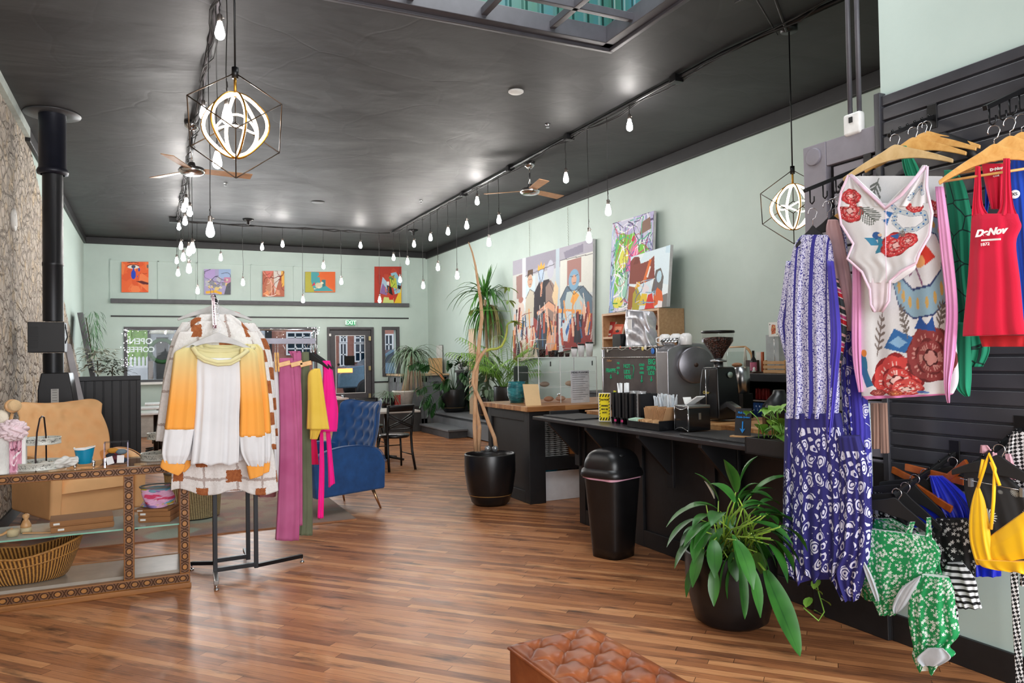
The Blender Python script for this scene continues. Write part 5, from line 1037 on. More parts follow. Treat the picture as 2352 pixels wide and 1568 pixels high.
# grey cabinet, stage and plants -----------------------------------------
GRY = M('#6f7377', .5, var=.1, bump=.1)
e = thing('bar_cabinet', 'grey panelled cabinet with a pale wooden top by the far right corner', 'cabinet', (5.0, 16.9, 0))
x0 = 5.02; MB().bb(x0, 6.08, 16.2, 17.3, .02, 1.12).build('body', GRY, e); mb = MB()
for a, b in ((16.22, 16.74), (16.76, 17.28)):
    for q in ((a, a + .06, .06, 1.08), (b - .06, b, .06, 1.08), (a, b, .06, .16), (a, b, .98, 1.08)): mb.bb(x0 - .015, x0, q[0], q[1], q[2], q[3])
for a, b in ((5.04, 5.5), (5.52, 6.05)):
    for q in ((a, a + .06, .06, 1.08), (b - .06, b, .06, 1.08), (a, b, .06, .16), (a, b, .98, 1.08)): mb.bb(q[0], q[1], 16.185, 16.2, q[2], q[3])
mb.build('panel_frame', GRY, e); B(x0 - .05, 6.09, 16.12, 17.33, 1.12, 1.16).build('wooden_top', wood('pale_top', '#b79a78', '#cbb08c'), e, bevel=.004)
STG = M('#6b6e72', .5, var=.12, scale=3, bump=.15)
e = thing('stage_platform', 'low grey painted platform with a step along the right wall', 'platform', (5.4, 12.5, 0))
B(5.42, 6.09, 9.4, 15.5, 0, .34).build('platform', M('#3b3d40', .55), e, bevel=.006); B(5.38, 6.09, 9.35, 15.52, .34, .375).build('deck', STG, e, bevel=.004); B(5.37, 5.42, 9.4, 15.2, .02, .3).build('fascia', STG, e)
B(5.0, 5.37, 13.3, 14.9, 0, .13).build('step', M('#47494d', .5), e, bevel=.005); B(4.97, 5.37, 13.26, 14.93, .13, .165).build('step_tread', STG, e, bevel=.004)
BP = M('#131315', .32, var=.2, scale=4); SOIL = M('#2b211a', .95, bump=.8)
def pot(name, label, cat, loc, R, h, mat=BP, group=None, ring=True, foot=.6):
    e = thing(name, label, cat, loc, group)
    MB().lathe([(0, 0), (R * foot, 0), (R * (foot + .14), h * .06), (R * .9, h * .3), (R, h * .65), (R * 1.0, h * .985), (R * .99, h), (R * .95, h), (R * .94, h * .9), (R * .9, h * .86)], loc, 48).build('pot', mat, e)
    MB().lathe([(0, h * .87), (R * .92, h * .86)], loc, 32).build('soil', SOIL, e)
    if ring: MB().lathe([(R * .845, h * .2), (R * .852, h * .208), (R * .858, h * .216)], loc, 48).build('gold_line', M('#b89a62', .4, .6), e)
    return e
LG = lambda c1, c2, nm, sh=.4: (lambda t: t.out(t.ramp(t.ma('ADD', t.ma('MULTIPLY', t.noise(t.co(), 7, 2), .8), t.ma('MULTIPLY', t.step(t.ma('ABSOLUTE', t.ma('SUBTRACT', t.xyz(t.co('UV'))[0], .5)), .0, .05), .15)), (.3, hexc(c1)), (.75, hexc(c2))), sh, Subsurface_Weight=.0))(NT(nm))
G1_, G2_, G3_, G4_ = LG('#1f4a1c', '#4c8a2f', 'leaf_mid'), LG('#45604a', '#86a082', 'leaf_grey'), LG('#4c8a2c', '#93bf50', 'leaf_light'), LG('#16331a', '#2f5f2a', 'leaf_dark')
# tall driftwood tree in black pot
e = pot('driftwood_pot', 'tall bare twisted trunks standing in a large glossy black pot', 'potted tree', (3.13, 7.14, 0), .262, .52)
BARK = wood('pale_bark', '#b98a63', '#d9b48e', (8, 8, 2), .8, .6); K = lambda L, y=7.14: [at(a, b, Y=y) for a, b in L]
MB().tube(K([(1093, 1036), (1090, 980), (1092, 900), (1096, 840), (1101, 780), (1107, 730), (1104, 690), (1098, 650), (1092, 610), (1085, 580), (1076, 556)]), [.022, .021, .02, .02, .02, .019, .017, .014, .011, .008, .005], 10).build('trunk', BARK, e)
MB().tube(K([(1140, 1034), (1136, 1005), (1122, 970), (1108, 930), (1096, 905), (1086, 880), (1088, 855), (1096, 835), (1106, 815), (1118, 800)], 7.10), [.024, .02, .019, .018, .018, .017, .016, .018, .018, .014], 10).build('trunk', BARK, e)
MB().tube(K([(1098, 1036), (1101, 980), (1094, 940), (1091, 900)], 7.16), [.026, .022, .018, .012], 10).build('trunk', BARK, e)
MB().tube(K([(1106, 815), (1112, 807), (1125, 802), (1140, 801), (1152, 795), (1160, 780), (1164, 762), (1165, 745), (1172, 740), (1188, 737)], 7.10), [.014, .014, .013, .013, .013, .012, .011, .010, .009, .006], 10).build('green_branch', M('#a9b04a', .6, var=.25, scale=10), e)
mb = MB(); q = K([(1175, 738), (1172, 715), (1168, 690), (1166, 660)], 7.1); mb.tube(q, .003, 5); mb.tube(K([(1172, 715), (1130, 712), (1085, 712)], 7.1), .0025, 5); r = random.Random(8)
for c0, n in ((q[3], 7), (q[2], 4), (q[0], 6), (K([(1185, 737)], 7.1)[0], 4), (K([(1088, 712)], 7.1)[0], 2), (K([(1150, 735)], 7.1)[0], 2)):
    for k in range(n): a = r.uniform(0, 6.28); mb.leaf(c0, (math.cos(a), math.sin(a), r.uniform(-.1, .35)), r.uniform(.10, .17), .03, .5, 4)
mb.build('foliage', LG('#6f9a48', '#a7c46c', 'leaf_pale'), e)
for px in (1120, 1137): MB().ball(at(px, 1030, Y=7.03 if px < 1130 else 7.08), .032, 18).build('glass_ball', M('#9aa0a4', .08, .6, var=.3, scale=40), e)
# big dracaena and palms on the stage
def clampx(mb):
    for v in mb.bm.verts: v.co.x = min(v.co.x, XR - .1 - .02 * (v.co.y % .7))
def blades(mb, c, n, L, w, r, up=(.2, 1.2), droop=1.2, ang=(0, 6.283), seg=7):
    for k in range(n):
        a = r.uniform(*ang); mb.leaf(c, (math.cos(a), math.sin(a), r.uniform(*up)), L * r.uniform(.7, 1.15), w, droop * r.uniform(.7, 1.3), seg, .2, prof=lambda t: (1 - t) ** .6 * min(1, t * 6 + .4))
r = random.Random(11)
c = at(1130, 688, Y=13.3); c.x = min(c.x, 5.78); e = pot('dracaena_pot', 'tall dracaena with long drooping sword leaves against the right wall', 'potted plant', (c.x, 13.3, .375), .2, .34)
MB().tube([(c.x, 13.3, .6), (c.x + .03, 13.3, 1.5), c], .03, 8).build('stem', M('#8f7a5e', .9), e); mb = MB(); blades(mb, c + V((0, 0, .05)), 16, .62, .06, r, (1.6, 5), .3); blades(mb, c + V((0, 0, .05)), 44, .88, .06, r, (.3, 2.2), 1.4); blades(mb, c + V((.05, 0, -.15)), 50, .85, .055, r, (-.2, .8), 1.9); clampx(mb); mb.build('foliage', G1_, e)
mb = MB(); blades(mb, c + V((.1, 0, -.1)), 45, 1.0, .05, r, (-.5, .6), 3.0, (-1.8, 1.2)); clampx(mb); mb.build('dry_leaves', LG('#5d6b3a', '#a08b5c', 'leaf_dry'), e)
def palm(mb, base, a, L, rise, lw, r, n=22, droop=1.3):
    d = V((math.cos(a), math.sin(a), rise)).normalized(); p = V(base); pts = [p.copy()]
    for k in range(n):
        d = (d + V((0, 0, -1)) * droop / n).normalized(); p = p + d * L / n; pts.append(p.copy())
        if k > n * .25:
            side = d.cross(V((0, 0, 1))).normalized(); f = math.sin(math.pi * (k / n * .9 + .05)) ** .6
            for s in (-1, 1): mb.leaf(p, side * s + d * .7 + V((0, 0, .15)), lw * f * r.uniform(.85, 1.1), .02, .8, 3, .1)
    mb.tube(pts, [.005] * len(pts), 4)
c = at(1163, 930, Y=12.0); e = pot('areca_palm_pot', 'feathery areca palm in a tall black planter beside the wooden counter', 'potted plant', (c.x, 12.0, .375), .22, .62, foot=.7)
mb = MB()
for k in range(20): palm(mb, (c.x + r.uniform(-.08, .08), 12.0 + r.uniform(-.08, .08), .95), r.uniform(0, 6.283), r.uniform(.85, 1.35), r.uniform(1.2, 3.0), .32, r)
clampx(mb); mb.build('foliage', G3_, e)
c = at(1118, 880, Y=12.8); e = pot('dark_palm_pot', 'dark variegated bushy plant behind the driftwood trunks', 'potted plant', (c.x, 12.8, .375), .18, .4); mb = MB()
for k in range(110): a = r.uniform(0, 6.28); q = V((c.x, 12.8, .8)) + V((math.cos(a) * r.uniform(0, .28), math.sin(a) * r.uniform(0, .28), r.uniform(0, .75))); mb.leaf(q, (math.cos(a), math.sin(a), r.uniform(-.2, .6)), .26, .075, 1.2, 4)
clampx(mb); mb.build('foliage', G2_, e)
# monstera
def monstera(mb, c, d, L, up=(0, 0, 1)):
    d = V(d).normalized(); side = d.cross(V(up)).normalized()
    for s in (-1, 1):
        for k in range(6):
            t = .05 + k * .17; p = V(c) + d * L * t * .8; mb.leaf(p, side * s * 1.0 + d * (.25 + k * .16), L * (.55 - .05 * abs(k - 2)), L * .22, .9, 4, .08)
    mb.leaf(V(c), d, L, L * .4, .6, 5, .05)
c = at(1040, 900, Y=13.0); e = pot('monstera_pot', 'split leaf monstera in a round black pot on the grey platform', 'potted plant', (5.72, 14.9, .375), .29, .48); mb = MB()
for k, (px, py, dx, dz, L) in enumerate(((985, 838, -1, .15, .36), (960, 832, -1, -.3, .3), (990, 905, -.8, -.8, .38), (1000, 925, -.7, -1, .33), (978, 888, -1, -.3, .3), (1060, 855, .4, -.5, .38), (1045, 840, .2, .4, .33), (1030, 870, -.4, -.4, .36), (1065, 890, .5, -.6, .36), (1080, 905, .6, -.9, .36), (1050, 905, 0, -1, .36), (1020, 905, -.4, -.9, .33), (1035, 845, -.2, .5, .3), (1075, 870, .8, .1, .33), (1055, 920, .2, -1, .3), (1012, 880, -.6, 0, .3), (1090, 900, .7, -.5, .3))):
    q = at(px, py, Y=14.55 + .03 * k); monstera(mb, q, (dx, -.4, dz), L, (0, -1, .3)); mb.tube([(5.72, 14.9, .8), (V((5.72, 14.9, .8)) + q) / 2 + V((0, 0, .1)), q], .007, 5)
clampx(mb); mb.build('foliage', G4_, e); MB().tube([(5.62, 14.85, .7), at(1012, 858, Y=14.85)], .035, 8).build('moss_pole', M('#a3653f', .9, bump=.5), e)
# ponytail palm
c = at(948, 812, Y=15.4); e = thing('ponytail_palm', 'ponytail palm with arching thin leaves in a white pot by the narrow window', 'potted plant', (c.x, 15.4, 0)); pz = at(930, 897, Y=15.2)
r = random.Random(14); MB().lathe([(0, 0), (.16, 0), (.21, .28), (.235, .30), (.235, .33), (.2, .33)], (pz.x, 15.3, pz.z - .33), 36).build('white_pot', M('#d9d4cc', .5), e); MB().bb(pz.x - .3, pz.x + .3, 15.05, 15.55, 0, pz.z - .33).build('plant_stand', M('#3b3a3a', .6), e)
MB().tube([(pz.x + .05, 15.35, pz.z - .05), V((pz.x + .1, 15.4, pz.z + .2)), c], [.09, .06, .04], 10).build('stem', M('#a08a70', .95, bump=.8), e)
mb = MB(); blades(mb, c, 110, .92, .03, r, (-.1, 2.0), 2.1, seg=8); mb.build('foliage', G2_, e); mb = MB(); blades(mb, c + V((.03, 0, -.1)), 50, .85, .03, r, (-1.5, -.3), 2.5, seg=6); mb.build('dry_leaves', LG('#8f7a62', '#b39c85', 'leaf_brown'), e)
c = at(892, 905, Y=15.0); foliage('small_fern', 'small grey green fern in a black pot left of the ponytail palm', 'potted plant', c, 90, (.12, .12, .05), .3, .014, G2_, 15, 1.0, 1.4); MB().lathe([(0, -.30), (.13, -.30), (.17, -.08), (.15, -.08)], c, 28).build('pot', BP, bpy.data.objects['small_fern'])
MB().bb(c.x - .25, c.x + .25, 14.8, 15.2, 0, c.z - .3).build('plant_stand', M('#2f2e2e', .6), bpy.data.objects['small_fern'])
MB().box(at(912, 918, Y=14.9), (.12, .1, .2)).build('red_tin', M('#a32a2a', .5), bpy.data.objects['small_fern'])
# things on the grey cabinet
p = at(1018, 845, Y=16.6); e = thing('speaker', 'upright black and silver speaker on the far cabinet', 'speaker', (p.x, 16.6, 1.165)); zt = at(1022, 792, Y=16.6).z; MB().bb(p.x - .05, min(p.x + .09, 6.08), 16.5, 16.75, 1.165, zt).build('cabinet', BLKM, e); MB().bb(p.x - .12, p.x - .05, 16.5, 16.72, 1.165, zt - .01).build('side', M('#c9c9c6', .4), e)
p = at(1003, 843, Y=16.4); one('cardboard_box', 'open cardboard box beside the speaker on the far cabinet', 'box', B(p.x - .15, p.x + .1, 16.3, 16.55, 1.165, at(1003, 822, Y=16.4).z), M('#c19a6b', .8))
t = NT('black_white_pattern'); t.out(t.ramp(t.noise(t.co(), 14, 2, .5, 1), (.50, hexc('#0d0d0d')), (.54, hexc('#dedede')), const=True), .5)
q0, q1 = at(1062, 849, Y=14.9), at(1092, 828, Y=14.9); e = one('patterned_box', 'black and white patterned box on a dark stand behind the monstera', 'box', B(q0.x, 6.05, 14.9, 15.15, q0.z, q1.z), t.m)
q0 = at(1060, 850, Y=14.9); e = thing('dark_stand', 'black shelf unit on the platform behind the monstera', 'stand', (5.9, 15, .375)); B(q0.x - .05, 6.08, 14.8, 15.2, q0.z - .05, q0.z).build('shelf_top', M('#55575a', .4), e); B(q0.x, 6.08, 14.85, 15.2, .375, q0.z - .05).build('body', M('#0c0c0d', .5), e)
p = at(1190, 850, Y=9.0); e = thing('upholstered_chair', 'dark green rounded chair back showing behind the wooden counter', 'chair', (5.4, 9.0, 0)); q0, q1 = at(1183, 900, Y=9.0), at(1207, 840, Y=9.0)
B(q0.x, q1.x + .05, 9.0, 9.06, .5, q1.z).build('backrest', M('#2a3a32', .7), e, bevel=.04, seg=4); B(q0.x, q1.x + .05, 8.65, 9.1, .40, .5).build('seat', M('#2a3a32', .7), e, bevel=.03)
for sx in (q0.x + .03, q1.x):
    for sy in (8.7, 9.05): MB().tube([(sx, sy, 0), (sx, sy, .42)], .012, 8).build('leg', BLKM, e)
# pink shelf / tall wooden stand behind the driftwood
q0, q1 = at(1091, 890, Y=13.9), at(1150, 755, Y=13.9); e = thing('plant_shelf', 'narrow pale wooden shelf stand behind the dracaena', 'shelf', (q0.x, 14.0, .375)); PW = wood('pale_shelf', '#b59a7c', '#cbb295')
for x in (q0.x, q1.x - .04): B(x, x + .04, 13.9, 14.2, .375, q1.z).build('side_panel', PW, e)
for k in range(4): z = .5 + k * (q1.z - .52) / 3; B(q0.x + .04, q1.x - .04, 13.9, 14.2, z, z + .03).build('shelf', PW, e)
# big ottoman ----------------------------------------------------------
def m_leather():
    t = NT('tan_leather'); n = t.noise(t.co(), 3.5, 5, .6, .3); n2 = t.noise(t.co(), 14, 4); c = t.ramp(t.ma('ADD', t.ma('MULTIPLY', n, .7), t.ma('MULTIPLY', n2, .3)), (.33, hexc('#6a3016')), (.5, hexc('#8f4c26')), (.68, hexc('#a8683e'))); t.out(c, t.ma('ADD', .3, t.ma('MULTIPLY', n2, .2))); t.bump(t.noise(t.co(), 180, 3), .12, .002); return t.m
LE = m_leather(); e = thing('tufted_ottoman', 'brown leather button tufted ottoman bench at the bottom edge', 'ottoman', (1.6, 2.0, 0)); oz = .43
c0 = at(1168, 1475, Z=oz); c1 = at(1355, 1430, Z=oz); ux = V((c1.x - c0.x, c1.y - c0.y, 0)); WW = ux.length; ux.normalize(); c3 = at(1600, 1566, Z=oz); uy = V((c3.x - c1.x, c3.y - c1.y, 0)).normalized(); LL = 1.35
def ot(u, v):
    x, y = u * WW, v * LL; d = 0; cell = WW / 2.3
    gx, gy = x / cell, y / cell
    for i in range(0, 5):
        for j in range(0, 14):
            bx = i * .5 + .5 if False else (i if j % 2 else i + .5); by = .5 + j * .5
            dd = (gx - bx) ** 2 + (gy - by) ** 2
            if 0 < bx < 2.3: d = max(d, math.exp(-dd * 30))
    a, b = gx - .5, (gy - .5) / .5
    f1 = abs(((a + b / 2) % 1 + .5) % 1 - .5); f2 = abs(((a - b / 2) % 1 + .5) % 1 - .5); seam = math.exp(-(min(f1, f2) * 22) ** 2)
    ed = min(u * WW, (1 - u) * WW, v * LL, (1 - v) * LL); edge = min(1, ed / .06); k = edge ** .5
    return V((c0.x, c0.y, 0)) + ux * x + uy * y + V((0, 0, oz - .02 + .03 * k - (.032 * d + .011 * seam) * min(1, ed / .05)))
mb = MB(); mb.grid(ot, 90, 200); mb.build('tufted_top', LE, e)
o3 = V((c0.x, c0.y, 0)); mb = MB(); mb.prism([o3 + V((0, 0, .08)), o3 + ux * WW + V((0, 0, .08)), o3 + ux * WW + uy * LL + V((0, 0, .08)), o3 + uy * LL + V((0, 0, .08))], (0, 0, oz - .10)); mb.build('side_panel', LE, e, bevel=.012)
mb = MB(); cr = [o3, o3 + ux * WW, o3 + ux * WW + uy * LL, o3 + uy * LL, o3]; mb.tube([p + V((0, 0, oz - .021)) for p in cr], .006, 8, False); mb.build('piping', LE, e)
for a, b in ((.06, .06), (WW - .06, .06), (.06, LL - .06), (WW - .06, LL - .06)): MB().tube([o3 + ux * a + uy * b, o3 + ux * a + uy * b + V((0, 0, .09))], .025, 10).build('foot', BLKM, e)
# ================================================================ COUNTERS
CB = M('#17171a', .5, var=.3, scale=5, bump=.12, bscale=30); BTOP = M('#232326', .38, var=.3, scale=4, bump=.08, bscale=20)
def m_block():
    t = NT('butcher_block'); s = t.xyz(t.co()); row = t.ma('FLOOR', t.ma('MULTIPLY', s[1], 22)); cell = t.ma('FLOOR', t.ma('ADD', t.ma('MULTIPLY', s[0], 2.2), t.ma('MULTIPLY', row, .37)))
    w = t.new('ShaderNodeTexWhiteNoise', {'Vector': t.vec(row, cell)}, noise_dimensions='2D').outputs[0]; n = t.noise(t.map(t.co(), (1.5, 12, 12)), 3, 4, .6, .5)
    t.out(t.ramp(t.ma('ADD', t.ma('MULTIPLY', w, .5), t.ma('MULTIPLY', n, .5)), (.2, hexc('#8a5830')), (.5, hexc('#b98250')), (.8, hexc('#d6a672'))), .35); t.bump(n, .08, .002); return t.m
BLOCK = m_block()
# wooden topped service counter
e = thing('service_counter', 'black panelled counter with butcher block top and open shelf of boxes', 'counter', (4.4, 7.4, 0))
X0, X1, Y0_, Y1_ = 3.49, 5.3, 6.93, 7.95
MB().bb(X0, X0 + .05, Y0_, Y1_, 0, .94).build('end_panel', CB, e); mb = MB()
for q in ((Y0_, Y0_ + .09, 0, .94), (Y1_ - .09, Y1_, 0, .94), (Y0_ + .09, Y1_ - .09, .84, .94), (Y0_ + .09, Y1_ - .09, 0, .12)): mb.bb(X0 - .022, X0, *q)
mb.build('panel_frame', CB, e, bevel=.003); MB().bb(X0 + .05, X1, Y1_ - .04, Y1_, 0, .94).build('back_panel', CB, e)
MB().bb(X0 - .022, X0 + .16, Y0_ - .03, Y0_, 0, .94).build('front_post', CB, e, bevel=.003); MB().bb(X0 + .16, 4.62, Y0_ - .01, Y0_ + .03, .86, .94).build('front_rail', CB, e)
MB().bb(X0 + .05, 4.62, Y0_, Y1_ - .04, .42, .45).build('shelf', CB, e); MB().bb(X0 + .16, 4.62, Y0_ - .02, Y0_ + .01, .33, .45).build('shelf_rail', CB, e); MB().bb(4.57, 4.62, Y0_, Y1_, 0, .94).build('divider', CB, e); MB().bb(4.62, X1, Y0_ - .01, Y0_, 0, .94).build('front_panel', CB, e)
MB().bb(X0 - .07, X1, Y0_ - .09, Y1_ + .05, .945, .995).build('butcher_block_top', BLOCK, e, bevel=.003)
# white storage bin under it
e = thing('storage_bin', 'white plastic storage bin on the floor under the counter shelf', 'bin', (3.9, 7.1, 0)); PB = M('#dcdce0', .4, var=.05)
x0, x1, y0, y1 = 3.66, 4.10, 6.98, 7.45; mb = MB()
for q in ((x0, x1, y0, y0 + .008), (x0, x1, y1 - .008, y1), (x0, x0 + .008, y0, y1), (x1 - .008, x1, y0, y1)): mb.bb(*q, .01, .30)
mb.bb(x0, x1, y0, y1, .0, .012); mb.build('tub', PB, e, bevel=.004); frame_ = MB()
for q in ((x0 - .012, x1 + .012, y0 - .012, y0 + .004), (x0 - .012, x1 + .012, y1 - .004, y1 + .012), (x0 - .012, x0 + .004, y0, y1), (x1 - .004, x1 + .012, y0, y1)): frame_.bb(*q, .285, .305)
frame_.build('rim', PB, e, bevel=.003)
one('teal_bag', 'crumpled teal plastic bag poking from the white bin', 'bag', MB().ball((3.82, 7.12, .30), .085, 20, (1, .8, .55)), M('#0d86a0', .4, bump=1, bscale=25))
one('cardboard_flap', 'brown cardboard flaps sticking out of the white bin', 'cardboard', MB().bar((3.70, 7.2, .2), (3.72, 7.25, .37), .14, .006).bar((3.98, 7.2, .22), (4.0, 7.1, .36), .16, .006), M('#a98d6e', .85))
# egg carton stack
EG = M('#9c9a98', .95, var=.08, bump=.5, bscale=120)
def eggbox(z, i):
    mb = MB(); mb.grid(lambda u, v: V((3.71 + .30 * u + (.004 * math.sin(i * 2.1)), 7.05 + .30 * v, z + .034 * (.5 - .5 * math.cos(u * 6.283 * 4)) * (.5 - .5 * math.cos(v * 6.283 * 4)) + .0)), 24, 24); return mb
first = None
for i in range(17):
    z = .452 + i * .0215
    if first is None: o = first = one('egg_tray', 'grey pulp egg tray at the bottom of the stack on the counter shelf', 'egg tray', eggbox(z, i), EG, 'stack of grey egg trays', solid=.004)
    else: o = first.copy(); COL.objects.link(o); o.location = (.004 * math.sin(i * 2.1), .003 * math.cos(i * 1.7), i * .0215); o['label'] = 'grey pulp egg tray, %s in the tall stack on the counter shelf' % ('second third fourth fifth sixth seventh eighth ninth tenth eleventh twelfth thirteenth fourteenth fifteenth sixteenth'.split()[i - 1] + ' from the bottom' if i < 16 else 'topmost')
q = at(1249, 1022, Y=6.96); e = thing('small_box', 'small white carton with dark print beside the egg trays', 'box', q); MB().box((3.635, 7.0, .492), (.075, .08, .082)).build('carton', WHITE, e); text('CUPS', .03, M('#2b2e33', .8), e, (3.635, 6.959, .50), (1, 0, 0), (0, 0, 1), shear=.2)
one('wood_scrap', 'small orange wooden box end beyond the egg trays', 'box', B(4.05, 4.2, 7.1, 7.3, .452, .54), wood('orange_wood', '#a8622e', '#c27a42'))
# ------- bar
e = thing('bar_counter', 'long black painted bar with bracketed ledge running towards the slatted wall', 'counter', (3.6, 4.6, 0))
B(3.50, 3.62, 3.24, 5.93, 0, .93).build('front_panel', CB, e); mb = MB()
for y in (5.88, 5.0, 4.15, 3.30): mb.bb(3.475, 3.50, y - .05, y + .05, 0, .93)
mb.bb(3.478, 3.50, 3.24, 5.93, 0, .13); mb.bb(3.478, 3.50, 3.24, 5.93, .84, .93); mb.build('trim_board', CB, e, bevel=.003)
mb = MB(); 
for k, y in enumerate((5.90, 5.28, 4.55, 3.86)):
    b = MB(); b.prism([(3.475, y, .93), (3.17, y, .93), (3.17, y, .90), (3.44, y, .62), (3.475, y, .60)], (0, .035, 0)); b.bb(3.45, 3.475, y - .02, y + .055, .52, .93); b.build('bracket', CB, e, bevel=.003)
B(3.13, 3.68, 3.16, 6.16, .93, .96).build('bar_top', BTOP, e, bevel=.004)
B(3.70, 4.30, 3.3, 6.02, .86, .90).build('lower_top', BLOCK, e, bevel=.003); B(3.62, 3.70, 3.3, 6.02, 0, .985).build('back_ledge', BLOCK, e, bevel=.003); B(3.70, 4.28, 3.3, 6.0, 0, .86).build('cupboard', CB, e)
B(3.62, 4.30, 3.3, 6.05, .985, 1.0).build('work_top', BLOCK, e, bevel=.002)
WT, BT = 1.0, .96
# mats
RUB = NT('ribbed_rubber'); v_ = RUB.vor(RUB.co(), 70, 'F1', 0, 0.0); RUB.out(hexc('#131316'), .6); RUB.bump(v_, .8, .004); RUB = RUB.m
a, b_, c, d = at(1245, 955, Z=BT), at(1325, 958, Z=BT), at(1375, 943, Z=BT), at(1250, 945, Z=BT)
one('bar_mat', 'black rubber mat on the bar end near the wooden counter', 'mat', B(3.22, 3.60, 5.55, 6.12, BT, BT + .012), RUB, bevel=.002)
one('bar_mat', 'black rubber mat in front of the napkin dispenser and pick up sign', 'mat', B(3.20, 3.60, 3.42, 4.12, BT, BT + .012), RUB, bevel=.002)
one('serving_tray', 'shallow black tray edge lying behind the left bar mat', 'tray', B(3.30, 3.60, 6.125, 6.15, BT, BT + .04), CB)
def onbar(px, py, X): p = at(px, py, X=X); return p
# caution card
YLW = M('#e3cf1c', .6, var=.03); BK = M('#101010', .7); q = at(1385, 940, X=3.36); e = thing('caution_card', 'yellow and black caution drinks may be hot sign on the bar', 'sign', (3.42, q.y, BT)); yc = q.y
cw = .105; h = .235; U = V((.60, -.80, 0)).normalized(); Bq = V((3.34, yc + .035, BT)); MB().prism([Bq, Bq + U * cw, Bq + U * cw + V((0, 0, h)), Bq + V((0, 0, h))], V((.8, .6, 0)) * .004).build('card', WHITE, e)
N_ = V((-.8, -.6, 0)); MB().prism([p + N_ * .0015 for p in (Bq + U * .006 + V((0, 0, .006)), Bq + U * (cw - .006) + V((0, 0, .006)), Bq + U * (cw - .006) + V((0, 0, h - .006)), Bq + U * .006 + V((0, 0, h - .006)))], N_ * -.001).build('yellow_face', YLW, e)
mb = MB()
for z0 in (.008, h - .034):
    for k in range(4):
        a0 = Bq + N_ * .003 + U * (.008 + k * .024) + V((0, 0, z0)); mb.prism([a0, a0 + U * .011, a0 + U * .022 + V((0, 0, .024)), a0 + U * .011 + V((0, 0, .024))], N_ * -.001)
for side in (.007, cw - .016):
    for k in range(7): a0 = Bq + N_ * .003 + U * side + V((0, 0, .03 + k * .025)); mb.prism([a0, a0 + U * .009 + V((0, 0, .008)), a0 + U * .009 + V((0, 0, .016)), a0 + V((0, 0, .008))], N_ * -.001)
tag(mb.build('hazard_stripes', BK, e), kind='stuff')
for s_, z, sz in (('CAUTION', .178, .0175), ('DRINKS', .128, .017), ('MAY BE', .100, .017), ('HOT!', .072, .017)): text(s_, sz, BK, e, Bq + N_ * .003 + U * cw / 2 + V((0, 0, z)), U, (0, 0, 1), bold=.0006)
# cup lid organisers (black bins) with lids and straws
def organiser(x, y, label, fill):
    e = thing('lid_organiser', label, 'organiser', (x, y, BT), 'black cup and lid organisers'); w, dpt, h = .085, .16, .245
    mb = MB(); mb.bb(x - .08, x + .08, y - w / 2, y - w / 2 + .006, BT, BT + h); mb.bb(x - .08, x + .08, y + w / 2 - .006, y + w / 2, BT, BT + h); mb.bb(x + .074, x + .08, y - w / 2, y + w / 2, BT, BT + h); mb.bb(x - .08, x - .074, y - w / 2, y - w / 2 + .028, BT, BT + h); mb.bb(x - .08, x - .074, y + w / 2 - .028, y + w / 2, BT, BT + h); mb.bb(x - .08, x - .074, y - w / 2, y + w / 2, BT, BT + .05); mb.bb(x - .08, x + .08, y - w / 2, y + w / 2, BT, BT + .005)
    mb.build('holder', M('#141417', .3), e, bevel=.0015); MB().box((x - .0815, y - .01, BT + .025), (.002, .03, .018)).build('pink_mark', M('#d42a78', .6), e)
    return e
organiser(3.42, 5.120, 'black organiser full of white straws, leftmost beside the caution sign', 's'); organiser(3.42, 5.025, 'black organiser with hot cup lids, second from the caution sign', 'l'); organiser(3.42, 4.930, 'black organiser holding clear lids, third from the caution sign', 'c'); organiser(3.44, 4.835, 'black organiser holding clear lids, nearest the brown napkins', 'c')
r = random.Random(4); SW = M('#eceef0', .4)
for k in range(9):
    x, y = 3.42 + r.uniform(-.05, .05), 5.12 + r.uniform(-.03, .03); one('paper_straw_bundle', 'white wrapped straw standing in the leftmost organiser', 'straw', MB().tube([(x, y, BT + .02), (x + r.uniform(-.03, .03), y + r.uniform(-.02, .02), BT + .32)], .006, 6), SW, 'white straws in the organiser')
for k, (c, s_) in enumerate((('#e8d81e', 'yellow'), ('#7cc23a', 'green'), ('#ee6a1e', 'orange'), ('#f2f2f2', 'white'))):
    x, y = 3.47 - .01 * k, 5.33 - k * .028; one('card_strip', '%s card strip fanned out behind the caution sign' % s_, 'card', MB().bar((x, y, BT), (x + .0, y - .02 + .02 * k, BT + .25 - .01 * k), .004, .035), M(c, .5), 'card strips behind the caution sign')
one('kraft_divider', 'brown cardboard divider between caution sign and organisers', 'card', B(3.40, 3.44, 5.20, 5.235, BT, BT + .235), KR)
CL = glassy('clear_plastic', (.93, .95, .96), .08, .5)
for i in range(2):
    for j in range(3):
        y = 4.93 - i * .095; mb = MB()
        n = 14
        mb.lathe([(.036 + .003 * (k % 2), k * .0135) for k in range(20)], (3.42 - .02, y, BT + .006), 20)
        if j == 0: one('clear_lid_stack', 'stack of clear plastic lids in the %s organiser' % ('third' if i == 0 else 'fourth'), 'lids', mb, M('#c5c9cc', .15, .3, Alpha=.6), 'clear lid stacks')
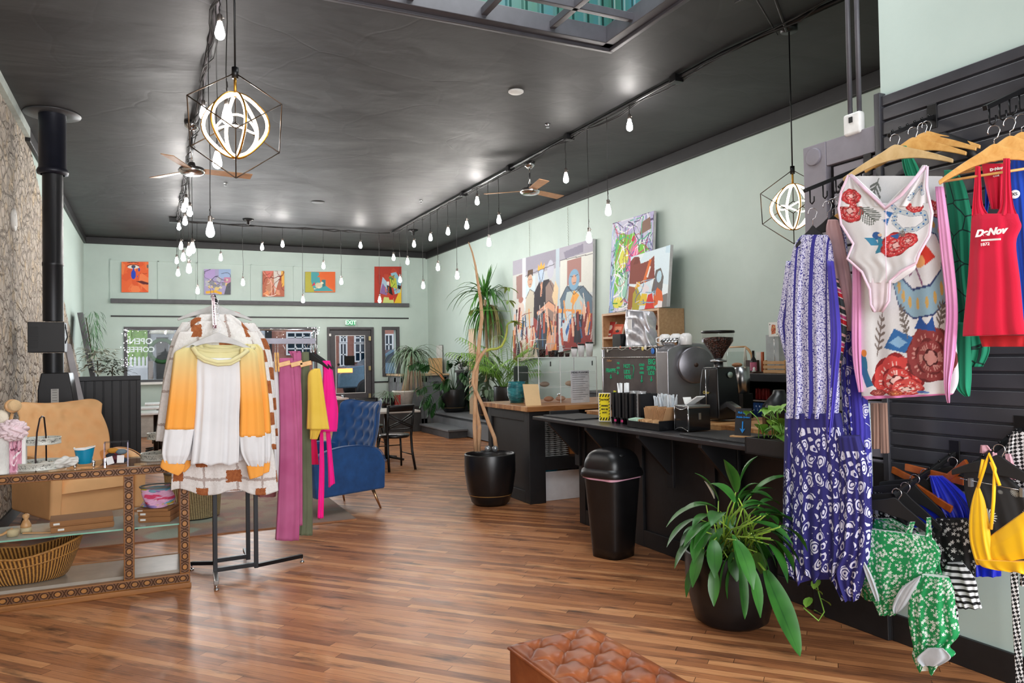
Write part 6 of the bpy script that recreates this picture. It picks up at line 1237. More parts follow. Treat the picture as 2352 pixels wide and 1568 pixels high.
# wrapped straws upright + brown napkins + sugar tray
x0, y0 = 3.52, 4.70; e = thing('straw_box', 'white box packed with thin paper wrapped straws behind the brown sleeves', 'straws', (x0, y0, BT)); mb = MB()
for k in range(64): a = k / 63; mb.bar((x0 + r.uniform(-.04, .04), y0 + .12 - .22 * a, BT + .02), (x0 + r.uniform(-.05, .05), y0 + .13 - .25 * a + r.uniform(-.02, .02), BT + .235 + r.uniform(-.02, .01)), .014, .005)
tag(mb.build('wrapped_straws', M('#e3eaf0', .5), e), kind='stuff'); MB().bb(x0 - .05, x0 + .05, y0 - .13, y0 + .12, BT, BT + .10).build('box', M('#c9ccd0', .5), e)
e = thing('sugar_tray', 'black tray holding brown cup sleeves and sugar packets', 'tray', (3.33, 4.61, BT)); x0, x1, y0, y1 = 3.24, 3.43, 4.40, 4.80; mb = MB()
mb.bb(x0, x1, y0, y1, BT, BT + .006); mb.bb(x0, x0 + .005, y0, y1, BT, BT + .052); mb.bb(x1 - .005, x1, y0, y1, BT, BT + .075); mb.bb(x0, x1, y0, y0 + .005, BT, BT + .07); mb.bb(x0, x1, y1 - .005, y1, BT, BT + .06); mb.bb(x0, x1, 4.64, 4.645, BT, BT + .055); mb.build('tray', M('#101013', .3), e, bevel=.002)
PK1, PK2, SLV = M('#b9d8c4', .8), M('#c39a6e', .85), M('#b98f66', .85, var=.1)
for k in range(16): y = 4.66 - k * .0135; a = (k - 4) * .05; one('cup_sleeve', 'brown paper cup sleeve fanned in the black tray', 'cup sleeve', MB().bar((3.36, y, BT + .05), (3.36 - .0, y - a * .09, BT + .15 + .012 * math.sin(k)), .10, .0035, up=(0, 1, 0)), SLV, 'brown cup sleeves')
for k in range(10): y = 4.77 - k * .011; one('sugar_packet', 'pale green sugar packet in the black tray', 'packet', MB().bar((3.28, y, BT + .02), (3.275, y + .012, BT + .068), .07, .003, up=(0, 1, 0)), PK1, 'green packets')
for k in range(10): y = 4.65 - k * .02; one('sugar_packet', 'brown sugar packet in the black tray', 'packet', MB().bar((3.275, y, BT + .015), (3.27, y + r.uniform(-.02, .02), BT + .07), .06, .003, up=(0, 1, 0)), PK2, 'brown packets')
# napkin dispenser
e = thing('napkin_dispenser', 'black and steel napkin dispenser with a white napkin on top', 'napkin dispenser', (3.42, 4.22, BT))
xx = V((1, .05, 0)).normalized(); yy = V((-.08, -1, 0)).normalized(); O_ = V((3.35, 4.36, BT))
MB().prism([O_ + V((0, 0, .008)), O_ + yy * .17 + V((0, 0, .008)), O_ + yy * .17 + V((0, 0, .165)), O_ + V((0, 0, .165))], xx * .20).build('case', M('#121214', .15), e, bevel=.006)
MB().prism([O_ + V((0, 0, .165)), O_ + yy * .17 + V((0, 0, .165)), O_ + yy * .17 + V((0, 0, .185)), O_ + V((0, 0, .185))], xx * .20).build('steel_top', STEEL, e, bevel=.004)
mb = MB(); n = 12; q = [O_ - xx * .004 + yy * (.17 * k / n) + V((0, 0, .008 + .022 * math.sin(math.pi * k / n))) for k in range(n + 1)]; mb.tube(q, .004, 6); q = [p + V((0, 0, .16 - 2 * (.022 * math.sin(math.pi * k / n)) + .01)) for k, p in enumerate(q)]; mb.tube(q, .004, 6); mb.tube([O_ - xx * .004 + V((0, 0, .008)), O_ - xx * .004 + V((0, 0, .175))], .004, 6); mb.tube([O_ - xx * .004 + yy * .17 + V((0, 0, .008)), O_ - xx * .004 + yy * .17 + V((0, 0, .175))], .004, 6); mb.build('chrome_face_frame', CHROME, e)
one('napkin', 'white napkin pulled up from the dispenser top', 'napkin', MB().bar((3.45, 4.32, BT + .187), (3.47, 4.22, BT + .245), .09, .008).bar((3.45, 4.33, BT + .19), (3.45, 4.35, BT + .235), .07, .004), M('#e4e4e2', .9))
MB().box(O_ + yy * .172 + xx * .10 + V((0, 0, .11)), (.018, .004, .045)).build('latch', STEEL, e)
# pick up sign
e = thing('pickup_sign', 'small chalk sign on a wooden foot for pick up and mobile orders', 'sign', (3.44, 3.68, BT)); U = V((.42, -.90, 0)).normalized(); c = at(1705, 1003, Z=BT + .014); Nn = V((-.90, -.42, 0))
MB().bar(c - U * .075, c + U * .075, .045, .014).build('wood_foot', BEE, e, bevel=.002); q = [c - U * .052 + V((0, 0, .008)), c + U * .052 + V((0, 0, .008)), c + U * .052 + V((0, 0, .178)) - Nn * .03, c - U * .052 + V((0, 0, .178)) - Nn * .03]; MB().prism(q, -Nn * .006).build('chalk_board', M('#2a2a2d', .8), e)
BLU = M('#1d8be0', .7); uz = (q[3] - q[0]).normalized()
for s_, k, z in (('Pick up &', .0185, .145), ('Mobile Orders', .0145, .116)): text(s_, k, BLU, e, c + V((0, 0, .008)) + uz * z + Nn * .003, U, uz, shear=.15, bold=.0003)
o = c + V((0, 0, .008)) + Nn * .003; MB().prism([o + uz * .09 - U * .004, o + uz * .04 - U * .004, o + uz * .046 - U * .018, o + uz * .015, o + uz * .046 + U * .018, o + uz * .04 + U * .004, o + uz * .09 + U * .004], Nn * .001).build('arrow', BLU, e)
# planter box on the bar end with pothos
e = thing('planter_box', 'black wooden trough planter with trailing pothos at the bar end', 'potted plant', (3.25, 3.2, .9)); z0, z1 = .925, 1.02; x0, x1, y0, y1 = 3.08, 3.30, 2.98, 3.37
mb = MB()
for q in ((x0, x0 + .018, y0, y1), (x1 - .018, x1, y0, y1), (x0, x1, y0, y0 + .018), (x0, x1, y1 - .018, y1)): mb.bb(*q, z0, z1)
mb.bb(x0, x1, y0, y1, z0, z0 + .015); mb.build('trough', CB, e, bevel=.003); B(x0 + .015, x1 - .015, y0 + .015, y1 - .015, z0 + .015, z1 - .02).build('soil', SOIL, e)
mb = MB(); r = random.Random(31)
def heart(mb, c, d, L):
    mb.leaf(c, d, L, L * .78, .5, 5, .12, prof=lambda t: (math.sin(math.pi * min(1, t * .8 + .25)) if t > .02 else .5) * (1 if t < .6 else (1 - t) / .4 * .9 + .05))
for k in range(46):
    a = r.uniform(0, 6.28); q = V((3.19 + r.uniform(-.09, .09), r.uniform(3.0, 3.30), z1)); p2 = q + V((r.uniform(-.1, .1), r.uniform(-.06, .08), r.uniform(.02, .2))); mb.tube([q, (q + p2) / 2 + V((0, 0, .04)), p2], .003, 4); heart(mb, p2, (math.cos(a), math.sin(a), r.uniform(-.5, .3)), r.uniform(.06, .1))
mb.build('foliage', G3_, e); e2 = e
# grinder
e = thing('coffee_grinder', 'black espresso grinder with clear hopper full of coffee beans', 'coffee grinder', (3.82, 4.45, WT)); gx, gy = 3.84, 4.46
zz = lambda y: at(1655, y, X=gx).z; mb = MB(); zb, zt = WT + .015, zz(842)
def gb(z, wx, wy): return [V((gx + sx * wx, gy + sy * wy, z)) for sx, sy in ((-1, -1), (1, -1), (1, 1), (-1, 1))]
rings = []
for t, wx, wy in ((0, .10, .105), (.25, .105, .112), (.7, .10, .10), (.95, .09, .088), (1, .082, .08)): rings.append([mb.bm.verts.new(p) for p in gb(zb + (zt - zb) * t, wx, wy)])
for a, b_ in zip(rings, rings[1:]):
    for k in range(4): mb.bm.faces.new((a[k], a[(k + 1) % 4], b_[(k + 1) % 4], b_[k]))
mb.bm.faces.new(rings[0]); mb.bm.faces.new(rings[-1]); mb.build('body', M('#101013', .22), e, bevel=.015, seg=3)
MB().lathe([(.035, zt - .0), (.035, zt + .035), (.06, zt + .035), (.06, zt + .05), (.03, zt + .055), (.028, zt + .075)], (gx, gy, 0), 28).build('collar', STEEL, e)
ht = zz(768); hb = zt + .06; MB().lathe([(.032, hb), (.05, hb + .04), (.115, ht - .05), (.118, ht), (.12, ht + .02)], (gx, gy, 0), 40).build('hopper', glassy('hopper_glass', (.93, .92, .92)), e)
bn = NT('coffee_beans'); vv = bn.vor(bn.co(), 75, 'F1'); bn.out(bn.ramp(vv, (.1, hexc('#6a3a2c')), (.6, hexc('#1e0d0a'))), .35); bn.bump(vv, 1, .01); MB().lathe([(0, hb + .002), (.029, hb + .002), (.047, hb + .04), (.109, ht - .052), (.110, ht - .022), (0, ht - .015)], (gx, gy, 0), 40).build('coffee_beans', bn.m, e)
MB().lathe([(0, ht + .03), (.12, ht + .03), (.124, ht + .02), (.122, ht + .012), (0, ht + .012)], (gx, gy, 0), 40).build('hopper_lid', BLKM, e); q = at(1636, 770, X=gx - .112); MB().box((gx - .1, gy + .055, ht - .045), (.004, .05, .022), rz=-.5).build('label', M('#ccd2e0', .6), e)
text('Qstar', .03, M('#d9c46c', .4, .5), e, (gx - .112, gy + .015, zb + .2), (0, -1, 0), (0, 0, 1), shear=.3); MB().lathe([(0, 0), (.022, 0), (.022, .01), (0, .012)], (gx + .02, gy - .098, zt - .06), 20, (0, -1, 0)).build('dial', M('#8fa39a', .3), e)
MB().tube([(gx - .108, gy + .02, zt - .02), (gx - .113, gy + .01, zb + .01)], .004, 6).build('chrome_edge', CHROME, e); MB().bar((gx - .0, gy - .10, zb + .12), (gx, gy - .20, zb + .08), .05, .035).build('portafilter_fork', STEEL, e)
# espresso machine
e = thing('espresso_machine', 'large chrome espresso machine with green hand lettering on its back panel', 'espresso machine', (4.0, 5.3, WT)); mx0 = 3.80
P_ = lambda px, py, X=mx0: at(px, py, X=X)
ya, yb = P_(1385, 850).y, P_(1512, 850).y; zt = P_(1450, 795).z; zc = P_(1450, 820).z; zb = 1.05
BPN = M('#6b686a', .18, .7, .2, 6); MB().bb(mx0, mx0 + .5, yb, ya, zb, zt - .005).build('body', BPN, e, bevel=.02, seg=3)
MB().bb(mx0 - .006, mx0, yb + .01, ya - .01, zb + .02, zc - .01).build('back_panel', M('#6a6668', .16, .45, .25, 5), e); mb = MB()
for q in ((ya - .014, ya, zb, zt - .02), (yb, yb + .014, zb, zt - .02), (yb, ya, zc - .006, zc + .004), (yb, ya, zt - .014, zt - .0)): mb.bb(mx0 - .014, mx0 + .004, *q)
mb.build('chrome_trim', CHROME, e, bevel=.004)
# rounded end cheek and drum
yc = P_(1560, 860).y; c = V((mx0 + .28, yb, 0)); mb = MB(); pr = []
for t in np.linspace(0, 1, 13): a = math.pi * (1 - t); pr.append((mx0 + .25 - .0 + .27 * math.cos(a), zt - .06 + .075 * math.sin(a)))
mb.prism([(x, yb - .0, z) for x, z in [(mx0 - .02, zb - .0)] + pr + [(mx0 + .52, zb)]], (0, -.15, 0)); mb.build('end_cheek', M('#a5a4a8', .3, .7, .08, 4), e, bevel=.012)
dq = P_(1610, 838, mx0 + .16); MB().lathe([(0, .05), (.14, .05), (.148, .046), (.152, .035), (.155, -.12), (0, -.12)], (mx0 + .22, yb - .19, dq.z), 44, (-.35, -1, 0)).build('boiler_drum', M('#77757a', .32, .7), e)
MB().lathe([(0, 0), (.018, 0), (.018, .003), (0, .004)], V((mx0 + .22, yb - .19, dq.z)) + V((-.35, -1, 0)).normalized() * .05, 20, (-.35, -1, 0)).build('drum_hole', M('#3a251a', .5), e)
for k in range(4): MB().lathe([(.02, -.03), (.034, .0), (.034, .012), (.03, .0)], (mx0 + .05 + .0 * k, yb - .03 - .045 * k, zt + .03), 20, (-.5, -.2, 1)).build('portafilter_cup', CHROME, e)
for y in (yb + .03, ya - .03, yb - .1): 
    for x in (mx0 + .05, mx0 + .45): MB().lathe([(0, 0), (.022, 0), (.018, .05), (0, .05)], (x, y, WT), 16).build('foot', CHROME, e)
GR = M('#12b07a', .6); ux = V((0, -1, 0))
def wr(s_, px, py, sz, sh=0): text(s_, sz * 1.22, GR, e, P_(px, py, mx0 - .008), ux, (0, 0, 1), name='green_lettering', shear=sh, bold=.0012)
for a in (('FRAPPE', 1403, 851, .042), ('BIG', 1420, 834, .021), ('LIDS', 1420, 845, .019), ('HOT', 1440, 841, .04), ('LIDS', 1440, 854, .04), ('HERE', 1442, 866, .038), ('COLD', 1474, 838, .022), ('LIDS', 1474, 846, .022), ('HERE', 1474, 856, .022), ('BIG', 1497, 831, .055), ('SIPPA', 1496, 846, .042), ('LIDS', 1496, 857, .036)): wr(*a)
mb = MB()
for px, y0, y1 in ((1403, 860, 870), (1419, 851, 860), (1474, 862, 878), (1496, 864, 876)):
    a, b_ = P_(px, y0, mx0 - .008), P_(px, y1, mx0 - .008); m_ = MB(); m_.tube([a, b_], .0035, 5); m_.tube([b_ + V((0, .014, .018)), b_, b_ + V((0, -.014, .018))], .0035, 5); m_.build('green_arrow', GR, e)
m_ = MB(); m_.tube([P_(1449, 840, mx0 - .008), P_(1454, 838, mx0 - .008), P_(1456, 845, mx0 - .008), P_(1453, 868, mx0 - .008)], .003, 5); m_.build('green_arrow', GR, e)
text('Follow', .03, M('#c89a6a', .5, .3), e, P_(1399, 828, mx0 - .008), ux, (0, 0, 1), shear=.4); r = random.Random(6)
mb = MB(); mb.tube([P_(1392 + k * 6, 800 + 4 * math.sin(k * 1.3), mx0 - .012) for k in range(20)], .002, 4); mb.build('garland_line', M('#d9d8cc', .6), e)
for k, c in enumerate(('#e06a3a', '#e8e4d8', '#d85a78', '#e8d27a', '#3a7ad0', '#e8e4d8')): MB().ball(P_((1425, 1395, 1447, 1476, 1499, 1482)[k], (797, 806, 799, 800, 806, 798)[k], mx0 - .012), (.012, .012, .012, .02, .026, .02)[k], 8, (.2, 1, 1)).build('painted_flower', M(c, .7), e)
# silver bag, black box, mugs on the machine
TOPZ = zt; fo = NT('silver_foil'); n = fo.noise(fo.co(), 7, 4, .5, .8); fo.out(fo.ramp(n, (.3, hexc('#b4b4bc')), (.7, hexc('#dedee4'))), .36, .7); fo.bump(n, .8, .014)
q0, q1 = P_(1430, 788, mx0 + .05), P_(1482, 788, mx0 + .05); yy0, yy1 = q1.y, q0.y; zt2 = P_(1460, 712, mx0 + .05).z
def bag(u, v):
    a = u * 6.2832; c, s = math.cos(a), math.sin(a); c = math.copysign(abs(c) ** .5, c); s = math.copysign(abs(s) ** .5, s); pinch = 1 - .35 * max(0, (v - .8) / .2); wob = .006 * math.sin(7 * a + 12 * v) + .005 * math.sin(13 * v + 3 * a)
    return V((mx0 + .13 + (.075 * pinch + wob) * c, (yy0 + yy1) / 2 + ((yy1 - yy0) / 2 + wob) * s * (1 - .12 * v * (s < 0)), TOPZ + (zt2 - TOPZ) * v + (.02 * s * v)))
mb = MB(); vs = mb.grid(bag, 72, 40, True); mb.bm.faces.new(vs[-1]); mb.bm.faces.new(vs[0]); e = thing('foil_bag', 'shiny silver foil coffee bag standing on the espresso machine', 'bag', (mx0 + .13, (yy0 + yy1) / 2, TOPZ)); mb.build('foil', fo.m, e)
q = P_(1446, 750, mx0 + .045); MB().box((mx0 + .05, q.y, q.z), (.004, .06, .13)).build('paper_label', WHITE, e)
q = P_(1419, 780, mx0 + .06); one('black_box', 'black square box on the machine left of the silver bag', 'box', MB().bb(mx0 + .04, mx0 + .16, q.y - .07, q.y + .06, TOPZ, P_(1420, 767, mx0 + .06).z), M('#17171a', .3), bevel=.004)
MUG = M('#f0f0f0', .2, var=.02)
for k, (px, s_) in enumerate(((1528, 'leftmost'), (1553, 'middle'), (1576, 'rightmost'))):
    q = P_(px, 785, mx0 + .12 + .02 * k); e = thing('coffee_mug', 'white mug upside down on the espresso machine, %s of three' % s_, 'mug', (q.x, q.y, TOPZ), 'white mugs on the espresso machine')
    zz_ = max(TOPZ, TOPZ); MB().lathe([(.046, 0), (.05, .01), (.05, .07), (.04, .088), (.03, .09), (.03, .095), (0, .095)], (q.x, q.y, zz_), 32).build('cup', MUG, e); MB().tube([(q.x - .03, q.y + .04, zz_ + .07), (q.x - .045, q.y + .065, zz_ + .06), (q.x - .045, q.y + .065, zz_ + .03), (q.x - .03, q.y + .04, zz_ + .02)], .006, 8).build('handle', MUG, e)
q = P_(1506, 787, mx0 + .1); one('saucer_stack', 'low stack of small white cups right on the machine rear', 'cup', MB().lathe([(0, 0), (.04, 0), (.045, .03), (.03, .05), (0, .05)], (q.x + .1, yb - .1, zt - .0), 24), MUG)
# acrylic pastry case on the wooden counter
c0 = at(1240, 916, Z=.997); c1 = at(1372, 915, Z=.997); yq = min(7.15, c0.y); cx0, cx1 = at(1238, 900, Y=7.2).x, at(1371, 900, Y=7.2).x; czt = at(1300, 820, Y=7.2).z
e = thing('pastry_case', 'clear acrylic pastry display case on the wooden counter', 'display case', ((cx0 + cx1) / 2, 7.4, .995)); mb = MB(); y0, y1 = 7.2, 7.7
for q in ((cx0, cx0 + .005, y0, y1), (cx1 - .005, cx1, y0, y1), (cx0, cx1, y1 - .005, y1), (cx0, cx1, y0, y0 + .005)): mb.bb(*q, .996, czt)
mb.bb(cx0, cx1, y0, y1, czt - .006, czt); mb.build('clear_wall', ACR, e)
for k in (1, 2): MB().bb(cx0 + .005, cx1 - .005, y0 + .02, y1 - .01, .996 + k * (czt - 1) / 3, 1.001 + k * (czt - 1) / 3).build('shelf', M('#cfd3d2', .1, Alpha=.3), e)
ED = M('#dfe4e4', .1); 
for q in ((cx0, y0), (cx1, y0), (cx0, y1), (cx1, y1)): MB().bar((*q, .996), (*q, czt), .007).build('polished_edge', ED, e)
for a, b_ in (((cx0, y0), (cx1, y0)), ((cx0, y0), (cx0, y1)), ((cx1, y0), (cx1, y1)), ((cx0, y1), (cx1, y1))): MB().bar((*a, czt), (*b_, czt), .008).build('polished_edge', ED, e)
MB().bar(((cx0 + cx1) / 2 - .1, y0 - .004, 1.0), ((cx0 + cx1) / 2 - .1, y0 - .004, czt), .006).build('door_edge', ED, e)
for x in (cx0 + .14, cx1 - .06): MB().box((x, y0 - .006, czt - .07), (.018, .01, .05)).build('hinge', STEEL, e)
MB().lathe([(0, 0), (.014, .004), (.01, .03), (0, .03)], ((cx0 + cx1) / 2 - .13, y0 - .004, 1.09), 16, (0, -1, 0)).build('door_knob', CHROME, e)
for k, (x, z, c, s_) in enumerate(((cx0 + .25, 1.001, '#b98a6a', 'lowest shelf'), (cx0 + .4, 1.001, '#c9a48a', 'lowest shelf right'), (cx0 + .2, .996 + (czt - 1) / 3 + .006, '#8d7d6d', 'middle shelf'), (cx1 - .2, .996 + (czt - 1) / 3 + .006, '#cbb49a', 'middle shelf right'))):
    one('wrapped_pastry', 'wrapped pastry on the %s inside the acrylic case' % s_, 'pastry', MB().ball((x, 7.45, z + .03), .05, 14, (1.2, .9, .6)), M(c, .6, bump=.4))
# menu sheet
q0, q1 = at(1312, 916, Y=7.12), at(1353, 850, Y=7.12); e = thing('menu_sheet', 'printed white menu sheet standing before the acrylic case', 'sign', (q0.x, 7.12, .995)); MB().bb(q0.x, q1.x, 7.12, 7.126, .996, q1.z).build('sheet', M('#cfd1d8', .5), e)
text('MENU FLAVORS', (q1.x - q0.x) * .13, M('#26282c', .8), e, ((q0.x + q1.x) / 2, 7.118, q1.z - .022), (1, 0, 0), (0, 0, 1)); mb = MB(); n = 12
for k in range(n): z = q1.z - .05 - k * (q1.z - 1.06) / n; mb.bb(q0.x + .02, q1.x - .02 - .03 * (k % 3), 7.1185, 7.12, z, z + .004)
tag(mb.build('print_lines', M('#6b6d74', .8), e), kind='stuff')
# cups on the case
CUPC = glassy('cup_plastic', (.95, .95, .95), .05, .95); COF = bn.m; LID = M('#1a1a1c', .4)
for k, (px, h, w) in enumerate(((1245, .20, .052), (1266, .155, .046), (1289, .125, .042), (1303, .10, .036))):
    q = at(px, 815, Y=7.4); e = thing('sample_cup', 'clear cup part filled with coffee beans on the case, %s' % ('tallest at left', 'second from left', 'third from left', 'smallest')[k], 'cup', (q.x, 7.4, czt), 'clear sample cups with beans')
    MB().lathe([(0, .001), (w * .68, .001), (w, h), (w * 1.06, h), (w * 1.06, h - .006)], (q.x, 7.4, czt), 28).build('cup', CUPC, e); MB().lathe([(0, .004), (w * .65, .004), (w * .8, h * .45), (0, h * .46)], (q.x, 7.4, czt), 24).build('coffee_beans', COF, e); MB().lathe([(w * 1.06, h - .004), (w * 1.08, h)], (q.x, 7.4, czt), 28).build('rim', ED, e)
for k, (px, h) in enumerate(((1319, .10), (1335, .135), (1354, .155))):
    q = at(px, 815, Y=7.4); w = .036 + .005 * k; e = thing('paper_cup', 'white paper coffee cup with black lid on the case, %s' % ('smallest', 'medium', 'tallest')[k], 'cup', (q.x, 7.4, czt), 'white paper cups on the case')
    MB().lathe([(0, .001), (w * .72, .001), (w, h), (0, h)], (q.x, 7.4, czt), 28).build('cup', M('#e9e9ec', .5), e); MB().lathe([(w * 1.06, h - .003), (w * 1.06, h + .006), (w * .9, h + .014), (0, h + .014)], (q.x, 7.4, czt), 28).build('lid', LID, e)
q = at(1277, 815, Y=7.45); one('black_cup', 'short black cup between the clear bean cups', 'cup', MB().lathe([(0, .001), (.03, .001), (.04, .08), (0, .08)], (q.x, 7.47, czt), 24), LID)
# teal pot and board
q = at(1187, 914, Y=7.75); e = thing('teal_plant_pot', 'ribbed teal glazed pot with a small plant on the wooden counter', 'potted plant', (q.x, 7.6, .995)); tg = NT('teal_glaze'); s3 = tg.xyz(tg.co()); tg.out(tg.ramp(tg.noise(tg.map(tg.co(), (1, 1, 3)), 9, 4), (.3, hexc('#0f4a58')), (.7, hexc('#3a9aa6'))), .15); tg.bump(tg.ma('SINE', tg.ma('MULTIPLY', s3[2], 420)), .5, .004)
q = at(1187, 905, Y=7.6); h = at(1187, 876, Y=7.6).z - .995; R = .105
MB().lathe([(0, 0), (R * .72, 0), (R, h * .35), (R * 1.03, h * .7), (R * .9, h * .93), (R * .98, h), (R * .86, h), (R * .82, h * .85), (0, h * .85)], (q.x, 7.6, .995), 44).build('pot', tg.m, e); mb = MB(); r = random.Random(3); blades(mb, V((q.x + .06, 7.6, .995 + h * .85)), 26, .2, .012, r, (.3, 1.6), 1.6); mb.build('foliage', G3_, e)
q0, q1, q2, q3 = at(1208, 920, Y=7.0), at(1243, 918, Y=7.0), at(1236, 882, Y=7.06), at(1201, 882, Y=7.06)
one('wooden_board', 'pale blank wooden board leaning by the teal pot', 'board', MB().prism([V((q0.x, 7.0, .996)), V((q1.x, 7.0, .996)), q2, q3], (.004, .018, 0)), M('#e3c394', .6, var=.04))
# ---- trash can
e = thing('trash_can', 'black swing lid trash can with pink liner edge before the bar', 'trash can', (3.12, 4.85, 0)); tc = V((3.13, 4.85, 0)); TR = M('#121214', .35, var=.3, scale=6, bump=.1, bscale=40); rzt = math.atan2(-.55, .83)
def se(w, d, k=.55):
    def f(u): a = u * 6.2832; c, s = math.cos(a), math.sin(a); return V((w * math.copysign(abs(c) ** k, c), d * math.copysign(abs(s) ** k, s), 0))
    return f
Rz = Matrix.Rotation(.35, 3, 'Z')
def can(u, v): return tc + Rz @ (se(.135 + .05 * v, .13 + .045 * v)(u)) + V((0, 0, .60 * v))
mb = MB(); vs = mb.grid(can, 64, 8, True); mb.bm.faces.new(vs[0]); mb.build('bin_body', TR, e)
mb = MB(); mb.grid(lambda u, v: tc + Rz @ (se(.192 + .006 * math.sin(9 * u * 6.28), .182)(u)) + V((0, 0, .585 + .022 * v + .004 * math.sin(u * 19))), 64, 2, True); mb.build('pink_liner_edge', M('#d9a3b8', .5), e)
mb = MB(); vs = mb.grid(lambda u, v: tc + Rz @ (se((.205, .21, .20, .185)[int(v * 3 + .01)], (.195, .20, .19, .175)[int(v * 3 + .01)])(u)) + V((0, 0, (.60, .615, .65, .665)[int(v * 3 + .01)])), 64, 3, True); mb.build('lid_rim', TR, e)
mb = MB(); mb.grid(lambda u, v: tc + Rz @ (se(.185 * max(0, math.cos(v * 1.5708)) ** .5 + .001, .175 * max(0, math.cos(v * 1.5708)) ** .6 + .001)(u)) + V((0, 0, .66 + .145 * math.sin(v * 1.5708))), 64, 14, True); mb.build('domed_flap', TR, e)
p = tc + Rz @ V((-.06, -.13, .76)); MB().ball(p, .026, 14, (1.3, .8, .5)).build('finger_notch', M('#060607', .5), e)
# ---- book shelf on the wall counter, paintings
SX = 5.70; sw = wood('light_oak_shelf', '#b98f68', '#d0ab82', (10, 2, 10)); s0, s1 = at(1382, 722, X=SX), at(1513, 706, X=SX); zb_ = 1.05; e = thing('book_shelf', 'light wooden shelf unit holding books behind the espresso machine', 'shelf', (SX, (s0.y + s1.y) / 2, zb_))
ya, yb2, zt3 = s0.y, s1.y, (s0.z + s1.z) / 2; D_ = .39
B(SX, SX + D_, ya - .03, ya, zb_, zt3).build('side_panel', sw, e); B(SX, SX + D_, yb2, yb2 + .03, zb_, zt3).build('side_panel', sw, e); B(SX, SX + D_, yb2 + .031, ya - .031, zt3 - .03, zt3 - .0005).build('top_panel', sw, e); B(SX + D_ - .01, SX + D_ - .001, yb2 + .031, ya - .031, zb_, zt3 - .031).build('back_panel', sw, e)
zsh = at(1400, 773, X=SX).z; B(SX, SX + D_ - .01, yb2 + .03, ya - .03, zsh - .03, zsh).build('shelf', sw, e); B(SX, SX + D_, yb2 - .001, ya + .001, zb_ - .03, zb_ - .0005).build('bottom_panel', sw, e)
def book(label, px0, px1, py0, py1, lean, col, shapes):
    a, b_, c, d = at(px0, py1, X=SX + .08), at(px1, py1, X=SX + .08), at(px1 + lean, py0, X=SX + .12), at(px0 + lean, py0, X=SX + .12); a.z = b_.z = zsh + .002
    canvas('book', label, [a, b_, c, d], (.025, 0, 0), col, shapes, 24, '#e8e0d0', cat='book', group='books on the wooden shelf')
book('red book leaning on the wooden shelf', 1386, 1405, 739, 769, 9, '#a82a28', [('e', '#e0d8cf', .5, .62, .28, .18), ('r', '#e0d8cf', .2, .12, .8, .2)])
book('orange red book beside the silver bag', 1404, 1427, 744, 767, 6, '#cf5a3a', [('r', '#e89a7a', .2, .5, .85, .8), ('r', '#c23020', .1, .15, .9, .4), ('e', '#2a2426', .5, .42, .2, .12)])
one('round_jar', 'dark red round ornament on the wooden shelf', 'ornament', MB().ball(at(1506, 752, X=SX + .15), .035, 16), M('#5a1f1a', .4)); 
q = at(1490, 772, X=SX + .15); one('dark_jar', 'small dark brown jar on the wooden shelf right of the silver bag', 'jar', MB().lathe([(0, 0), (.05, 0), (.05, .07), (.03, .09), (0, .09)], (q.x, q.y, zsh + .001), 20), M('#2a1a16', .4))
# back counter running along the right wall
e = thing('back_counter', 'black back counter along the right wall with a thick edge', 'counter', (5.6, 5, 0)); zt4 = at(1750, 858, X=4.85).z; B(4.85, 6.09, 2.9, 6.15, zt4 - .07, zt4).build('counter_top', M('#29292c', .35), e, bevel=.004); B(4.95, 6.09, 2.9, 6.1, 0, .5).build('lower_cabinet', CB, e); B(5.95, 6.09, 2.9, 6.1, .5, zt4 - .07).build('rear_panel', M('#121213', .6), e)
for y in (6.06, 4.5): B(4.9, 5.95, y, y + .04, .5, zt4 - .07).build('side_panel', CB, e)
B(4.95, 5.95, 2.95, 6.05, .86, .89).build('middle_shelf', CB, e)
e = thing('wall_counter', 'low counter under the wooden shelf unit along the right wall', 'counter', (5.7, 7.5, 0)); B(5.45, 6.09, 6.2, 9.15, 0, 1.0).build('cabinet', CB, e); B(5.40, 6.09, 6.18, 9.17, 1.0, 1.02).build('counter_top', BTOP, e); 
# things on the back counter
def bc(px, X=5.05): return at(px, 850, X=X)
q = bc(1768); cr = wood('crate_pine', '#b98a58', '#d8ab78', (10, 2, 10)); e = thing('wooden_crate', 'small pine slat crate on the back counter near the printed dress', 'crate', (5.05, q.y, zt4)); y1, y0 = at(1753, 850, X=4.95).y, at(1803, 850, X=4.95).y; hh = at(1760, 827, X=4.95).z - zt4
for k in range(3):
    z = zt4 + .004 + k * hh / 3; B(4.95, 4.96, y0, y1, z, z + hh / 3 - .012).build('slat', cr, e); B(4.95, 5.15, y1 - .01, y1, z, z + hh / 3 - .012).build('slat', cr, e); B(5.14, 5.15, y0, y1, z, z + hh / 3 - .012).build('slat', cr, e)
for y in (y0, y1 - .02): B(4.96, 4.98, y, y + .02, zt4, zt4 + hh).build('corner_post', cr, e)
B(4.96, 5.14, y0, y1, zt4 + .001, zt4 + .006).build('bottom', cr, e)
a, b_ = at(1762, 822, X=5.04), at(1790, 768, X=5.04); e = thing('clear_holder', 'frosted clear box standing in the pine crate', 'box', (5.05, a.y, zt4)); B(5.03, 5.12, b_.y, a.y, zt4 + .01, b_.z).build('frosted_box', M('#b9bdc0', .3, Alpha=.65), e)
p0, p1 = at(1766, 773, X=4.99), at(1787, 739, X=4.99); e = thing('playing_card', 'playing card clipped on a thin metal stand above the crate', 'card', (4.99, p0.y, zt4))
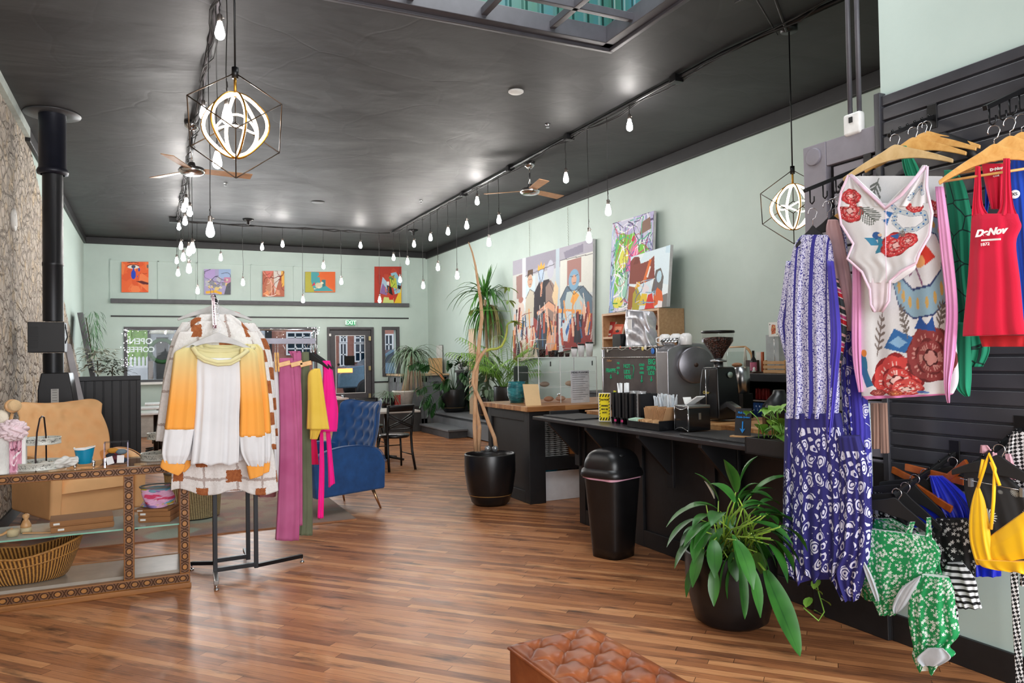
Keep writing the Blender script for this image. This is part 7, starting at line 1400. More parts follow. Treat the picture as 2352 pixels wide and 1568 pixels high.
canvas('card', 'c', [V((4.99, p0.y, p0.z)), V((4.99, p1.y, p0.z)), V((4.99, p1.y, p1.z)), V((4.99, p0.y, p1.z))], (.002, 0, 0), '#efeee9', [('p', '#c9704a', [(.3, .15), (.7, .2), (.75, .5), (.7, .8), (.35, .85), (.25, .5)]), ('e', '#e8c07a', .5, .65, .12, .08), ('l', '#9b3a28', .03, [(.35, .3), (.65, .5), (.4, .7)]), ('e', '#1c1c1c', .12, .85, .05, .05), ('e', '#1c1c1c', .88, .15, .05, .05)], 30, '#ffffff', root=e, mottle=.02)
MB().tube([V((4.993, (p0.y + p1.y) / 2, p0.z)), V((5.0, (p0.y + p1.y) / 2, zt4 + .008))], .0025, 6).build('stand_rod', CHROME, e)
q = bc(1731, 5.02); e = thing('sauce_bottle', 'dark bottle with pink label on the back counter', 'bottle', (5.02, q.y, zt4)); h_ = at(1732, 805, X=5.02).z - zt4; MB().lathe([(0, 0), (.03, 0), (.03, h_ * .55), (.012, h_ * .72), (.011, h_ * .97), (.013, h_), (0, h_)], (5.02, q.y, zt4), 24).build('bottle', M('#171214', .1), e); MB().lathe([(.0308, h_ * .1), (.0308, h_ * .48)], (5.02, q.y, zt4), 24).build('pink_label', M('#c56a86', .6), e)
q = bc(1746, 5.1); e = thing('framed_print', 'white and orange framed print leaning behind the bottle', 'picture', (5.15, q.y, zt4)); z1_ = at(1746, 808, X=5.12).z; y1, y0 = at(1737, 840, X=5.12).y, at(1753, 840, X=5.12).y; B(5.12, 5.13, y0 + .02, y1, zt4, z1_).build('print', M('#dcdad2', .5), e); B(5.115, 5.135, y0, y0 + .022, zt4, z1_).build('orange_edge', M('#b8521e', .5), e)
q = bc(1722, 5.0); one('dark_box', 'small dark wood box left of the bottle on the back counter', 'box', MB().bb(5.0, 5.1, q.y - .02, q.y + .05, zt4, at(1720, 827, X=5.0).z), M('#3a2622', .5)); one('wood_tray', 'dark wooden tray under the bottle', 'tray', MB().bb(4.93, 5.06, bc(1752).y, bc(1712).y, zt4, zt4 + .012), M('#4a3024', .5))
q = at(1732, 848, X=4.96); one('white_figurine', 'tiny white figurine in front of the bottle', 'figurine', MB().lathe([(0, 0), (.022, 0), (.01, .02), (.012, .035), (0, .045)], (4.96, q.y, zt4 + .012), 16), WHITE)
e = thing('wooden_rack', 'bent wooden rack with white string behind the grinder', 'rack', (4.9, 4.9, zt4)); a, b_, c = at(1676, 797, X=5.3), at(1712, 796, X=5.3), at(1727, 815, X=5.3); MB().tube([a, b_], .008, 8).tube([b_ + V((0, 0, -.005)), (b_ + c) / 2 + V((0, 0, .012)), c, V((c.x, c.y, zt4))], .013, 8).build('bent_bar', BEE, e)
q = at(1711, 797, X=5.28); MB().tube([q, q + V((0, 0, -.12)), V((q.x, q.y, zt4 + .03))], [.005, .02, .016], 8).build('string_bundle', M('#dcd4c8', .9), e)
one('glass_jar', 'faint clear jug standing behind the grinder', 'jug', MB().lathe([(.0, 0), (.07, 0), (.09, .14), (.085, .2)], (5.15, at(1690, 840, X=5.15).y, zt4), 28), glassy('jug_glass', (.9, .93, .92)))
# pitcher beside grinder
q = at(1705, 890, X=4.15); e = thing('steel_pitcher', 'tall brushed steel jug with wooden lid right of the grinder', 'jug', (4.15, q.y, WT)); zt5 = at(1705, 842, X=4.15).z; MB().bb(4.1, 4.2, q.y - .06, q.y + .06, WT, at(1705, 903, X=4.15).z).build('base', BLKM, e); zb5 = at(1705, 903, X=4.15).z
MB().lathe([(0, 0), (.052, 0), (.06, (zt5 - zb5) * .5), (.056, zt5 - zb5), (0, zt5 - zb5)], (4.15, q.y, zb5), 28).build('jug', STEEL, e); MB().ball((4.13, q.y + .03, zt5 + .015), .035, 14, (1, 1.4, .5)).build('wooden_spoon_head', wood('walnut', '#8a5a38', '#a5764e'), e)
# glasses, red cans
for k in range(5):
    q = at(1722 + k * 8, 930, X=4.65); one('blue_glass', 'blue tinted water glass on the shelf behind the bar, %s' % ('leftmost', 'second', 'middle', 'fourth', 'rightmost')[k], 'glass', MB().lathe([(0, .89), (.026, .89), (.03, 1.05), (.027, 1.05)], (5.0, at(1722 + k * 8, 930, X=5.0).y, 0), 20), M('#2f4f86', .1, var=.1, Alpha=.75), 'blue glasses behind the bar')
for k in range(4): one('red_can', 'red can under the back counter edge, %s' % ('leftmost', 'second', 'third', 'rightmost')[k], 'can', MB().lathe([(0, 1.06), (.027, 1.06), (.03, 1.07), (.03, 1.16), (.026, 1.17), (0, 1.17)], (5.25, at(1742 + k * 8, 890, X=5.25).y, 0), 20), M('#b3282c', .3, .3), 'red cans behind the bar')
e = thing('can_shelf', 'small wire riser shelf carrying red cans', 'shelf', (5.25, 4.6, .89)); B(5.18, 5.4, at(1775, 890, X=5.25).y, at(1700, 890, X=5.25).y, 1.045, 1.058).build('shelf', STEEL, e)
for k in (1700, 1775): B(5.2, 5.22, at(k, 890, X=5.25).y, at(k, 890, X=5.25).y + .015, .89, 1.045).build('leg', STEEL, e)
q = at(1783, 940, X=3.95); e = thing('beverage_urn', 'black faceted beverage urn half hidden by the printed dress', 'urn', (3.95, q.y, WT)); zt6 = at(1783, 905, X=3.95).z; MB().lathe([(0, 0), (.12, 0), (.12, zt6 - WT - .08), (.05, zt6 - WT), (.04, zt6 - WT + .03), (0, zt6 - WT + .03)], (3.95, q.y - .03, WT), 6).build('urn', M('#1b1b1e', .3), e)
q = at(1784, 893, X=4.85); one('green_bottle_cap', 'bright green cup behind the urn', 'cup', MB().lathe([(0, 0), (.04, 0), (.045, .09), (0, .09)], (4.99, at(1784, 893, X=4.99).y, .891 + .14), 20).lathe([(0, 0), (.04, 0), (.04, .14), (0, .14)], (4.99, at(1784, 893, X=4.99).y, .891), 20), M('#1a7a3a', .4))
# ---- paintings on the right wall
def wcanvas(label, pts, X, off, bg, sh, res=110, group=None, mottle=.06):
    canvas('canvas_painting', label, [V((q_.x, q_.y, max(q_.z, zt3 + .002) if X[0] < XW else q_.z)) for q_ in (at(*p, X=x_) for p, x_ in zip(pts, X))], off, bg, sh, res, '#cfd0d2', group=group, mottle=mottle)
XW = XR - .07; SK1, SK2 = '#d9a184', '#e3b59b'
wcanvas('large horizontal painting of seated figures in grey blue and red', [(1178, 833), (1360, 791), (1362, 548), (1178, 600)], [XW] * 4, (.045, 0, 0), '#c3c9cc',
  [('r', '#a9a7b4', 0, .82, 1, 1), ('r', '#c9ccc8', 0, .5, .16, .86), ('p', '#9a98a6', [(.18, .86), (.6, .88), (.6, 1), (.18, 1)]), ('r', '#c7dbe3', .18, .5, .32, .8), ('r', '#d6d9d2', .64, .5, 1, .88), ('r', '#a87e78', .72, .62, .88, .86), ('p', '#9b7a76', [(.06, .62), (.14, .6), (.14, .85), (.05, .84)]), ('p', '#8a8798', [(.68, .95), (.9, .98), (.9, .9), (.7, .88)]), ('r', '#b8c9d2', .585, 0, .63, 1), ('r', '#d8e3e6', .14, .3, .19, 1)]
  + [('r', '#7d2b2b', 0, 0, .3, .32), ('r', '#96403c', .3, 0, .62, .45), ('r', '#8a3230', .66, 0, 1, .42), ('p', '#3c3e48', [(.32, 0), (.46, 0), (.5, .42), (.38, .45)]), ('p', '#23242c', [(.05, .05), (.1, .05), (.12, .5), (.05, .52)])]
  + [('p', '#2b2830', [(.3, .4), (.3, .62), (.38, .73), (.5, .73), (.56, .6), (.55, .35), (.42, .3)]), ('p', '#c5bfae', [(.18, .38), (.19, .6), (.25, .68), (.31, .64), (.30, .4)]), ('p', '#8f7a72', [(.46, .35), (.46, .66), (.52, .72), (.6, .62), (.6, .3)]), ('p', '#dfc7a0', [(.54, .55), (.58, .7), (.62, .62), (.6, .38)]), ('p', '#5d7282', [(.66, .3), (.64, .5), (.72, .62), (.9, .58), (1, .45), (1, .3)]), ('p', '#b9c8c6', [(.66, .32), (.72, .56), (.84, .55), (.92, .42), (.88, .3)]), ('p', '#e9a64a', [(.76, .46), (.8, .56), (.86, .5), (.8, .42)])]
  + [('e', '#caa58b', .25, .76, .035, .065), ('p', '#5a4636', [(.21, .8), (.22, .87), (.29, .87), (.29, .8), (.26, .83)]), ('e', '#b5c9dd', .40, .78, .042, .075), ('p', '#eeae48', [(.355, .84), (.36, .9), (.38, .87), (.4, .92), (.42, .87), (.445, .9), (.445, .84)]), ('e', '#bfc2cf', .52, .82, .042, .09), ('e', '#7fa9c6', .80, .66, .06, .10), ('e', '#d0a48c', .80, .66, .028, .05), ('p', SK1, [(.39, .72), (.42, .72), (.41, .58), (.39, .58)]), ('p', SK1, [(.34, .44), (.5, .52), (.58, .46), (.56, .40), (.48, .46), (.36, .40)]), ('p', SK1, [(.5, .0), (.58, .0), (.6, .26), (.54, .28), (.47, .12)]), ('p', '#e79c4c', [(.62, .42), (.95, .34), (.94, .30), (.62, .38)]), ('p', SK2, [(.86, .46), (.94, .36), (.98, .1), (.93, .1), (.9, .32)]), ('e', '#d7c6bd', .12, .50, .05, .08), ('p', '#cfc8c2', [(.04, .18), (.06, .48), (.18, .48), (.2, .22)]), ('e', '#e7a53c', .12, .34, .05, .03), ('e', '#a9746a', .12, .6, .035, .03), ('p', '#c3d3e0', [(.68, .1), (.7, .38), (.78, .36), (.74, .08)]), ('p', '#3a6aa8', [(.7, .18), (.76, .30), (.78, .28), (.72, .14)]), ('p', '#24242e', [(.80, .06), (.82, .34), (.9, .3), (.88, .04)]), ('p', '#d8d4cf', [(.22, .05), (.22, .32), (.27, .3), (.26, .02)]), ('p', '#c9b9ac', [(.1, 0), (.12, .2), (.3, .22), (.36, 0)]), ('p', '#e0924a', [(.5, 0), (.6, .1), (.6, 0)]), ('p', '#c9d6dc', [(.62, 0), (.63, .3), (.7, .26), (.68, 0)])]
  + [('l', ['#e4ddd4', '#2c2d38', '#b85a44', '#9fb6c6', '#d99a5c', '#7b2e2e', '#c9c2bd', '#3d5f86', '#e2b49a'][k % 9], .004 + .004 * (k % 3), [((k * .137) % 1, .02 + .31 * ((k * .61) % 1)), ((k * .137) % 1 + .03 * math.sin(k), .16 + .36 * ((k * .61) % 1))]) for k in range(64)] + [('l', '#3a3640', .003, p_) for p_ in ([(.3, .62), (.38, .73), (.41, .58), (.5, .73), (.56, .6)], [(.19, .6), (.25, .68), (.31, .64), (.33, .5)], [(.64, .5), (.72, .62), (.8, .52), (.9, .58), (1, .45)], [(.18, .82), (.57, .86)], [(.64, .88), (1, .86)], [(.34, .44), (.5, .52), (.58, .46), (.56, .2)], [(.76, .7), (.79, .69)], [(.81, .69), (.84, .7)], [(.79, .63), (.82, .63)], [(.235, .775), (.245, .775)], [(.26, .775), (.27, .775)], [(.245, .73), (.262, .73)], [(.36, .84), (.40, .70), (.44, .84)])]
  + scribble(10, ['#2e2d35', '#e6e2dc', '#7b2d2b', '#8fa9bb', '#cf8f5e'], .003, 5, (0, 0, 1, .45), 4, .05), 260)
wcanvas('tall green and pink scribbled painting leaning on the right wall', [(1398, 719), (1495, 702), (1502, 484), (1407, 513)], [XW - .13, XW - .13, XW - .02, XW - .02], (.04, 0, 0), '#c9cbe0',
  scribble(90, ['#b9b4dc', '#e6e6f2', '#8d96c8', '#a9c4e8', '#5a4f78'], .010, 41) + [('p', '#7ecb4a', [(.12, .18), (.1, .8), (.3, .88), (.55, .9), (.6, .7), (.85, .66), (.9, .6), (.5, .5), (.3, .3)]), ('e', '#b9b2da', .45, .88, .16, .06), ('p', '#dfe05e', [(.2, .48), (.25, .7), (.45, .72), (.42, .45)]), ('p', '#ee78a8', [(.38, .42), (.45, .62), (.6, .78), (.68, .6), (.5, .42)]), ('e', '#d04050', .55, .76, .05, .03), ('p', '#9fd6c0', [(.2, .15), (.22, .42), (.45, .42), (.45, .12)]), ('p', '#8f7468', [(.68, .78), (.95, .82), (.92, .95), (.75, .92)]), ('e', '#e6e45e', .22, .1, .13, .06), ('p', '#8fb4e4', [(0, 0), (.1, 0), (.12, .4), (.04, .4)])] + scribble(60, ['#3c9a3a', '#f2f2f8', '#cf3f78', '#7a78b4', '#ffffff', '#56b890'], .006, 43, (.05, .03, .95, .97)) + scribble(24, ['#b95a4a', '#4a3a68'], .005, 44), 170)
wcanvas('painting of a brown jug on pale blue, front one leaning on the shelf', [(1441, 714), (1532, 704), (1540, 562), (1449, 590)], [XW - .28, XW - .28, XW - .19, XW - .19], (.045, 0, 0), '#d9edf6',
  blobs(8, ['#c7e3f0', '#e6f3f8'], .1, .2, 2) + [('p', '#8a4a3f', [(0, .5), (0, .92), (.1, .98), (.22, .96), (.28, .82), (.5, .84), (.62, .9), (.66, .5), (.3, .45)]), ('p', '#7b3f36', [(.08, .84), (.14, .97), (.25, .93), (.22, .84)]), ('p', '#6d6a68', [(.6, .3), (.68, .64), (.8, .66), (.88, .5), (.86, .26), (.74, .2)]), ('e', '#bfe0ee', .77, .52, .06, .1), ('p', '#7a7a78', [(.85, 0), (1, 0), (1, .22), (.88, .2)]), ('p', '#a05c3a', [(0, 0), (.1, 0), (.22, .4), (0, .46)]), ('p', '#b3a838', [(.12, 0), (.3, 0), (.35, .22), (.22, .42), (.12, .3)]), ('p', '#e8c838', [(.28, .08), (.5, .06), (.5, .26), (.36, .28)]), ('p', '#d8382e', [(.45, 0), (.7, 0), (.62, .26), (.52, .24)]), ('p', '#dd6a34', [(.66, .02), (.9, .1), (.86, .26), (.74, .34), (.66, .22)]), ('p', '#e8e2e8', [(.36, .3), (.5, .26), (.54, .36), (.42, .46)]), ('p', '#e0763a', [(.36, .48), (.44, .46), (.56, .84), (.5, .86)]), ('p', '#ece7e0', [(.45, .56), (.49, .54), (.55, .72), (.52, .74)]), ('p', '#e8b23a', [(.16, .38), (.3, .42), (.3, .5), (.2, .5)]), ('p', '#f0e9ea', [(.76, .0), (.88, .0), (.88, .1), (.78, .12)])] + scribble(14, ['#5a6a9a', '#e8d8c8', '#7b3a2a', '#8ab0c8'], .008, 8, (.2, .1, .7, .5)), 170)
# ================================================================ CLOTHES ON THE SLATTED WALL
def paint_cloth(o, nu, nv, bg, shapes, mottle=.05):
    th = 2 * math.pi * np.arange(nu) / nu; cu = np.cos(th); x = np.sign(cu) * np.abs(cu) ** .8 * .5 + .5
    set_cols(o.data, shapes_color(np.tile(x, nv + 1), 1 - np.repeat(np.linspace(0, 1, nv + 1), nu), bg, shapes, 3, mottle))
def flower(cx, cy, r, asp, cols=('#8f1f22', '#c8383a', '#e9b9b4', '#7a1a1e'), n=7, seed=1):
    rr = random.Random(seed); out = []
    for ring, (R, k, c) in enumerate(((r, n, cols[0]), (r * .93, n, cols[1]), (r * .62, n - 1, cols[0]), (r * .56, n - 1, cols[1]), (r * .3, 5, cols[3]), (r * .25, 4, cols[2]))):
        for i in range(k):
            a = 6.283 * (i + ring * .37) / k; p = R * .52; out.append(('e', c, cx + p * math.cos(a), cy + p * math.sin(a) * asp, R * .5, R * .5 * asp))
            if ring in (1, 3):
                for j in (-.32, -.1, .12, .34): b = a + j; out.append(('l', cols[2], r * .022, [(cx + p * .75 * math.cos(b), cy + p * .75 * math.sin(b) * asp), (cx + p * 1.5 * math.cos(b), cy + p * 1.5 * math.sin(b) * asp)]))
    return out
def frond(x0, y0, x1, y1, L, col, n=9, w=.006, asp=1):
    out = [('l', col, w, [(x0, y0), (x1, y1)])]; dx, dy = x1 - x0, (y1 - y0) / asp; D = math.hypot(dx, dy); ux, uy = dx / D, dy / D
    for k in range(1, n):
        t = k / n; px, py = x0 + dx * t, y0 + dy * asp * t; q = L * math.sin(math.pi * (t * .8 + .15))
        for s in (-1, 1): out.append(('l', col, w, [(px, py), (px + (ux * .6 - s * uy * .8) * q, py + (uy * .6 + s * ux * .8) * q * asp)]))
    return out
def serpent(P, w, c1, c2, asp):
    out = [('l', '#2a3a6a', w * 1.15, P), ('l', c1, w, P)]
    for i, ((x0, y0), (x1, y1)) in enumerate(zip(P, P[1:])):
        for t in (.25, .75): out.append(('e', c2, x0 + (x1 - x0) * t, y0 + (y1 - y0) * t, w * .45, w * .45))
    return out
VC = vcol('printed_cloth', .8, .08, 250)
Nf = (-.86, -.5, 0)
def garment(name, label, cat, X, parts, group=None):
    q = parts[0][1][0]; y = q[0] if not isinstance(q[0], tuple) else q[0][0]; e = thing(name, label, cat, at(q[1], y, X=X), group)
    for i, pt in enumerate(parts):
        nm, L, mat = pt[:3]; k = dict(pt[3]) if len(pt) > 3 else {}; dx = k.pop('dx', 0); pc = k.pop('paint', None); dp = k.pop('dp', .02); k.setdefault('folds', 3); k.setdefault('amp', .012); k.setdefault('nu', 56)
        o = cloth(MB(), prow(dict(X=X + dx), L, dp), Nf, seed=len(label) + i, **k).build(nm, mat, e)
        if pc: paint_cloth(o, k['nu'], k.get('nv', 30), *pc)
    return e
def m_paisley(name, base, ink, s1, s2, split=-.95):
    t = NT(name); u = t.co('UV'); s = t.xyz(u); w = t.new('ShaderNodeVectorMath', {0: u, 1: t.new('ShaderNodeVectorMath', {0: t.new('ShaderNodeTexNoise', {'Vector': u, 'Scale': 14.0}).outputs[1], 1: (.035, .035, 0)}, operation='MULTIPLY').outputs[0]}, operation='ADD').outputs[0]
    def motif(sc, lo, hi): d = t.vor(t.map(w, (1, .62, 1)), sc); r = t.ma('FRACT', t.ma('MULTIPLY', d, 4.2)); e = t.vor(t.map(w, (1, .62, 1)), sc, 'DISTANCE_TO_EDGE'); return t.ma('MULTIPLY', t.ma('GREATER_THAN', e, lo), t.ma('GREATER_THAN', r, hi))
    a, b = motif(s1, .07, .42), motif(s2, .13, .36); fine = t.ma('GREATER_THAN', t.noise(u, 130, 2), .50); sel = t.ma('LESS_THAN', s[1], split); band = t.ma('MULTIPLY', t.ma('LESS_THAN', s[1], split + .07), t.ma('GREATER_THAN', s[1], split))
    stripe = t.ma('GREATER_THAN', t.ma('FRACT', t.ma('MULTIPLY', s[0], 11)), .16); m = t.mix(sel, t.ma('MULTIPLY', t.ma('MAXIMUM', a, fine), stripe), b); m = t.ma('MULTIPLY', m, t.ma('SUBTRACT', 1, band))
    t.out(t.mix(m, hexc(base), hexc(ink)), .85); return t.m
PAI = m_paisley('violet_paisley_fine', '#2f2b86', '#cfcfe6', 50, 26, -9); PAIB = m_paisley('navy_paisley_bold', '#27246c', '#d6d6ea', 60, 24, -.07); VIO = knit('violet_chiffon', '#3a32a0', '#4a40b4', 3); PAI2 = m_paisley('violet_paisley', '#37349a', '#d5d4ea', 60, 28, -.55)
garment('maxi_dress', 'long navy and white paisley maxi dress, leftmost on the slatted wall', 'dress', 3.02, [
    ('bodice', [(540, 1842, 1902), (570, 1822, 1912, .03), (660, 1808, 1920, .04), (760, 1803, 1925, .045), (900, 1806, 1928, .05), (960, 1804, 1925, .05)], PAI, dict(folds=5, amp=.02, nu=110, nv=60)),
    ('skirt', [(948, 1804, 1930, .05), (1060, 1802, 1950, .06), (1150, 1800, 1960, .065), (1250, 1801, 1962, .07), ((1330, 1310), 1815, 1950, .06)], PAIB, dict(folds=7, amp=.024, nu=120, nv=50, hem=.03)),
    ('skirt_flounce', [(1000, 1925, 1975, .04), (1100, 1930, 1998, .05), (1250, 1925, 2000, .055), ((1300, 1330), 1905, 1985, .05), (1376, 1935, 1972, .03)], PAIB, dict(folds=4, amp=.022, nu=80, nv=50, dx=-.02)),
    ('sleeve', [(600, 1806, 1830), (700, 1793, 1818), (745, 1786, 1812), (790, 1796, 1812), (830, 1806, 1814, .01)], PAI, dict(nu=40)),
    ('violet_edge', [(600, 1900, 1915), (760, 1908, 1932), (850, 1905, 1926), (960, 1898, 1915), (1010, 1900, 1908)], VIO, dict(nu=40, dx=-.03))])
garment('paisley_robe', 'second violet paisley robe just behind the maxi dress', 'dress', 3.14, [
    ('body', [(515, 1915, 1940), (650, 1925, 1955), (800, 1930, 1975, .03), (950, 1935, 1995, .04), (1100, 1950, 2002, .04), (1290, 1960, 2003, .04)], PAI2, dict(folds=4, amp=.02, nu=80, nv=60)), ('violet_edge', [(860, 1952, 1972), (1000, 1958, 1986), (1100, 1950, 1970), (1160, 1955, 1962)], VIO, dict(nu=30, dx=-.03))])
BLF = NT('light_blue_floral'); v_ = BLF.vor(BLF.co('UV'), 60); BLF.out(BLF.ramp(v_, (.2, hexc('#2f5fa0')), (.32, hexc('#cfe3ec'))), .85)
garment('blue_floral_wrap', 'sliver of pale blue floral cloth between robe and tan trousers', 'scarf', 3.22, [('body', [(925, 1985, 1998), (1100, 1995, 2004), (1180, 1996, 2003)], BLF.m, dict(nu=24))])
STR = NT('striped_cover_up'); s_ = STR.xyz(STR.co('UV')); f_ = STR.ma('FRACT', STR.ma('ADD', STR.ma('MULTIPLY', s_[1], 7.5), STR.ma('MULTIPLY', s_[0], 3)))
STR.out(STR.ramp(f_, (0, hexc('#3b4346')), (.30, hexc('#d8d3cf')), (.34, hexc('#c8202c')), (.50, hexc('#d8d3cf')), (.54, hexc('#c2447a')), (.66, hexc('#e3ccc9')), (.72, hexc('#2c3133')), (.9, hexc('#d9a9a4')), const=True), .85)
garment('striped_cover_up', 'pink grey and red striped cover up between the paisley dress and floral scarf', 'top', 3.10, [
    ('sleeve', [(505, 1902, 1925), (540, 1898, 1935), (640, 1915, 1955, .03), (740, 1935, 1968, .03), (760, 1945, 1970, .02)], M('#c7a3a5', .85, var=.2, scale=4), dict(nu=40)), ('body', [(640, 1908, 1925), (740, 1915, 1945, .03), (850, 1905, 1930, .03), (900, 1903, 1928, .02), (980, 1908, 1918, .01)], STR.m, dict(nu=44, nv=50, dx=-.03))])
PNK = knit('pink_chiffon', '#d98cc0', '#e6a3cc', 3); PNKD = knit('pink_hem', '#dd7fba', '#e48fc2', 3)
# floral scarf dress
asp = .52; SH = [('r', '#dfe1e2', 0, .09, 1, 1), ('r', '#dd86bd', 0, 0, 1, .115)] + frond(.30, .98, .22, .80, .12, '#6c726c', 9, .006, asp) + flower(.12, .86, .13, asp, seed=4) + flower(.88, .84, .10, asp, seed=7) \
  + serpent([(.45, .66), (.5, .60), (.62, .57), (.8, .58), (.93, .62), (.97, .70), (.9, .78), (.78, .80), (.66, .78)], .035, '#8fb0c0', '#caa45c', asp) + [('p', '#d33a2a', [(.62, .70), (.7, .72), (.76, .76), (.78, .71), (.86, .68), (.76, .66)]), ('l', '#8a5a7a', .005, [(.6, .64), (.66, .66), (.72, .62)]), ('e', '#e9a86a', .7, .67, .06, .015)] \
  + flower(.42, .27, .27, asp, ('#8a1d20', '#cf4440', '#efc4bc', '#5a1416'), 8, 2) + flower(.76, .39, .24, asp, ('#6a2424', '#8f3a3a', '#c98c84', '#4a1416'), 7, 5) + flower(.52, .20, .18, asp, ('#a3282a', '#d0504a', '#f0cfc6', '#5a1416'), 6, 8) \
  + [('p', '#2f6aa8', [(.30, .43), (.42, .50), (.60, .47), (.52, .41)]), ('p', '#8ab6d8', [(.36, .45), (.46, .475), (.54, .45), (.46, .43)]), ('p', '#24529a', [(.62, .5), (.68, .54), (.74, .51), (.8, .54), (.82, .49)]), ('e', '#2a7a9a', .06, .36, .05, .05), ('p', '#2b6f9a', [(.02, .36), (.10, .34), (.16, .24), (.08, .22)]), ('e', '#d9903a', .08, .41, .03, .015)] \
  + frond(.22, .40, .30, .55, .06, '#7a6f68', 6, .005, asp) + frond(.55, .47, .50, .57, .05, '#6f6862', 6, .005, asp) + frond(.85, .5, .90, .58, .05, '#6f6862', 5, .005, asp) + flower(.20, .155, .09, asp, ('#7a2426', '#8f3a38', '#c9786a', '#3a1416'), 6, 9) + flower(.40, .145, .09, asp, ('#7a2426', '#b04a30', '#d98c5a', '#3a1416'), 6, 10) + [('e', '#4a6aa8', .68, .16, .05, .02), ('e', '#6a8ac8', .73, .15, .03, .015)]
garment('floral_scarf_dress', 'white silk wrap with big red flowers and a wide pink hem', 'dress', 3.05, [
    ('printed_panel', [(405, 1965, 2165, .012), (480, 1950, 2172, .02), (560, 1958, 2182, .024), (700, 1966, 2192, .028), (800, 1970, 2198, .03), (870, 1975, 2202, .032), ((905, 900), 1980, 2192, .03), ((917, 906), 1990, 2186, .02)], VC, dict(folds=3, amp=.014, nu=460, nv=320, paint=('#dfe1e2', SH))),
    ('pink_side', [(430, 2148, 2168), (560, 2158, 2186), (700, 2172, 2200), (800, 2168, 2196), (880, 2168, 2184), (925, 2176, 2182, .006)], PNK, dict(nu=40, dx=-.05)), ('pink_side', [(420, 1952, 1962), (600, 1958, 1976), (800, 1956, 1978), (900, 1972, 1982)], PNK, dict(nu=30, dx=-.02))])
# bodysuit
asp2 = 1.35; T_ = dict(nu=420, nv=230)
SB = flower(.14, .90, .16, asp2 * .6, seed=3) + frond(.25, .95, .42, .78, .14, '#5f665f', 9, .006, asp2 * .6) + serpent([(.60, .98), (.66, .90), (.80, .86), (.93, .88), (.95, .78), (.86, .70), (.70, .69), (.62, .77), (.64, .86)], .022, '#b9c4c8', '#2a6aa8', .7) + flower(.84, .95, .09, asp2 * .6, seed=6) + [('p', '#2f6aa8', [(.52, .9), (.62, .88), (.58, .82)]), ('p', '#2f6aa8', [(.50, .80), (.58, .82), (.54, .74)])] \
   + [('e', '#2a5a9a', .40, .62, .06, .05), ('p', '#3a8ab0', [(.22, .60), (.36, .60), (.42, .50), (.3, .5)]), ('p', '#2f7f9a', [(.4, .6), (.48, .58), (.5, .40), (.42, .38)]), ('e', '#e0c0a0', .44, .63, .025, .02)] + flower(.66, .50, .20, asp2 * .62, seed=12) + flower(.80, .56, .12, asp2 * .62, seed=13) + [('p', '#2f5f9f', [(.56, .62), (.7, .66), (.66, .58)])] + frond(.72, .70, .70, .62, .05, '#6f6862', 5, .005, 1)
PT = dict(nu=200, nv=90)
e = garment('printed_bodysuit', 'white tropical print bodysuit with pink edging in front of the scarf', 'bodysuit', 2.97, [
    ('body', [(468, 1927, 2138, .02), (500, 1929, 2141, .03), (535, 1945, 2134, .034), (565, 1958, 2118, .034), (592, 1950, 2104, .03), (620, 1978, 2100, .026), (650, 1992, 2056, .02)], VC, dict(paint=('#dedfe0', SB), amp=.008, **T_)),
    ('left_cup', [(402, 1949, 1962, .008), (430, 1940, 1992, .016), (452, 1932, 2016, .02), (476, 1927, 2034, .022)], VC, dict(paint=('#dedfe0', flower(.3, .35, .28, .9, seed=3)), **PT)),
    ('right_cup', [(380, 2118, 2130, .008), (410, 2098, 2131, .016), (440, 2066, 2134, .02), (476, 2032, 2139, .022)], VC, dict(paint=('#dedfe0', serpent([(.5, .2), (.7, .5), (.8, .3)], .05, '#b9c4c8', '#2a6aa8', 1)), **PT)),
    ('gusset', [(640, 1990, 2044, .02), (670, 1994, 2042, .02), (700, 1998, 2038, .018), (716, 2004, 2026, .01)], M('#e4d9de', .85), dict(nu=40))])
def edge(pts, X, r_=.006): MB().tube([at(a, b, X=X) for a, b in pts], r_, 6).build('pink_edging', M('#dcc0d0', .8), e)
edge([(1954, 402), (1990, 438), (2034, 478), (2070, 448), (2126, 382)], 2.94, .008); edge([(1949, 402), (1932, 440), (1926, 478), (1932, 515), (1960, 560), (1946, 594), (1980, 625), (1998, 665), (2000, 700), (2010, 716)], 2.94); edge([(2130, 382), (2128, 430), (2141, 490), (2135, 540), (2112, 580), (2104, 604), (2070, 622), (2044, 645), (2042, 690), (2026, 716)], 2.94); edge([(2035, 480), (2034, 560), (2036, 640)], 2.935, .0015)
GRN = NT('green_leaf_print'); e1 = GRN.vor(GRN.co('UV'), 9, 'DISTANCE_TO_EDGE'); d1 = GRN.vor(GRN.co('UV'), 9); GRN.out(GRN.mix(GRN.ma('MAXIMUM', GRN.ma('LESS_THAN', e1, .022), GRN.ma('LESS_THAN', d1, .07)), hexc('#12805f'), hexc('#0b2f2a')), .8)
GRS = knit('green_chiffon', '#13805e', '#17906a', 3)
garment('green_dress', 'emerald green leaf print dress behind the floral scarf', 'dress', 3.20, [
    ('body', [(392, 2168, 2196), (430, 2172, 2218, .03), (520, 2180, 2236, .035), (640, 2190, 2240, .04), (740, 2198, 2262, .04), (800, 2205, 2274, .04), (842, 2200, 2258, .03)], GRN.m, dict(nu=70, nv=50)), ('drape', [(740, 2196, 2228), (850, 2190, 2232), (890, 2196, 2230), (910, 2216, 2228, .006)], GRS, dict(nu=40, dx=-.04)), ('neck_tie', [(335, 2072, 2082, .006), (352, 2070, 2092, .01), (385, 2074, 2110, .012), (415, 2084, 2118, .01)], GRS, dict(nu=50, folds=6))])
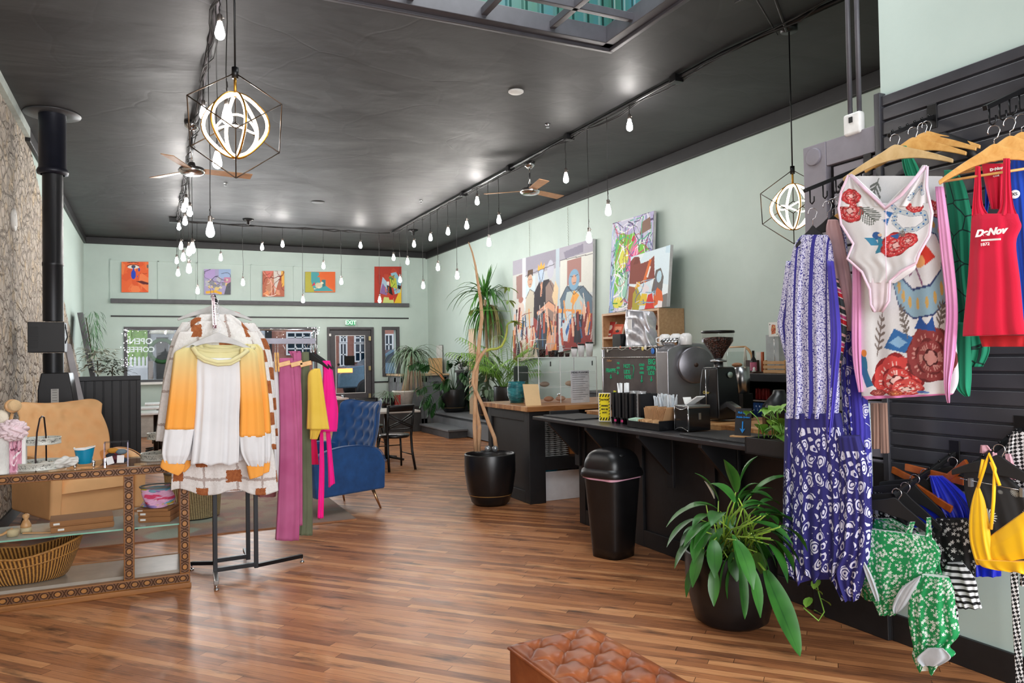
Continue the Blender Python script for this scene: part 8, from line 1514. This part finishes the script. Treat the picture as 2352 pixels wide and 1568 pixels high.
RED = knit('red_jersey', '#c4002c', '#d3063a', 2); REDD = knit('dark_red_jersey', '#b0101c', '#bc1622', 2); WP = M('#f0eeea', .7)
e = garment('tank_top', 'red racerback tank top with white script lettering', 'tank top', 2.98, [
    ('body', [(492, 2232, 2338, .02), (505, 2231, 2342, .028), (522, 2230, 2346, .03), (560, 2228, 2334, .034), (650, 2222, 2344, .036), (740, 2213, 2352, .04), ((772, 768), 2211, 2360, .04)], RED, dict(nu=70, amp=.008)),
    ('strap', [(382, 2240, 2252, .006), (420, 2238, 2254, .008), (470, 2234, 2258, .012), (496, 2232, 2274, .016)], RED, dict(nu=30)), ('strap', [(364, 2304, 2320, .006), (420, 2302, 2322, .008), (470, 2298, 2328, .012), (496, 2286, 2338, .016)], RED, dict(nu=30)),
    ('back_panel', [(376, 2254, 2304, .005), (420, 2262, 2304, .006), (480, 2276, 2300, .006)], RED, dict(nu=30, dx=.05)), ('back_hem', [(770, 2248, 2362, .02), (796, 2256, 2360, .01)], REDD, dict(nu=40, dx=.03))])
tu, tz = V((.15, -.98, .0)).normalized(), (0, 0, 1)
text('DeNov', .036, WP, e, at(2274, 533, X=2.915), tu, (0, 0, 1), shear=.35, bold=.0018, sx=1.0); a, b_ = at(2254, 552, X=2.915), at(2298, 549, X=2.915); MB().bar(a, b_, .004, .007).build('lettering_underline', WP, e); text('1872', .017, WP, e, at(2262, 561, X=2.915), tu, (0, 0, 1))
text('DeNov', .015, WP, e, at(2288, 388, X=3.015), tu, (0, 0, 1), bold=.0008); text('100% COTTON', .0065, WP, e, at(2288, 397, X=3.015), tu, (0, 0, 1)); text('CARE', .009, WP, e, at(2288, 404, X=3.015), tu, (0, 0, 1))
BLT = knit('blue_jersey', '#0a3fae', '#1148bc', 2); e = garment('tank_top', 'royal blue tank top with round size sticker behind the red one', 'tank top', 3.10, [
    ('body', [(352, 2326, 2352, .01), (400, 2318, 2372, .02), (470, 2322, 2384, .03), (600, 2332, 2390, .035), (738, 2346, 2396, .035)], BLT, dict(nu=60)), ('back_strap', [(395, 2262, 2280, .01), (440, 2262, 2276, .01), (492, 2262, 2268, .01)], BLT, dict(nu=24, dx=-.03))])
q = at(2331, 446, X=3.06); MB().lathe([(0, 0), (.017, 0), (.017, .001), (0, .0012)], q, 28, (-.9, -.45, 0)).build('size_sticker', M('#e6e8e6', .5), e); text('XS', .017, M('#20242a', .7), e, q + V((-.003, -.0015, 0)), (.45, -.9, 0), (0, 0, 1))
TAN = knit('tan_twill', '#9c7868', '#a98575', 3); garment('tan_trousers', 'dusty tan folded trousers hanging below the pink hem', 'trousers', 3.30, [('leg', [(925, 2000, 2020), (1030, 2002, 2022)], TAN, dict(nu=30)), ('leg', [(925, 2018, 2038), (1040, 2022, 2042)], TAN, dict(nu=30))])
# ---- fixtures
def faceout(label, a, b, n, grp='black display arms on the slatted wall', pegs=True, hooks=False):
    e = thing('garment_rail', label, 'garment rail', b, grp); a, b = V(a), V(b); MB().bar(a, b, .02, .02).build('arm', BLKM, e, bevel=.002); MB().box(b, (.02, .05, .12)).build('wall_plate', BLKM, e, bevel=.002)
    for k in range(n):
        p = a.lerp(b, (k + .4) / n)
        if hooks: MB().tube([p + V((0, 0, -.01)), p + V((0, 0, -.07)), p + V((0, -.012, -.082)), p + V((0, -.026, -.07)), p + V((0, -.026, -.045))], .004, 6).build('u_hook', BLKM, e)
        else: MB().ball(p + V((0, 0, .015)), .007, 10).build('peg', BLKM, e)
faceout('black arm with hooks reaching left over the cage pendant', at(1848, 438, X=3.06), at(1995, 378, X=3.45), 5, hooks=True); faceout('black pegged arm above the large wooden hanger', at(2042, 311, X=3.12), at(2143, 268, X=3.45), 6); faceout('black arm with hooks above the red tank top', at(2262, 248, X=3.05), at(2375, 195, X=3.45), 5, hooks=True)
faceout('black pegged arm holding the green floral swimsuits', at(2052, 1138, X=3.10), at(2195, 1040, X=3.45), 6); faceout('black pegged arm above the yellow swimsuit', at(2230, 1075, X=3.10), at(2345, 985, X=3.45), 6)
UW = (.35, -.94, 0)
for px, py, X, w, s in ((2055, 308, 3.06, .47, 'large pale wooden hanger carrying the printed bodysuit'), (2096, 292, 3.22, .44, 'orange wooden hanger with green straps, second on the arm'), (2118, 282, 3.27, .44, 'orange wooden hanger, third on the middle arm'), (2128, 278, 3.32, .44, 'orange wooden hanger, rearmost on the middle arm'), (2282, 288, 3.00, .40, 'wooden hanger of the red tank top'), (2318, 270, 3.10, .40, 'wooden hanger of the blue tank top'), (2345, 262, 3.20, .40, 'wooden hanger at the right edge of the photo')):
    hanger(s, at(px, py, X=X), UW, w, wood('pale_hanger', '#b99a68', '#cdb080', (8, 8, 8), .35, .05) if px == 2055 else PINE, 'wooden hangers on the slatted wall', bar_=px > 2200, drop=.10, th=.016, rise=.085 if px > 2200 else .06)
for px, py, X, s in ((1866, 478, 3.04, 'holding the maxi dress'), (1900, 462, 3.12, 'holding the striped cover up'), (1912, 456, 3.2, 'holding the violet robe')):
    hanger('black hanger ' + s, at(px, py, X=X), (.6, -.8, 0), .17 if px < 1890 else .22, BLKH, 'black hangers left of the bodysuit', drop=.08, rise=.10)
hanger('orange wooden hanger end beside the striped cover up', at(1922, 452, X=3.26), (.6, -.8, 0), .2, PINE, drop=.07, rise=.10)
MB_ = MB().tube([at(2020, 372, X=3.3), at(1990, 385, X=3.3), at(1950, 408, X=3.28), at(1925, 430, X=3.26)], [.012, .018, .016, .008], 8); one('velvet_hanger', 'thick black velvet hanger end poking out left of the bodysuit', 'hanger', MB_, BLKH)
MB_ = MB().tube([at(2130, 325, X=3.34), at(2165, 318, X=3.36), at(2215, 335, X=3.38), at(2250, 372, X=3.38)], [.02, .03, .03, .012], 8); one('velvet_hanger', 'black velvet hanger behind the orange wooden hangers', 'hanger', MB_, BLKH)
# ---- lower swimwear
def m_ditsy(name, base, ink, sc, th=.36, second=None):
    t = NT(name); u = t.co('UV'); dv = t.new('ShaderNodeTexVoronoi', {'Vector': u, 'Scale': sc}); q = t.xyz(t.new('ShaderNodeVectorMath', {0: u, 1: dv.outputs[2]}, operation='SUBTRACT').outputs[0]); d = t.ma('DIVIDE', dv.outputs[0], t.ma('ADD', .8, t.ma('MULTIPLY', t.ma('SINE', t.ma('MULTIPLY', t.ma('ARCTAN2', q[0], q[1]), 5)), .28))); cl = t.noise(u, sc * .28, 2); m = t.ma('LESS_THAN', d, t.ma('MULTIPLY', t.step(cl, .30, .42), th)); ctr = t.ma('LESS_THAN', d, .07)
    t.out(t.mix(t.ma('MULTIPLY', ctr, m), t.mix(m, hexc(base), hexc(ink)), hexc(second or base)), .75); return t.m
DIT, DAI, BST = m_ditsy('green_ditsy', '#12904f', '#dfeae2', 66, .50), m_ditsy('black_daisy', '#131316', '#dedede', 48, .42), knit('royal_blue_satin', '#0a24d0', '#1832e0', 3, .3, 40, .35)
LIN = M('#b9bfc4', .85); STN = NT('nautical_stripe'); f_ = STN.ma('FRACT', STN.ma('ADD', STN.ma('MULTIPLY', STN.xyz(STN.co('UV'))[1], 38), STN.ma('MULTIPLY', STN.xyz(STN.co('UV'))[0], 4))); STN.out(STN.ramp(f_, (0, hexc('#dfe0e2')), (.55, hexc('#131316')), const=True), .8)
garment('swimsuit', 'green and white floral swimsuit with ruffled leg, front of the lower arm', 'swimsuit', 3.02, [
    ('body', [((1210, 1232), 1972, 2140, .012), ((1240, 1262), 1968, 2158, .02), (1300, 1970, 2152, .026), (1340, 1984, 2132, .026), (1380, 2006, 2086, .02), (1412, 2020, 2056, .012)], DIT, dict(nu=110, nv=50, amp=.01)),
    ('strap', [(1162, 1976, 1990, .005), (1230, 1972, 1992, .006)], DIT, dict(nu=24)), ('strap', [(1198, 2090, 2102, .005), (1240, 2074, 2090, .006)], DIT, dict(nu=24)), ('strap', [(1188, 2128, 2138, .005), (1250, 2124, 2142, .006)], DIT, dict(nu=24)),
    ('ruffled_panel', [((1318, 1325), 2118, 2180, .02), (1360, 2092, 2192, .03), (1410, 2086, 2196, .034), (1455, 2092, 2204, .034), (1485, 2098, 2182, .03), (1505, 2096, 2194, .03), (1534, 2112, 2158, .02)], DIT, dict(nu=100, nv=50, amp=.02, dx=-.04, hem=.02)),
    ('lining', [(1322, 2112, 2116, .004), (1350, 2070, 2104, .006), (1390, 2050, 2080, .006), (1408, 2054, 2062, .004)], LIN, dict(nu=30, dx=-.06)), ('lining', [(1276, 1974, 1978, .004), (1320, 1988, 2002, .005), (1360, 2004, 2016, .005), (1380, 2014, 2020, .004)], LIN, dict(nu=24, dx=-.05)), ('lining', [(1488, 2130, 2166, .006), (1510, 2106, 2184, .008), (1528, 2120, 2156, .006)], LIN, dict(nu=30, dx=-.095))])
garment('swimsuit', 'second green floral swimsuit partly behind the first', 'swimsuit', 3.16, [('body', [(1190, 2010, 2050, .01), (1250, 1990, 2150, .02), (1300, 1985, 2160, .02), (1350, 1966, 2170, .02), (1378, 1990, 2150, .02)], DIT, dict(nu=80)), ('hem', [(1300, 1966, 1990, .01), (1376, 1984, 2016, .01)], DIT, dict(nu=30, dx=-.02))])
garment('daisy_blouse', 'black top with white daisies and a striped flared sleeve', 'top', 3.22, [('body', [(1190, 2150, 2222, .02), (1230, 2140, 2236, .03), (1290, 2155, 2242, .03), (1340, 2180, 2240, .02)], DAI, dict(nu=80)), ('striped_sleeve', [(1292, 2176, 2212, .02), (1330, 2160, 2240, .03), (1370, 2190, 2248, .03), (1394, 2200, 2256, .03)], STN.m, dict(nu=70, nv=40, dx=-.04)), ('striped_hem', [(1296, 2152, 2170, .01), (1380, 2176, 2196, .02), (1422, 2186, 2202, .01)], STN.m, dict(nu=40))])
garment('daisy_bikini', 'black and white daisy bikini behind the green straps', 'swimsuit', 3.24, [('body', [(1120, 1998, 2030, .01), (1180, 2006, 2070, .015), (1230, 2040, 2118, .015), (1250, 2060, 2124, .01)], DAI, dict(nu=60))])
garment('satin_swimsuit', 'royal blue ruched satin swimsuit between black hangers', 'swimsuit', 3.28, [('body', [(1092, 2135, 2165, .02), (1120, 2140, 2200, .03), (1160, 2150, 2235, .035), (1200, 2170, 2238, .03), (1230, 2160, 2210, .02)], BST, dict(folds=8, amp=.02, nu=80)), ('hip', [(1275, 2234, 2300, .02), (1322, 2240, 2300, .02)], BST, dict(nu=40)), ('left_panel', [(1138, 2040, 2090, .02), (1180, 2080, 2160, .02), (1210, 2100, 2170, .02)], BST, dict(nu=50, folds=5))])
CEL = NT('celestial_print'); cu = CEL.co('UV'); dv = CEL.new('ShaderNodeTexVoronoi', {'Vector': cu, 'Scale': 11.0}); dd = CEL.new('ShaderNodeVectorMath', {0: cu, 1: dv.outputs[2]}, operation='SUBTRACT').outputs[0]; cx_ = CEL.xyz(dd); an = CEL.ma('ARCTAN2', cx_[0], cx_[1]); ray = CEL.ma('ABSOLUTE', CEL.ma('SINE', CEL.ma('MULTIPLY', an, 9)))
m1 = CEL.ma('LESS_THAN', dv.outputs[0], CEL.ma('ADD', .12, CEL.ma('MULTIPLY', ray, .25))); CEL.out(CEL.mix(CEL.ma('MULTIPLY', m1, CEL.ma('GREATER_THAN', ray, .45)), hexc('#232325'), hexc('#d9dbd4')), .7)
garment('celestial_blouse', 'charcoal top printed with white suns and stars behind the yellow swimsuit', 'top', 3.16, [('body', [(1082, 2214, 2300, .02), (1130, 2216, 2352, .03), (1200, 2236, 2372, .03), (1300, 2270, 2390, .03)], CEL.m, dict(nu=80))])
HT = NT('houndstooth'); ck = HT.new('ShaderNodeTexChecker', {'Vector': HT.map(HT.co('UV'), rot=(0, 0, .6)), 'Scale': 85.0}); HT.out(HT.mix(ck.outputs[1], hexc('#141416'), hexc('#dcdcdc')), .8)
garment('houndstooth_tie', 'black and white houndstooth ties trailing to the floor at the right edge', 'swimsuit', 3.24, [('strip', [(1310, 2320, 2338, .006), (1440, 2326, 2344, .006), (1570, 2334, 2352, .006)], HT.m, dict(nu=24, nv=60)), ('strip', [(1310, 2342, 2360, .006), (1345, 2342, 2362, .006)], HT.m, dict(nu=24)), ('top_panel', [(990, 2325, 2372, .02), (1060, 2300, 2372, .03), (1120, 2300, 2372, .03)], HT.m, dict(nu=50, dx=.05))])
YS = knit('yellow_swim', '#f2b800', '#f6c208', 3, .1, 60, .6)
e = garment('swimsuit', 'bright yellow plunge swimsuit hanging at the right edge', 'swimsuit', 3.0, [
    ('left_cup', [(1118, 2242, 2250, .008), (1150, 2232, 2262, .02), (1190, 2226, 2270, .028), (1230, 2226, 2276, .03), (1262, 2232, 2282, .028), (1295, 2242, 2290, .02)], YS, dict(nu=60, amp=.006)), ('right_cup', [((1240, 1172), 2262, 2356, .012), ((1262, 1200), 2264, 2372, .026), ((1280, 1250), 2272, 2380, .028), ((1290, 1276), 2290, 2380, .02)], YS, dict(nu=60, amp=.006)), ('band', [((1284, 1290), 2242, 2372, .016), ((1300, 1312), 2256, 2372, .016), ((1308, 1318), 2290, 2372, .01)], YS, dict(nu=60, dx=-.02))])
for P in ([(2246, 1120), (2262, 1070), (2272, 1042), (2285, 1075), (2282, 1150), (2276, 1215)], [(2258, 1055), (2250, 1098)], [(2276, 1060), (2296, 1115)]): MB().tube([at(a, b, X=2.98) for a, b in P], .0065, 6).build('strap', YS, e)
PKC = M('#d8a3ae', .8); garment('pink_floral_bikini', 'pale pink bikini pieces clipped behind the yellow straps', 'swimsuit', 3.24, [('body', [(1040, 2256, 2290, .01), (1090, 2262, 2292, .012)], PKC, dict(nu=30)), ('body', [(1042, 2308, 2322, .01), (1100, 2312, 2340, .012)], PKC, dict(nu=30)), ('tie', [(1022, 2252, 2268, .01), (1040, 2250, 2285, .008)], PKC, dict(nu=24))])
OW = wood('orange_hanger', '#a8501a', '#c4651f', (8, 8, 8), .35, .05)
for k, (a, b_, s) in enumerate((((2050, 1078), (2110, 1108), 'left of the black arm'), ((2080, 1072), (2215, 1106), 'behind the blue satin'), ((2168, 1105), (2222, 1062), 'rising to the right'), ((2095, 1112), (2186, 1170), 'running down beside the black hangers'))):
    A, B2 = at(*a, X=3.34 - .02 * k), at(*b_, X=3.30 - .02 * k); MB_ = MB().bar(A, B2, .014, .034); one('wooden_hanger_arm', 'orange wooden hanger arm ' + s, 'hanger', MB_, OW, 'orange hangers in the lower rack', bevel=.003)
for k, (px, py, X, w, ln, s) in enumerate(((2062, 1122, 3.06, .38, -.22, 'nearest, holding the green swimsuit'), (2082, 1108, 3.14, .38, -.25, 'second, over the green swimsuits'), (2104, 1090, 3.22, .38, -.28, 'third on the lower arm'), (2128, 1078, 3.30, .38, -.28, 'fourth on the lower arm'), (2190, 1050, 3.38, .36, -.2, 'rearmost by the wall'), (2296, 1020, 3.12, .34, -.1, 'broad one above the yellow swimsuit'))):
    hanger('black velvet hanger, ' + s, at(px, py, X=X), (.25, -.97, 0), w, BLKH, 'black hangers in the lower rack', drop=.085, th=.012, rise=.055, clip=k in (0, 1, 5), lean=ln, thick=1.3)
# ---- peace lily
e = pot('peace_lily_pot', 'large peace lily in a big matt black pot below the printed dress', 'potted plant', (2.93, 3.34, 0), .25, .40, M('#101012', .4, var=.2), foot=.66)
r = random.Random(77); mb = MB(); st = MB(); C0 = V((2.93, 3.34, .34))
def lily(px, py, X, d, L, w, droop=.7, tw=0):
    q = at(px, py, X=X); b0 = C0 + V((r.uniform(-.12, .12), r.uniform(-.12, .12), 0)); st.tube([b0, (b0 * .45 + q * .55) + V((0, 0, .06)), q], [.005, .0045, .003], 5); mb.leaf(q, d, L, w, droop, 8, .12, prof=lambda t: math.sin(math.pi * min(1, t * .92 + .06)) ** .8 * (1 if t < .7 else 1 - (t - .7) * 1.2), twist=tw)
for a in ((1600, 1190, 2.75, (-1, .3, -.2), .24, .07), (1622, 1160, 2.75, (-1, .5, .1), .26, .08), (1650, 1150, 2.8, (-.3, .2, 1), .20, .10), (1690, 1130, 2.85, (-.2, 0, 1), .20, .10), (1700, 1110, 2.9, (.2, -.2, 1), .18, .12), (1725, 1140, 2.85, (.5, -.3, .8), .26, .09), (1600, 1230, 2.7, (-1, .2, -.5), .22, .07), (1615, 1260, 2.7, (-.8, -.3, -.6), .22, .07), (1640, 1240, 2.68, (-.5, -.6, -.3), .22, .08),
          (1660, 1180, 2.7, (-.6, -.4, .4), .22, .09), (1730, 1200, 2.75, (.4, -.6, .1), .22, .1), (1760, 1180, 2.85, (.8, -.2, .1), .22, .1), (1770, 1220, 2.8, (.7, -.5, -.4), .22, .1), (1690, 1240, 2.62, (-.2, -.8, -.4), .26, .08), (1720, 1290, 2.62, (0, -.5, -1), .26, .07), (1600, 1290, 2.7, (-.7, 0, -.9), .2, .06), (1640, 1300, 2.65, (-.4, -.4, -1), .2, .06), (1765, 1250, 2.75, (.3, -.5, -.6), .2, .11), (1640, 1200, 2.75, (-.9, 0, .1), .24, .08)): lily(*a)
for k in range(60):
    a = r.uniform(0, 6.28); px = 1690 + 110 * math.cos(a) * r.uniform(.2, 1); py = 1215 + 75 * math.sin(a) * r.uniform(.1, 1); lily(px, py, 2.93 + r.uniform(-.25, .15), (math.cos(a), r.uniform(-.6, .3), -.1 - .6 * math.sin(a)), r.uniform(.13, .24), r.uniform(.05, .09), .9)
q = at(1757, 1310, X=2.80); z_ = at(1838, 1508, Z=.03); mb.leaf(q, z_ - q, (z_ - q).length, .13, -.0, 16, .15, up=(0, -1, .3)); st.tube([C0 + V((-.02, -.1, .02)), C0 + V((-.06, -.2, .12)), q], .006, 6)
q = at(1700, 1290, X=2.68); mb.leaf(q, (-.05, -.15, -1), .28, .06, .1, 10, .2, up=(0, -1, 0))
mb.build('leaves', LG('#1c4a1a', '#3c7a2c', 'lily_leaf', .38), e); st.build('stems', LG('#4c7a1f', '#9fc24a', 'lily_stem'), e)
mb = MB(); mb.leaf(at(1640, 1145, X=2.8), (-.3, .3, 1), .11, .045, .2, 5, .3); mb.build('white_spathe', M('#e6e8e4', .6), e)
mb = MB(); [mb.tube([C0 + V((r.uniform(-.15, .15), r.uniform(-.15, .15), 0)), C0 + V((r.uniform(-.2, .2), r.uniform(-.2, .1), r.uniform(.02, .1)))], .003, 4) for k in range(14)]; mb.build('dry_stems', M('#5a3a26', .9), e)
mb = MB(); vn = [at(1868, 1300, X=3.2), at(1880, 1360, X=3.2), at(1893, 1405, X=3.15), at(1880, 1425, X=3.1), at(1845, 1395, X=3.05)]; mb.tube(vn, .004, 6)
for k, (px, py) in enumerate(((1866, 1350), (1862, 1372), (1870, 1402), (1880, 1330), (1885, 1375))): mb.leaf(at(px, py, X=3.12), ((-1) ** k, -.3, -.3), .07, .05, .4, 4, .1)
one('trailing_vine', 'thin pothos vine curling down beside the peace lily pot', 'plant', mb, G3_)
